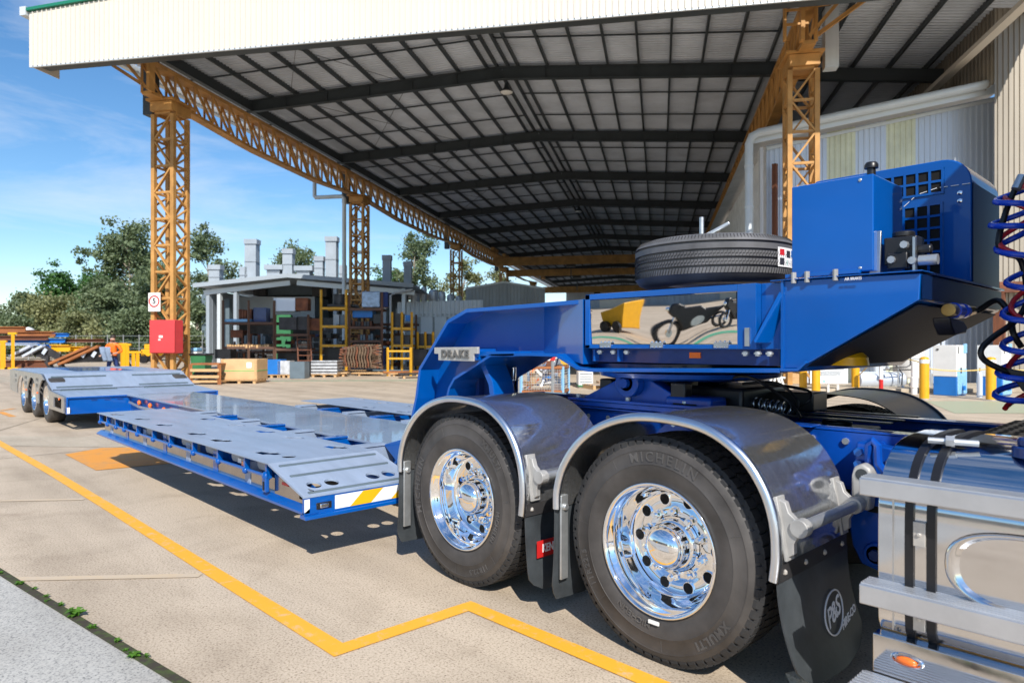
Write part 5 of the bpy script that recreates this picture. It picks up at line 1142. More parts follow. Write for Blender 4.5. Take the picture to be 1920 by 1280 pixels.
cb(378, 765, 552, 690, 62, .3, 'cab_grey', 'back_wall', ws_, base=0)
O('side_wall', M().beam(W(50.2, L0+.3, 2.7), W(66, L0+.3, 2.7), .15, 5.4), 'workshop', ws_, smooth=0)
cb(432, 590, 556, 596, 54, 4, 'workshop', 'spray_booth', ws_); cb(425, 650, 596, 690, 54.5, 3, 'dark_steel', 'dark_infill', ws_, base=0)  # lower dark block is added to make the interior look shaded
cb(500, 600, 533, 553, 55, 3, 'cab_grey', 'duct', ws_); cb(585, 612, 528, 556, 54.5, 2, 'dark_steel', 'duct', ws_); cb(475, 498, 541, 554, 54.5, 2, 'dark_steel', 'duct', ws_)
cb(515, 545, 590, 650, 52, .5, 'bin_green', 'green_door', ws_, base=0)
cb(420, 430, 560, 690, 51, .5, 'cab_grey', 'door_frame', ws_, base=0)
O('downpipe', M().tube([W(49.5, L1+.5, 5.4), W(49.5, L1-.6, 5.2), W(49.5, L1-1.1, 5.0), W(49.5, L1-1.1, 0)], .09, 8), 'dirtywhite', ws_)
for u, vt, vb, w, cap in ((401, 497, 540, 20, 1), (469, 449, 530, 21, 1), (456, 500, 530, 14, 0), (538.5, 467, 522, 18, 1), (512, 496, 522, 24, 2), (568, 498, 522, 24, 2), (597, 481, 522, 16, 1), (620, 444, 526, 20, 1), (642, 497, 528, 12, 0), (724.5, 479, 536, 15, 1), (764, 491, 540, 14, 1)):
    f_ = cb(u-w/2, u+w/2, vt, vb, 56, w/1280*56, 'workshop', 'flue', ws_, base=5.6)
    if cap == 1: cb(u-w*.58, u+w*.58, vt-1, vt+8, 55.9, w/1280*58, 'workshop', 'flue_cap', f_)
    if cap == 2: cb(u-w*.72, u+w*.72, vt, vt+9, 55.8, w/1280*72, 'workshop', 'flue_cap', f_); 
    cb(u-w*.53, u+w*.53, (vt+vb)/2, (vt+vb)/2+1.2, 55.95, w/1280*57, 'clad_grey', 'flue_joint', f_)
lo = thing('low_white_annex', 'low white annex with round tanks on its roof behind the racks', 'building', W(54, -6, 0))
cb(742, 905, 578, 650, 54, 8, 'workshop', 'wall', lo, base=0)
O('roof_sheet', ribbed(px(745, 600, 53.9)*1, px(905, 600, 53.9)*1, 3.6, 4.75, 4.95, 'clad', .35, .05, TOC), 'clad', lo, smooth=0)
for u in (800, 826, 852): cb(u-11, u+11, 592, 640, 53.95, .1, 'clad', 'roller_door', lo, base=0); 
cb(786, 866, 588, 592, 53.9, .12, 'cab_grey', 'door_lintel', lo)
for i, (u, vt, w) in enumerate(((779, 535, 17), (795, 537, 11), (813, 543, 18), (829, 546, 13), (845, 551, 14), (860, 554, 12))):
    c = px(u, 570, 57); r = w/2/1280*57; c.z = 4.4; zt_ = px(u, vt, 57).z
    O('roof_tank', M().lathe([(0, zt_-4.4), (r*.55, zt_-4.4-.02), (r*.98, zt_-4.4-.12), (r, zt_-4.4-.2), (r, .9), (r*1.08, .88), (r*1.08, .80), (r, .78), (r, -4.4)], 20, c, 'z'), 'clad', lo)
gs = thing('grey_shed', 'grey ribbed metal shed with low gable under the canopy edge', 'shed', W(60, 0, 0))
pL, pM, pR = px(873, 645, 60), px(945, 645, 60), px(1022, 645, 60)
for a, b, z0, z1 in ((pL, pM, px(0, 541, 60).z, px(0, 529, 60).z), (pM, pR, px(0, 529, 60).z, px(0, 541, 60).z)):
    O('wall_sheet', ribbed(Vector((a.x, a.y, 0)), Vector((b.x, b.y, 0)), 0, z0, z1, 'clad_grey', .3, .05, TOC), 'clad_grey', gs, smooth=0)
    bar('barge_board', Vector((a.x, a.y, z0))-FW*.1, Vector((b.x, b.y, z1))-FW*.1, .08, .16, 'gutter', gs)
O('body', M().cbox(W(64.2, (947-960)/1280*60, 2.8), (6.8, 8, 5.6), RT, FW), 'clad_grey', gs, smooth=0)

# ------------------------------------------------------------------ storage racks and what stands on them
def box_thing(name, label, cat, u0, u1, v0, v1, d, dep, mt, group=None, lid=None, base=None, rot=0):
    t = thing(name, label, cat, px((u0+u1)/2, v1, d), group); cb(u0, u1, v0, v1, d, dep, mt, 'body', t, .015, base)
    return t
def rack(nm_lab, u0, u1, vt, d, shelves, mt, dep=1.1, posts=2, base=0):
    t = thing('storage_rack', nm_lab, 'rack', px((u0+u1)/2, 690, d), 'steel storage racks'); t.location.z = 0
    for i in range(posts):
        u = u0+(u1-u0)*i/(posts-1)
        for k in (0, dep):
            p = px(u, 690, d+k); p.z = 0; q = p.copy(); q.z = px(u, vt, d).z; bar('post', p, q, .09, .09, mt, t)
    for v in shelves:
        zz = px(0, v, d).z
        for k in (0, dep):
            a = px(u0, v, d)+FW*k; b = px(u1, v, d)+FW*k; a.z = b.z = zz; bar('shelf_beam', a, b, .07, .12, mt, t)
        a = px(u0, v, d); b = px(u1, v, d); c = (a+b)/2+FW*dep/2; c.z = zz+.05; O('shelf_deck', M().cbox(c, ((b-a).length, dep, .03), RT, FW), 'dark_steel', t, smooth=0)
    return t
DR = 34
rack('brown three-post rack at the left of the storage row', 418, 514, 563, DR, (606, 652), 'rack_brown', 1.2, 3)
rack('rusty rack with ladder-like frame in the middle of the row', 516, 578, 590, DR, (628, 655), 'rack_brown', 1.2, 2)
rack('tall yellow rack left of the second column', 602, 649, 543, DR, (578, 612, 648), 'rack_yellow', 1.3, 2)
rack('dark rack holding the blue-wrapped bundle', 655, 716, 548, DR, (580, 614, 640), 'rack_brown', 1.3, 2)
rack('yellow rack nearest the gooseneck', 735, 772, 585, DR, (616, 648), 'rack_yellow', 1.2, 3)
rack('low yellow rack partly hidden by the gooseneck', 783, 812, 622, DR+1, (650,), 'rack_yellow', 1.2, 3)
rack('low dark rack behind the plywood crate', 440, 600, 640, DR+2.5, (660, 676), 'rack_brown', 1.2, 4)
rack('rear dark rack right of the second column', 650, 780, 590, DR+3, (608, 630, 655), 'rack_brown', 1.2, 5)
items = [
 ('steel_bin', 'pale grey steel bin on the highest stack left of the row', 'bin', 513, 553, 559, 583, 0, 'clad'),
 ('steel_bin', 'dark open end of a bin beside the pale grey bin', 'bin', 554, 577, 559, 582, .1, 'rust'),
 ('steel_trough', 'black steel trough under the pale grey bin', 'trough', 523, 556, 595, 618, 0, 'dark_steel'),
 ('steel_trough', 'black ribbed trough right of the black steel trough', 'trough', 557, 579, 594, 618, .1, 'dark_steel'),
 ('steel_trough', 'brown trough behind the yellow rack post', 'trough', 580, 601, 598, 619, .2, 'rust'),
 ('plate_bundle', 'reddish plates standing on the upper shelf of the brown rack', 'plates', 447, 472, 576, 602, .2, 'rust'),
 ('steel_box', 'dark blue box on the upper shelf of the brown rack', 'box', 475, 499, 577, 603, .2, 'blue_dark'),
 ('wrapped_sheet', 'light blue wrapped bundle lying on the brown rack', 'bundle', 420, 468, 598, 604, 0, 'water_blue'),
 ('steel_box', 'rust brown box on the lower shelf of the brown rack', 'box', 432, 455, 619, 633, .3, 'rust'),
 ('plate_bundle', 'purple-grey curved plates on the lower shelf of the brown rack', 'plates', 452, 498, 625, 645, .3, 'cab_grey'),
 ('timber_bundle', 'orange timber bundle along the bottom of the brown rack', 'timber', 424, 505, 645, 652, -.1, 'wood'),
 ('drum', 'dark drum on the top shelf of the tall yellow rack', 'drum', 621, 646, 551, 570, .3, 'dark_steel'),
 ('steel_box', 'dark flat frame under the drum on the yellow rack', 'frame', 613, 665, 570, 576, .1, 'black'),
 ('steel_box', 'pale grey plates on the middle shelf of the yellow rack', 'box', 625, 636, 590, 608, .3, 'clad_grey'),
 ('steel_box', 'violet dark plates on the middle shelf of the yellow rack', 'box', 638, 655, 590, 610, .3, 'cab_grey'),
 ('wrapped_bundle', 'blue plastic-wrapped bundle on top of the dark rack', 'bundle', 678, 712, 546, 576, 0, 'wrap_blue'),
 ('wrapped_bundle', 'narrow dark blue bundle beside the wrapped bundle', 'bundle', 714, 727, 547, 576, .1, 'navy'),
 ('steel_box', 'blue crate on the second shelf of the dark rack', 'crate', 661, 698, 581, 595, .2, 'bright_blue'),
 ('steel_box', 'black bin beside the blue crate', 'bin', 700, 716, 590, 606, .2, 'black'),
 ('steel_box', 'row of black brackets on the third shelf of the dark rack', 'brackets', 660, 698, 601, 611, .2, 'dark_steel'),
 ('steel_box', 'grey steel profiles on the bottom shelf of the dark rack', 'profiles', 670, 700, 625, 640, .2, 'cab_grey'),
 ('steel_box', 'black hollow frame low on the dark rack', 'frame', 660, 700, 642, 650, .1, 'black'),
 ('steel_bin', 'black bin on the upper shelf of the rack nearest the gooseneck', 'bin', 737, 756, 588, 612, .2, 'black'),
 ('steel_bin', 'teal bin on the upper shelf of the rack nearest the gooseneck', 'bin', 760, 770, 591, 602, .2, 'bright_blue'),
 ('steel_bin', 'black bin on the lower shelf of the rack nearest the gooseneck', 'bin', 739, 768, 630, 646, .2, 'dark_steel'),
 ('steel_bin', 'black bin on the low rack beside the gooseneck', 'bin', 784, 808, 626, 648, 1.2, 'black'),
 ('steel_box', 'dark scrap box low behind the green bin', 'box', 403, 432, 655, 672, -2, 'black'),
 ('steel_box', 'dark pile of fittings under the brown rack', 'pile', 440, 470, 660, 678, .6, 'dark_steel'),
 ('steel_box', 'black steel stillage under the rusty rack', 'stillage', 520, 560, 662, 684, .5, 'black'),
 ('steel_box', 'black stillage below the tall yellow rack', 'stillage', 608, 640, 652, 682, .4, 'black'),
 ('steel_box', 'dark blue stillage right of the corrugated bundle', 'stillage', 697, 722, 655, 684, .4, 'navy'),
 ('steel_box', 'dark stillage under the rack nearest the gooseneck', 'stillage', 770, 800, 655, 686, .6, 'dark_steel')]
rn = random.Random(3)
for nm, lab, cat, u0, u1, v0, v1, dd, mt in items:
    t = thing(nm, lab, cat, px((u0+u1)/2, v1, DR+dd), 'goods stored on the racks'); dep = min(1.0, (u1-u0)/1280*DR)
    d = DR+dd+.05; w = (u1-u0)/1280*d
    if cat == 'drum':
        a = px((u0+u1)/2, v1, d); b = px((u0+u1)/2, v0, d); O('body', M().cyl(a+FW*w/2, b+FW*w/2, w/2, 20), mt, t); O('rim', M().lathe([(w/2, -.03), (w/2+.02, -.03), (w/2+.02, 0), (w/2, 0)], 20, b+FW*w/2, 'z', close=True), mt, t)
    elif cat in ('plates', 'brackets', 'profiles', 'pile', 'timber'):
        n = max(4, int((u1-u0)/5))
        for k in range(n):
            du = (u1-u0)/n; j = rn.uniform(-1, 1)*.8
            vv0 = v0+rn.uniform(0, (v1-v0)*.25)
            cb(u0+k*du+.5+j*.3, u0+(k+1)*du-.7+j*.3, vv0, v1, d+rn.uniform(0, .15), dep*.8, mt if k % 3 else ('rust' if mt != 'wood' else 'ply'), 'plate' if cat != 'timber' else 'timber', t)
    elif cat in ('bin', 'trough', 'crate', 'stillage', 'box'):
        th = 2.2
        cb(u0, u1, v0, v1, d, .04, mt, 'front_panel', t); cb(u0, u1, v0, v1, d+dep, .04, mt, 'back_panel', t)
        cb(u0, u0+th*.5, v0, v1, d+.045, dep-.05, mt, 'side_panel', t); cb(u1-th*.5, u1, v0, v1, d+.045, dep-.05, mt, 'side_panel', t)
        cb(u0+th, u1-th, v1-1.5, v1, d+.045, dep-.05, mt, 'floor', t); cb(u0-.4, u1+.4, v0-.5, v0+1, d-.02, .05, mt, 'rim', t)
    else:
        o = cb(u0, u1, v0, v1, d, dep, mt, 'body', t, .05); cb(u0+1, u1-1, v1-1, v1+.8, d+.1, dep*.8, 'wood', 'bearer', t)
rq = random.Random(21)
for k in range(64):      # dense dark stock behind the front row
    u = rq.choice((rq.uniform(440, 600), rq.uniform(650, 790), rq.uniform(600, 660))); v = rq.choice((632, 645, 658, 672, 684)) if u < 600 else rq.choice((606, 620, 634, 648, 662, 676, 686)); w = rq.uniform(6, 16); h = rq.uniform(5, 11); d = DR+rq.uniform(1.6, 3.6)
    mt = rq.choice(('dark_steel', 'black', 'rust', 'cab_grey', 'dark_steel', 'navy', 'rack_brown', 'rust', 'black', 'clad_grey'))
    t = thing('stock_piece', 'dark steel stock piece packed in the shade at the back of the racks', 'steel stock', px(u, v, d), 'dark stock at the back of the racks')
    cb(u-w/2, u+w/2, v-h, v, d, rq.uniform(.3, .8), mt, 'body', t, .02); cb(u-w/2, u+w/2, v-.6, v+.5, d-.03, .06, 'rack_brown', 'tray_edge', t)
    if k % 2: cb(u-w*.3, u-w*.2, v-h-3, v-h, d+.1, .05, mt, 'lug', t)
ld = thing('ladder', 'brown steel ladder leaning against the rusty rack', 'ladder', px(570, 690, DR-.3)); ld.location.z = 0
for u in (560, 585):
    a = px(u, 690, DR-.6); a.z = 0; b = px(u-3, 628, DR); bar('stile', a, b, .06, .06, 'rust', ld)
for k in range(6):
    v = 636+k*10; bar('rung', px(558+k*.4, v, DR-.1-.09*k), px(583+k*.4, v, DR-.1-.09*k), .04, .04, 'rust', ld)
yf = thing('yellow_cradle', 'yellow steel cradle frame on the ground below the yellow racks', 'frame', px(748, 690, 31)); yf.location.z = 0
for u in (727, 770):
    for k in (0, 1.2):
        a = px(u, 690, 31+k); a.z = 0; b = px(u, 651, 31+k); bar('post', a, b, .08, .08, 'rack_yellow', yf)
for v in (658, 672):
    for k in (0, 1.2): bar('rail', px(727, v, 31+k), px(770, v, 31+k), .07, .08, 'rack_yellow', yf)
cs = thing('corrugated_bundle', 'bundle of wavy brown press-formed sheets standing below the dark rack', 'bundle', px(670, 690, 31.5)); cs.location.z = 0
for k in range(10):
    m = M(); u = 648+k*5.2; pts = []
    for j in range(13):
        v = 688-j*3.2; w = 1.3*math.sin(j*.75+.5); pts.append(px(u+w, v, 31.5))
    for a, b in zip(pts, pts[1:]): m.beam(a, b, .06, .02, up=FW); m.beam(a+FW*.5, b+FW*.5, .8, .02, up=FW)
    O('sheet', m, 'brown_form' if k % 4 else 'rust', cs, smooth=0)
# goods on the ground in front of the racks
def crate(name, label, cat, u0, u1, v0, v1, side, mt, pal=True, group=None):
    d = 1.45*1280/(v1-645); t = thing(name, label, cat, pxg((u0+u1)/2, v1), group); w = (u1-u0)/1280*d; h = (v1-v0)/1280*d; ph = .14 if pal else 0
    c = pxg((u0+u1)/2, v1)+FW*side/2; c.z = ph+(h-ph)/2
    O('body', M().cbox(c, (w, side, h-ph-.01), RT, FW), mt, t, smooth=0, bevel=.012)
    if pal:
        for k in (-.42, 0, .42):
            q = c+RT*w*k; q.z = .05; O('skid', M().cbox(q, (.1, side, .10), RT, FW), 'wood', t, smooth=0)
        for k in range(4): q = c+FW*side*(k/3-.5)*.9; q.z = .12; O('slat', M().cbox(q, (w*1.02, side*.16, .03), RT, FW), 'wood', t, smooth=0)
    return t, c, w, h, side
t, c, w, h, s_ = crate('plywood_crate', 'plywood shipping crate with green strap on a pallet', 'crate', 414, 482, 673, 719, 1.1, 'ply')
O('strap', M().cbox(c+Vector((0, 0, -.05)), (w+.012, s_+.012, .03), RT, FW), 'strap_green', t, smooth=0)
O('paper_label', M().cbox(c-FW*(s_/2+.004)+RT*w*.28+Vector((0, 0, .16)), (.18, .004, .2), RT, FW), 'paper', t, smooth=0)
for k in (-1, 1): O('batten', M().cbox(c-FW*(s_/2+.012)+RT*(w/2-.05)*k, (.08, .02, h-.18), RT, FW), 'wood', t, smooth=0)
t, c, w, h, s_ = crate('blue_carton', 'bright blue carton on a low pallet', 'box', 492, 526, 674, 708, .8, 'bright_blue')
t, c, w, h, s_ = crate('white_sheet_bundle', 'white plastic-covered bundle leaning on the blue carton', 'bundle', 520, 543, 676, 708, .7, 'wrap'); 
t, c, w, h, s_ = crate('grey_cabinet', 'dark grey steel cabinet beside the shrink-wrapped pallet', 'cabinet', 543, 571, 678, 710, .7, 'cab_grey', False)
t, c, w, h, s_ = crate('dark_cabinet', 'narrow black cabinet squeezed beside the grey cabinet', 'cabinet', 572, 582, 679, 706, .5, 'black', False)
t, c, w, h, s_ = crate('wrapped_pallet', 'shrink-wrapped coils of dark sheet steel on a pallet', 'pallet load', 583, 632, 676, 707, 1.0, 'wrap')
for k in range(4): O('coil', M().cbox(c+Vector((0, 0, -.2+k*.14)), (w*1.04, s_*1.04, .05), RT, FW), 'dark_steel', t, smooth=0, bevel=.02)
# timber stillage with round bar offcuts
d = 24.5; t = thing('offcut_stillage', 'low rusty stillage full of black bar ends beside the plywood crate', 'stillage', pxg(384, 717)); 
for u in (357, 411):
    for k in (0, .9): a = px(u, 718, d+k); a.z = 0; b = px(u, 683, d+k); bar('post', a, b, .10, .10, 'rust_orange', t)
for v in (706, 694): bar('rail', px(357, v, d-.06), px(411, v, d-.06), .05, .10, 'wood', t)
cb(357, 411, 713, 717, d, .9, 'wood', 'floor', t); cb(357, 411, 681, 684, d, .9, 'rust_orange', 'top_board', t)
for k in range(22):
    u = 361+rn.random()*46; v = 697+rn.random()*12; p = px(u, v, d+.1); O('bar_end', M().cyl(p, p+FW*.6+RT*rn.uniform(-.1, .1), .035+rn.random()*.03, 8), 'black', t)
# wheelie bin
d = 27.5; c = pxg(377, 712); t = thing('wheelie_bin', 'green wheelie bin with black lid beside the yellow column', 'bin', W(27.5, (378-960)/1280*27.5, 0)); c = W(27.5, (378-960)/1280*27.5, 0)
O('body', M().add([c+RT*x*.24+FW*y*.26+Vector((0, 0, .08)) for x, y in ((-1,-1), (1,-1), (1,1), (-1,1))]+[c+RT*x*.31+FW*y*.36+Vector((0, 0, 1.0)) for x, y in ((-1,-1), (1,-1), (1,1), (-1,1))], [(3,2,1,0), (4,5,6,7), (0,1,5,4), (1,2,6,5), (2,3,7,6), (3,0,4,7)]), 'bin_green', t, smooth=0, bevel=.03)
O('lid', M().cbox(c+Vector((0, 0, 1.04)), (.68, .80, .07), RT, FW), 'black', t, bevel=.02)
for k in (-1, 1): p = c+RT*.2*k+FW*.28+Vector((0, 0, .1)); O('wheel', M().cyl(p-RT*.03, p+RT*.03, .1, 14), 'black', t)
t = thing('bottled_water_pallet', 'stack of blue-white bottled water packs behind the yellow column', 'pallet load', W(27.9, (363-960)/1280*27.9, 0))
for k in range(5): cb(357, 369, 652+k*7.5, 658.5+k*7.5, 27.9, .5, 'water_blue' if k % 2 == 0 else 'white', 'pack', t, .03)
# loose plates and timber on the ground under the racks
rn2 = random.Random(11); pal = ['ply', 'dark_steel', 'clad_grey', 'wood', 'cab_grey', 'rust_orange', 'clad']
for k, (u, v, w, rot) in enumerate(((645, 699, 2.2, .2), (665, 702, 1.8, -.15), (690, 696, 2.0, .3), (712, 704, 2.4, -.2), (738, 699, 2.0, .1), (755, 704, 1.8, .25), (770, 698, 1.6, -.1), (628, 705, 1.2, .1), (780, 708, 1.5, .2), (700, 690, 1.5, 0))):
    p = pxg(u, v); mt = pal[k % len(pal)]; ux = RT*math.cos(rot)+FW*math.sin(rot); uy = -RT*math.sin(rot)+FW*math.cos(rot)
    labs = ['plywood sheet', 'black steel plate', 'grey steel plate', 'timber board pack', 'slate grey steel plate', 'orange rusty plate', 'shiny galvanised sheet']
    t = thing('flat_stock', '%s lying %s of ten loose sheets before the racks' % (labs[k % 7], ('fourth from left', 'fifth from left', 'sixth from left', 'seventh from left', 'eighth from left', 'ninth from left', 'third from right', 'leftmost', 'rightmost', 'farthest back')[k]), 'sheet', p, 'loose sheets on the ground')
    O('sheet', M().cbox(p+Vector((0, 0, .12+.03*(k % 3))), (w, .9, .05), ux, uy), mt, t, smooth=0)
    for q in (-.35, .35): O('bearer', M().cbox(p+ux*w*q+Vector((0, 0, .045)), (.1, .8, .09), ux, uy), 'wood', t, smooth=0)

# ------------------------------------------------------------------ steel yard on the left
D2 = 42
def ibeam(name, label, u0, u1, v, hpx, d, mt, cat='beam', tilt=0, dep=.3):
    t = thing(name, label, cat, px((u0+u1)/2, v+hpx, d), 'steel sections stacked in the yard'); a = px(u0, v+hpx/2, d); b = px(u1, v+hpx/2+tilt, d); h = hpx/1280*d
    for k in (-1, 1): bar('flange', a+Vector((0, 0, k*h/2)), b+Vector((0, 0, k*h/2)), dep, h*.16, mt, t)
    bar('web', a, b, dep*.2, h, mt, t); return t
ibeam('steel_beam', 'rust red beam topmost in the steel stack', -60, 48, 613, 10, D2, 'rust_orange'); ibeam('steel_beam', 'rusty beam just under the topmost one', -60, 70, 619, 6, D2+.8, 'rust')
ibeam('steel_beam', 'orange rusty beam in the middle of the steel stack', 32, 104, 622, 9, D2-.3, 'rust_orange'); ibeam('steel_beam', 'long brown beam below the orange rusty beam', -60, 90, 630, 7, D2-.6, 'rust')
ibeam('steel_beam', 'short blue painted beam end, upper of two', 100, 129, 625, 6, D2-.2, 'bright_blue'); ibeam('steel_beam', 'long blue painted beam across the stack', -60, 122, 635, 7, D2-.4, 'bright_blue')
ibeam('steel_beam', 'thin rusty beam sticking out to the right toward the worker', 100, 195, 636, 5, D2, 'rust'); ibeam('steel_beam', 'pale grey flat bar under the blue beam', -60, 75, 643, 4, D2-.5, 'clad')
ibeam('steel_beam', 'short blue box section beside the yellow sections', 72, 96, 646, 6, D2-.8, 'bright_blue'); ibeam('steel_beam', 'yellow section beside the short blue one', 96, 132, 647, 11, D2-.9, 'bollard')
ibeam('steel_beam', 'yellow section nearest the worker', 128, 170, 650, 8, D2-.4, 'bollard'); ibeam('steel_beam', 'brown plate girder on the ground at far left', -60, 95, 676, 12, D2-1, 'rust')
for k, (u0, v0, u1, v1, lab) in enumerate(((94, 682, 166, 650, 'dark steel gooseneck part leaning left, orange flange'), (112, 683, 186, 649, 'dark steel gooseneck part leaning right, orange flange'), (20, 668, 60, 648, 'dark curved steel part with pale flange at the left'), (45, 668, 82, 648, 'dark curved steel part with pale flange, second from left'))):
    t = thing('fabricated_arm', lab, 'steel part', px(u0, v0, D2-1.5), 'half-finished gooseneck parts'); d = D2-1.5
    pa_, pb_ = px(u0, v0, d), px(u1, v1, d)
    bar('flange', pa_, pb_, .35, .14, 'rust_orange' if k < 2 else 'clad', t)
    ln = pb_+RT*(1.6 if k < 2 else .9); ln2 = ln-Vector((0, 0, .9))
    vs = [pa_, pb_, ln-Vector((0, 0, .5)), ln2, pa_+RT*1.2+Vector((0, 0, .12))]
    mm = M().add([p+FW*.1 for p in vs]+[p+FW*.25 for p in vs], [(0,1,2,3,4), (9,8,7,6,5)]+[(i, (i+1) % 5, 5+(i+1) % 5, 5+i) for i in range(5)]); O('web', mm, 'dark_steel', t, smooth=0)
    bar('foot', ln2, ln2+RT*.5-Vector((0, 0, .9)), .3, .18, 'dark_steel', t); bar('rib', pb_.lerp(pa_, .3)+RT*.3-Vector((0,0,.3)), pb_.lerp(pa_, .3)+RT*.5, .06, .2, 'clad', t)
for k, (u, v0, v1, w) in enumerate(((5, 640, 688, 8), (24, 625, 688, 5), (231, 645, 678, 8), (238, 646, 678, 6), (250, 660, 678, 5), (258, 660, 678, 5))):
    lab = ('yellow stand at the left frame edge', 'slim yellow stand beside the left-edge stand', 'tall yellow stand just right of the worker', 'second tall yellow stand right of the worker', 'short yellow stand, left of the two short ones', 'short yellow stand, right of the two short ones')[k]
    d = D2-2.2 if k < 2 else 40; t = thing('yellow_stand', lab, 'stand', px(u, v1, d), 'yellow stands in the steel yard'); a = px(u, v1, d); a.z = 0; b = px(u, v0, d)
    bar('post', a, b, w/1280*d, w/1280*d, 'bollard', t); bar('foot', a-RT*.4+Vector((0, 0, .05)), a+RT*.4+Vector((0, 0, .05)), .3, .1, 'bollard', t); bar('arm', b-RT*.25, b+RT*.25, .12, .12, 'bollard', t)
sb = thing('bulk_bag', 'white bulk bags behind the topmost rusty beam', 'bag', px(45, 640, 44)); O('bag', M().ico(px(48, 624, 45), .55, (2.2, 1, .75), 3), 'white', sb, smooth=60)
lo2 = thing('yellow_trailer_part', 'yellow machine parked under the trees beyond the red cabinet', 'machine', W(50, (275-960)/1280*50, 0)); cb(264, 292, 655, 668, 50, 2, 'bollard', 'body', lo2, .05); cb(270, 280, 645, 655, 50.2, 1.2, 'bollard', 'hood', lo2, .05)
for u in (268, 287): p = px(u, 672, 50); O('wheel', M().cyl(p, p+FW*.3, .35, 14), 'black', lo2)
# fire cabinet and speed sign on the front left column
fc = thing('fire_cabinet', 'red hose cabinet mounted on the front yellow column', 'cabinet', px(307, 662, 26.0)); a = px(300, 631, 26.2)
O('body', M().cbox(a+FW*.25+RT*.12, (1.08, .5, 1.28), BV, AV), 'redbox', fc, bevel=.015); O('door', M().cbox(a-AV*.012+RT*.12, (1.02, .03, 1.22), BV, AV), 'redbox', fc, bevel=.006)
O('emblem', M().cbox(a-AV*.03+RT*.05+Vector((0, 0, -.0)), (.16, .004, .09), BV, AV).cbox(a-AV*.03+RT*.0+Vector((0, 0, -.12)), (.10, .004, .05), BV, AV), 'white', fc, smooth=0)
O('latch', M().cbox(a-AV*.03+RT*.55, (.04, .05, .14), BV, AV), 'steel', fc)
sg = thing('speed_sign', 'white speed limit sign reading 5 in a red ring', 'sign', px(306, 583, 26.2)); a = S(-.62, -.22, px(0, 565.5, 26.2).z)
O('panel', M().cbox(a, (.52, .02, .72), BV, AV), 'white', sg, bevel=.004)
O('ring', M().tube([a-AV*.014+BV*.205*math.cos(t)+Vector((0, 0, .205*math.sin(t)+.03)) for t in [2*math.pi*i/36 for i in range(36)]], .026, 6, closed=True), 'red', sg)
t = text('5', .30, .004, 1, .006); O('digit', mapv(t, lambda x, y, z_: a-AV*(.016+z_)+BV*x+Vector((0, 0, y+.03))), 'text_dark', sg, smooth=0)

# ------------------------------------------------------------------ mesh cage, skip, timber under the neck
d = 19.2
cg = thing('scrap_cage', 'rusty wire-mesh cage full of scrap metal with pale blue corner posts', 'cage', pxg(1020, 742))
bl = pxg(977, 741); w = 1.18; dp = 1.0; ux = RT; uy = (FW+RT*.25).normalized()
def cp(x, y, z): return bl+ux*x+uy*y+Vector((0, 0, z))
for x in (0, w):
    for y in (0, dp): bar('post', cp(x, y, 0), cp(x, y, .82), .06, .06, 'water_blue', cg)
for z in (.1, .78):
    for p, q in (((0, 0), (w, 0)), ((w, 0), (w, dp)), ((0, dp), (w, dp)), ((0, 0), (0, dp))): bar('rail', cp(*p, z), cp(*q, z), .05, .07, 'rust_orange', cg)
for k in range(1, 16):
    bar('wire', cp(w*k/16, 0, .12), cp(w*k/16, 0, .76), .009, .009, 'badge', cg)
for k in range(1, 9):
    bar('wire', cp(0, 0, .1+.68*k/9), cp(w, 0, .1+.68*k/9), .009, .009, 'badge', cg); bar('wire', cp(w, 0, .1+.68*k/9), cp(w, dp, .1+.68*k/9), .02, .03, 'badge', cg)
O('floor', M().cbox(cp(w/2, dp/2, .1), (w, dp, .05), ux, uy), 'rust_orange', cg, smooth=0)
sm_ = ['clad', 'rust', 'bright_blue', 'hivis', 'cloth_grey', 'clad_grey', 'wood', 'navy', 'white']
for k in range(46):
    c = cp(rn.uniform(.1, w-.1), rn.uniform(.1, dp-.1), rn.uniform(.15, 1.0)); a = Vector((rn.gauss(0, 1), rn.gauss(0, 1), rn.gauss(0, 1))).normalized(); b = a.orthogonal().normalized()
    O('scrap_piece', M().cbox(c, (rn.uniform(.15, .5), rn.uniform(.05, .22), .02), a, b), sm_[k % 9], cg, smooth=0)
sk = thing('yellow_skip', 'sandy yellow skip bin behind the scrap cage', 'skip', W(22.5, 2.0, 0)); c = W(23.2, (1075-960)/1280*23.2, 0)
O('body', M().add([c+RT*x+FW*y+Vector((0, 0, z_)) for x, y, z_ in ((-.5, 0, .75), (.65, 0, .75), (.65, 1, .75), (-.5, 1, .75), (-.75, -.1, 1.22), (.9, -.1, 1.22), (.9, 1.2, 1.22), (-.75, 1.2, 1.22))], [(3,2,1,0), (0,1,5,4), (1,2,6,5), (2,3,7,6), (3,0,4,7)]), 'sign_yellow_bin', sk, smooth=0); O('rim', M().tube([c+RT*x+FW*y+Vector((0, 0, 1.22)) for x, y in ((-.75, -.1), (.9, -.1), (.9, 1.2), (-.75, 1.2))], .04, 6, closed=True), 'sign_yellow_bin', sk)
wb = thing('white_tub', 'white slatted tub on the ground under the yellow skip', 'tub', W(22.6, (1100-960)/1280*22.6, 0)); cb(1085, 1112, 697, 722, 22.6, .8, 'white', 'body', wb, .02, 0); cb(1084, 1113, 722, 725, 22.55, .9, 'bin_green', 'base', wb)
for k in range(4): cb(1087, 1110, 700+k*5, 701+k*5, 22.58, .02, 'cab_grey', 'slot', wb)
hb2 = thing('hazard_board', 'red and white striped board above the scrap cage', 'board', px(1010, 672, 17)); 
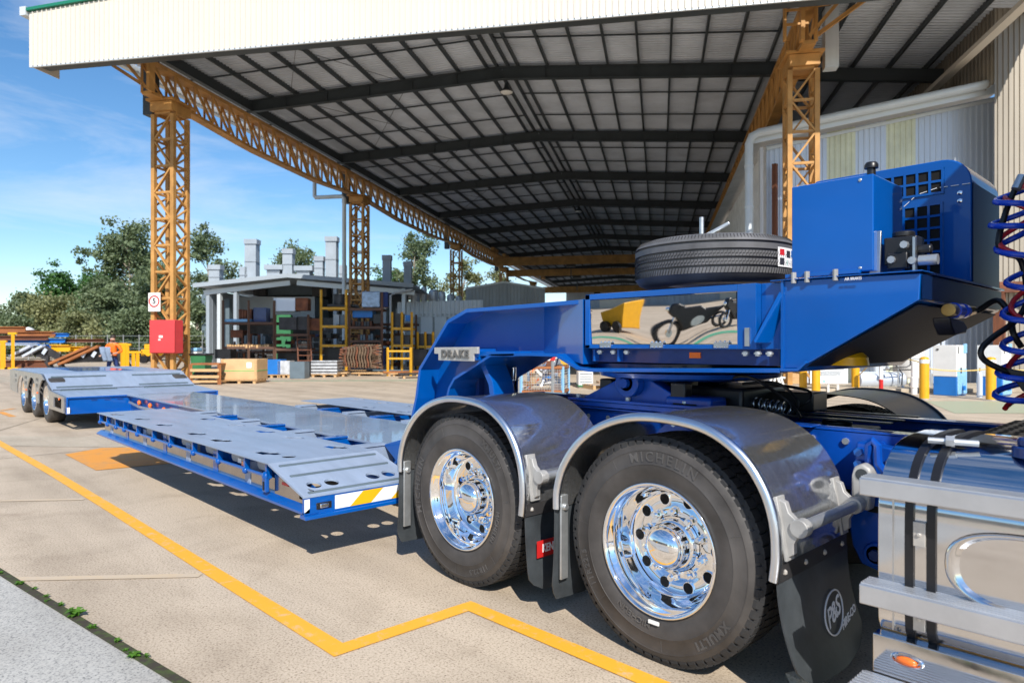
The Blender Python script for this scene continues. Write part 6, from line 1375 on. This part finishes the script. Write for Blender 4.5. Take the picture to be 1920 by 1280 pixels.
for k in range(8): 
    a, b = px(968+k*9, 676, 17), px(977+k*9, 676, 17); q = [a, b, b+RT*.05+Vector((0,0,.16)), a+RT*.05+Vector((0,0,.16))]
    O('stripe', M().add(q+[p+FW*.02 for p in q], [(0,1,2,3), (7,6,5,4), (0,4,5,1), (1,5,6,2), (2,6,7,3), (3,7,4,0)]), 'red' if k % 2 else 'white_tape', hb2, smooth=0)
for u in (972, 1036): a = px(u, 676, 17.05); b = a.copy(); b.z = 0; bar('leg', b, a, .05, .05, 'galv', hb2)
for k, (u, v, rot) in enumerate(((1130, 728, .3), (1165, 733, -.2), (1195, 726, .1), (1150, 722, 0))):
    p = pxg(u, v); ux = RT*math.cos(rot)+FW*math.sin(rot); uy = -RT*math.sin(rot)+FW*math.cos(rot)
    t = thing('timber_pallet', 'weathered timber pallet behind the turntable, %s' % ('leftmost in front', 'middle one nearest the truck', 'rightmost', 'farthest back')[k], 'pallet', p, 'pallets behind the turntable')
    for q in range(5): O('slat', M().cbox(p+uy*(q-2)*.2+Vector((0, 0, .14)), (1.1, .12, .02), ux, uy), 'wood' if q % 2 else 'cast', t, smooth=0)
    for q in (-1, 0, 1): O('skid', M().cbox(p+ux*q*.5+Vector((0, 0, .065)), (.09, .95, .13), ux, uy), 'wood', t, smooth=0)

# ------------------------------------------------------------------ right-hand services area
def bollard(u, vb, label, band=False, h=1.12, r=.115, mt='bollard'):
    p = pxg(u, vb); t = thing('bollard', label, 'bollard', p, 'yellow bollards by the workshop')
    O('post', M().lathe([(0, h), (r*.6, h-.01), (r*.95, h-.04), (r, h-.07), (r, 0)], 24, p, 'z'), mt, t, smooth=50)
    O('base_plate', M().cyl(p+Vector((0, 0, .0)), p+Vector((0, 0, .02)), r*1.5, 20), 'galv', t)
    if band:
        m = M().lathe([(r+.003, h-.075), (r+.003, h-.175)], 24, p, 'z'); O('reflective_band', m, 'white_tape', t)
        for k in range(4):
            an = 2*math.pi*k/4+.6; q = [p+Vector(((r+.005)*math.cos(an+x), (r+.005)*math.sin(an+x), h-.17+z_)) for x, z_ in ((0, 0), (.55, 0), (.9, .09), (.35, .09))]; O('band_stripe', M().add(q, [(0,1,2,3)]), 'red', t, smooth=0)
    return p
b1 = bollard(1506, 734, 'yellow bollard left of the white notice board'); b2 = bollard(1530, 740, 'yellow bollard whose top is hidden by the notice board', h=.95); b3 = bollard(1604, 733, 'yellow bollard right of the notice board', h=1.25)
b4 = bollard(1733, 748, 'yellow bollard with striped band left of the blue and white cabinet', True); b5 = bollard(1858, 750, 'yellow bollard with striped band right of the blue and white cabinet', True)
p = pxg(1652, 738); rp = thing('marker_post', 'red and white striped marker post between the bollards', 'post', p)
O('pole', M().cyl(p, p+Vector((0, 0, 1.30)), .055, 16), 'white', rp)
for z0, z1 in ((.0, .42), (.82, 1.32)): O('red_band', M().lathe([(.057, z0), (.057, z1)], 16, p, 'z'), 'red', rp)
O('cap', M().ico(p+Vector((0, 0, 1.32)), .06, (1, 1, .6), 2), 'red', rp)
def sag(a, b, s, n=8): return [a.lerp(b, i/n)+Vector((0, 0, -s*4*(i/n)*(1-i/n))) for i in range(n+1)]
z9 = Vector((0, 0, .82))
for k, (a, b, s) in enumerate(((b4+z9, b5+z9, .07), (b3+Vector((0, 0, .4)), p+Vector((0, 0, 1.28)), .05), (p+Vector((0, 0, 1.28)), b4+Vector((0, 0, .95)), .03), (b1+z9, b1+z9-RT*2.2, .05), (b5+z9, b5+z9+RT*3, .06))):
    r_ = O('barrier_rope', M().tube(sag(a, b, s), .016, 6), 'rope'); tag(r_, ('yellow rope slung between the two banded bollards', 'yellow rope from the notice board bollard up to the striped post', 'yellow rope from the striped post to the left banded bollard', 'yellow rope running left from the notice board bollards', 'yellow rope running out to the right behind the hoses')[k], 'rope', 'barrier ropes')
nb = thing('notice_board', 'white notice board with small print standing among the bollards', 'sign', pxg(1555, 738)); dn = 20.3
cb(1519, 1590, 676, 719, dn, .03, 'paper', 'panel', nb, .004)
for k in range(11):
    if k == 6: continue
    cb(1524+rn.uniform(0, 2), 1584-rn.uniform(0, 14), 680+k*2.3, 681+k*2.3, dn-.006, .004, 'cab_grey', 'text_line', nb)
cb(1543, 1548, 712, 717, dn-.006, .004, 'label_teal', 'logo', nb)
for u in (1553, 1571): a = px(u, 719, dn+.05); b = a.copy(); b.z = 0; bar('leg', b, a, .05, .05, 'white', nb)
def cabinet(uc, vb, label):
    c = pxg(uc, vb)+FW*.5; t = thing('dryer_cabinet', label, 'cabinet', c, 'compressed air cabinets'); ux = (RT*.8-FW*.6).normalized(); uy = (FW*.8+RT*.6).normalized()
    ux = (RT*.82+FW*.57).normalized(); uy = (FW*.82-RT*.57).normalized()
    O('housing', M().cbox(c+Vector((0, 0, .98)), (.62, .62, .88), ux, uy), 'white', t, bevel=.012); O('plinth', M().cbox(c+Vector((0, 0, .27)), (.60, .60, .53), ux, uy), 'bright_blue', t, bevel=.01)
    f = c-uy*.315; s = c-ux*.315
    O('front_cover', M().cbox(f+ux*.0+Vector((0, 0, .40)), (.56, .06, .72), ux, uy), 'water_blue', t, bevel=.03, seg=3)
    O('vent', M().cbox(f+ux*.05-uy*.035+Vector((0, 0, .22)), (.22, .006, .12), ux, uy), 'bright_blue', t); O('handle', M().cbox(f-ux*.14-uy*.04+Vector((0, 0, .72)), (.03, .03, .16), ux, uy), 'dark_steel', t)
    O('top_panel', M().cbox(f+ux*.2-uy*.005+Vector((0, 0, 1.33)), (.18, .03, .26), ux, uy), 'water_blue', t); O('badge', M().cbox(s-ux*.005+Vector((0, 0, 1.30))-uy*.18*-1, (.01, .06, .04), ux, uy), 'black', t)
    O('gauge', M().cbox(f-ux*.2-uy*.004+Vector((0, 0, 1.28)), (.03, .01, .2), ux, uy), 'dark_steel', t)
cabinet(1802, 743, 'white and blue air cabinet standing between the two banded bollards'); cabinet(1888, 744, 'white and blue air cabinet partly hidden by the coiled hoses')
vt = thing('white_vessel', 'tall white cylindrical vessel behind the marker post', 'tank', W(23, (1702-960)/1280*23, 0)); c = W(23, (1704-960)/1280*23, 0)
O('shell', M().lathe([(0, 3.4), (.3, 3.35), (.45, 3.2), (.48, 3.0), (.48, .4), (.4, .3), (0, .3)], 28, c, 'z'), 'white', vt, smooth=50)
for k in range(3): an = 2.1*k; O('leg', M().cyl(c+Vector((.35*math.cos(an), .35*math.sin(an), 0)), c+Vector((.35*math.cos(an), .35*math.sin(an), .5)), .05, 8), 'white', vt)
hv = thing('horizontal_vessel', 'grey horizontal air receiver low behind the bollards', 'tank', W(21.6, (1640-960)/1280*21.6, 0)); a, b = px(1608, 712, 21.6), px(1690, 712, 21.6)
O('shell', M().cyl(a, b, .26, 24).ico(a, .26, (.6, .6, 1), 2).ico(b, .26, (.6, .6, 1), 2), 'clad', hv, smooth=40)
for q in (a.lerp(b, .2), a.lerp(b, .8)): O('saddle', M().cbox(Vector((q.x, q.y, .15)), (.1, .4, .3), RT, FW), 'cast', hv, smooth=0)
pw = thing('pipework', 'tangle of thin steel pipes and valves around the white vessel', 'pipes', W(21.2, (1680-960)/1280*21.2, 0))
dd = 21.0
for k, pts in enumerate((((1655, 668), (1700, 664), (1707, 670), (1707, 684), (1700, 688), (1665, 690), (1660, 680)), ((1684, 640), (1684, 740)), ((1690, 650), (1676, 680), (1692, 700), (1690, 735)), ((1620, 672), (1730, 672)), ((1650, 693), (1708, 693), (1712, 700), (1712, 735)), ((1740, 676), (1742, 742)), ((1750, 720), (1790, 718)), ((1748, 700), (1748, 742)), ((1764, 640), (1764, 742)), ((1838, 700), (1838, 746)), ((1835, 735), (1850, 735)))):
    O('pipe', M().tube([px(u, v, dd+.12*k) for u, v in pts], .022 if k != 5 else .07, 7), 'galv' if k % 2 else 'dark_steel', pw)
for u, v in ((1684, 655), (1693, 646), (1676, 682), (1664, 690), (1742, 690), (1764, 715), (1692, 727), (1708, 720)): O('valve', M().ico(px(u, v, dd-.05), .07, (1, .7, 1.1), 1).cyl(px(u, v, dd-.05), px(u, v-6, dd-.05), .02, 6), 'brass' if u % 2 else 'galv', pw)
wt = thing('filter_housing', 'small white filter housing beside the left banded bollard', 'filter', W(19.8, (1714-960)/1280*19.8, 0)); c = W(19.8, (1714-960)/1280*19.8, 0)
O('bowl', M().lathe([(0, .95), (.07, .94), (.08, .9), (.08, .5), (.10, .48), (.10, .2), (.08, .18), (.08, 0)], 16, c, 'z'), 'white', wt)
gc = thing('grey_cylinder', 'grey gas cylinder right of the white and blue cabinet', 'cylinder', W(18.6, (1838-960)/1280*18.6, 0)); c = W(18.6, (1837-960)/1280*18.6, 0); O('body', M().lathe([(0, .72), (.03, .70), (.05, .66), (.065, .6), (.07, .5), (.07, 0), (0, 0)], 18, c, 'z'), 'clad', gc, smooth=50); O('valve', M().cyl(c+Vector((0, 0, .7)), c+Vector((0, 0, .8)), .02, 8), 'brass', gc)
tr_ = thing('trestle', 'white folding trestle behind the turntable', 'trestle', pxg(1452, 736))
for a, b in (((1440, 730), (1452, 688)), ((1466, 732), (1452, 688)), ((1446, 735), (1458, 690)), ((1473, 735), (1458, 690))): bar('leg', px(a[0], a[1], 20.5+(.6 if a[0] in (1446, 1473) else 0)), px(b[0], b[1], 20.5+(.6 if a[0] in (1446, 1473) else 0)), .06, .06, 'white', tr_)
bar('cross_bar', px(1440, 706, 20.7), px(1472, 708, 20.7), .05, .05, 'white', tr_)
for k, (u0, u1, v0, dd_, mt, lab) in enumerate(((1462, 1484, 690, 24, 'ply', 'tan carton stack behind the trestle'), (1480, 1500, 697, 23, 'wood', 'brown wooden box beside the left bollard'), (1410, 1432, 694, 24.5, 'cast', 'pale box left of the trestle'))):
    t = thing('storage_box', lab, 'box', px((u0+u1)/2, 735, dd_)); t.location.z = 0; cb(u0, u1, v0, 735, dd_, .8, mt, 'body', t, .01, 0); cb(u0-1, u1+1, v0-3, v0, dd_-.05, .9, 'cast', 'lid', t)
kerb = struct(O('kerb', M().cbox(W(21.9, 15, .06), (22, 3, .12), RT, FW), 'concrete_pale', smooth=0, bevel=.02))
cl9 = thing('concrete_chip', 'broken pale block lying under the rear mud flap', 'rubble', pxg(1500, 1276)); O('block', M().ico(pxg(1498, 1280)+Vector((0, 0, .02)), .06, (1.1, .8, .6), 1), 'concrete_pale', cl9, smooth=0)

# ------------------------------------------------------------------ worker
wp = W(25.6, (211-960)/1280*25.6, 0)
def skin_body(J, E, rads):
    me = bpy.data.meshes.new('body'); me.from_pydata(J, E, []); o = bpy.data.objects.new('b', me); COL.objects.link(o)
    o.modifiers.new('s', 'SKIN'); 
    for i, r in enumerate(rads): me.skin_vertices[0].data[i].radius = r if isinstance(r, tuple) else (r, r)
    me.skin_vertices[0].data[0].use_root = True
    sd_ = o.modifiers.new('d', 'SUBSURF'); sd_.levels = 2; sd_.render_levels = 2
    dg = bpy.context.evaluated_depsgraph_get(); out = bpy.data.meshes.new_from_object(o.evaluated_get(dg)); bpy.data.objects.remove(o); return out
# joints in local (right, away, up); figure walks to the left with a garment over the arm
J = [(0, 0, .96), (0, 0, 1.12), (.01, .0, 1.30), (.02, -.01, 1.44), (.03, -.02, 1.52), (.03, -.04, 1.62), (.03, -.04, 1.72),
     (-.10, 0, .90), (-.13, -.06, .50), (-.14, .02, .09), (-.15, -.12, .05), (.10, 0, .90), (.15, .06, .50), (.17, .10, .09), (.16, -.05, .05),
     (-.17, 0, 1.42), (-.30, -.05, 1.18), (-.22, -.28, 1.08), (-.20, -.36, 1.06), (.21, 0, 1.42), (.34, .02, 1.18), (.22, -.20, 1.10), (.16, -.27, 1.09)]
E_ = [(0,1), (1,2), (2,3), (3,4), (4,5), (5,6), (0,7), (7,8), (8,9), (9,10), (0,11), (11,12), (12,13), (13,14), (3,15), (15,16), (16,17), (17,18), (3,19), (19,20), (20,21), (21,22)]
rd = [(.15, .11), (.145, .105), (.165, .115), (.12, .09), .055, (.085, .1), (.07, .085), .095, .065, .045, .04, .095, .065, .045, .04, .065, .05, .04, .035, .065, .05, .04, .035]
bm_ = skin_body(J, E_, rd)
for v in bm_.vertices: q = v.co.copy(); v.co = wp+RT*q.x+FW*q.y+Vector((0, 0, q.z))
for mt in ('navy', 'hivis', 'skin', 'black'): bm_.materials.append(MT[mt])
for p in bm_.polygons:
    z = p.center.z; lat = (Vector(p.center)-wp).dot(RT); aw = (Vector(p.center)-wp).dot(FW)
    p.material_index = 3 if z < .11 else 0 if z < .98 else 2 if z > 1.49 or (aw < -.16 and z < 1.25) else 1; p.use_smooth = True
wk_ = thing('person', 'worker in orange hi-vis shirt and navy trousers carrying a grey garment', 'person', wp)
O('body', bm_, None, wk_)
hd = wp+RT*.03-FW*.04+Vector((0, 0, 1.66))
O('hair', M().ico(hd+Vector((0, 0, .055))+FW*.02, .105, (1, 1.0, .85), 2), 'hair', wk_, smooth=60)
for k in (-1, 1): O('eye', M().ico(hd-FW*.108+RT*.035*k+Vector((0, 0, .0)), .012, (1, 1, 1), 1), 'white', wk_)
O('nose', M().ico(hd-FW*.115+Vector((0, 0, -.03)), .018, (.8, 1, 1.3), 1), 'skin', wk_); O('mouth', M().cbox(hd-FW*.108+Vector((0, 0, -.075)), (.045, .008, .01), RT, FW), 'red', wk_)
for sx_, bx_, by_, bz_ in ((-1, -.20, -.36, 1.06), (1, .16, -.27, 1.09)):
    for k in range(4): q = wp+RT*(bx_+(k-1.5)*.018)+FW*(by_-.03)+Vector((0, 0, bz_-.02)); O('finger', M().tube([q, q-FW*.05+Vector((0, 0, -.01)), q-FW*.07+Vector((0, 0, -.045))], .009, 6), 'skin', wk_)
    q = wp+RT*(bx_+.035*-sx_)+FW*by_+Vector((0, 0, bz_)); O('thumb', M().tube([q, q-FW*.03+Vector((0, 0, .02)), q-FW*.055+Vector((0, 0, .015))], .010, 6), 'skin', wk_)
O('belt', M().lathe([(.165, -.03), (.165, .03)], 20, wp+Vector((0, 0, 1.0)), 'z'), 'black', wk_)
gm = thing('garment', 'grey-blue garment held in front of the worker', 'garment', wp-FW*.3+Vector((0, 0, .9))); gv = []
for i in range(9):
    for j in range(9):
        s, t = i/8-.5, j/8; gv.append(wp-FW*(.33+.04*math.sin(s*14)+.03*math.sin(t*5))+RT*(s*(.42-.06*t)-.08+.10*t)+Vector((0, 0, 1.34-.52*t)))
gk = M().add(gv, [(i*9+j, i*9+j+1, (i+1)*9+j+1, (i+1)*9+j) for i in range(8) for j in range(8)]); go = O('cloth', gk, 'cloth_grey', gm, smooth=60); sdm = go.modifiers.new('t', 'SOLIDIFY'); sdm.thickness = .03

# ------------------------------------------------------------------ behind the camera (seen in the polished metal)
bk = thing('cream_building', 'long cream building across the yard seen mirrored in the polished door', 'building', (-30, -42, 0))
O('wall', M().box((-64, -42, 0), (-3, -41.6, 4.6)), 'cream_wall', bk, smooth=0); O('roof', M().box((-64.4, -50, 4.6), (-2.6, -41.2, 4.8)), 'clad_grey', bk, smooth=0)
for x in (-20.5, -30.5, -42): O('roller_door', ribbed(Vector((x-2.6, -41.58, 0)), Vector((x+2.6, -41.58, 0)), 0, 3.2, 3.2, 'clad_grey', .25, .04, Vector((0, 1, 0))), 'clad_grey', bk, smooth=0)
ribbon('green_line', [(-40, -9.6), (-14, -10.2), (-9, -10.8), (6, -11.5)], .6, .0052, 'line_green')
ys = thing('yellow_hopper', 'yellow steel hopper parked against the cream building', 'hopper', (-14, -13, 0)); O('body', M().prism([(-15.3, .2), (-14.2, .2), (-13.9, 1.2), (-15.5, .9)], -14.0, -12.6), 'bollard', ys, bevel=.04)
for x in (-15.1, -14.4): O('wheel', M().cyl((x, -12.5, .25), (x, -12.3, .25), .25, 16), 'black', ys)
def bike(x, y, a, label):
    t = thing('motorcycle', label, 'motorcycle', (x, y, 0), 'motorcycles parked behind the photographer'); c, s = math.cos(a), math.sin(a)
    def q(u, w, z): return Vector((x+u*c-w*s, y+u*s+w*c, z))
    for u in (-.68, .70):
        O('wheel', M().tube([q(u+.28*math.cos(k), 0, .31+.28*math.sin(k)) for k in [2*math.pi*i/24 for i in range(24)]], .055, 8, closed=True), 'black', t); O('hub', M().cyl(q(u, -.06, .31), q(u, .06, .31), .09, 12), 'steel', t)
    for w in (-.09, .09): O('fork', M().cyl(q(.70, w, .31), q(.45, w, .95), .025, 8), 'chrome', t)
    bp_ = [(-.80, .78), (-.85, .88), (-.45, .80), (-.12, .82), (.02, .98), (.34, .98), (.46, 1.14), (.60, 1.12), (.72, .86), (.50, .60), (.38, .28), (-.22, .26), (-.38, .50)]; nb_ = len(bp_)
    O('fairing_body', M().add([q(u, -.13, z_) for u, z_ in bp_]+[q(u, .13, z_) for u, z_ in bp_], [tuple(range(nb_)), tuple(range(2*nb_-1, nb_-1, -1))]+[(i, (i+1) % nb_, nb_+(i+1) % nb_, nb_+i) for i in range(nb_)]), 'black', t, bevel=.05, seg=3)
    O('engine', M().cyl(q(.08, -.2, .45), q(.08, .2, .45), .16, 16), 'steel', t)
    O('seat', M().cbox(q(-.4, 0, .80), (.65, .24, .1), (c, s, 0), (-s, c, 0)), 'black', t, bevel=.04); O('handlebar', M().cyl(q(.42, -.36, 1.02), q(.42, .36, 1.02), .016, 8), 'black', t); O('headlamp', M().ico(q(.70, 0, .95), .08, (1, .9, 1), 2), 'chrome', t, smooth=60)
    O('exhaust', M().cyl(q(.1, .17, .32), q(-.75, .2, .42), .05, 10), 'chrome', t)
bike(-11.6, -12.4, 2.4, 'black motorcycle mirrored in the middle of the polished door'); bike(-10.1, -12.6, 1.9, 'black motorcycle mirrored at the right end of the polished door'); bike(-15.6, -11.6, 1.0, 'motorcycle mirrored at the left end of the polished door')
for k, (x, y) in enumerate(((30, -45), (12, -60), (46, -20), (-4, -70), (60, 5), (24, -80))):
    u_ = tree('gum_tree', 'eucalyptus behind the photographer, %s' % ('nearest', 'second nearest to the cream building', 'right of the nearest', 'beyond the cream building roof', 'farthest right', 'most distant')[k], 960, 60, 470, 130, 'leaf_gum', 56, 80, .6, .3, .2, 'trees behind the photographer', seed=50+k)
    u_.location = (x, y, 0)
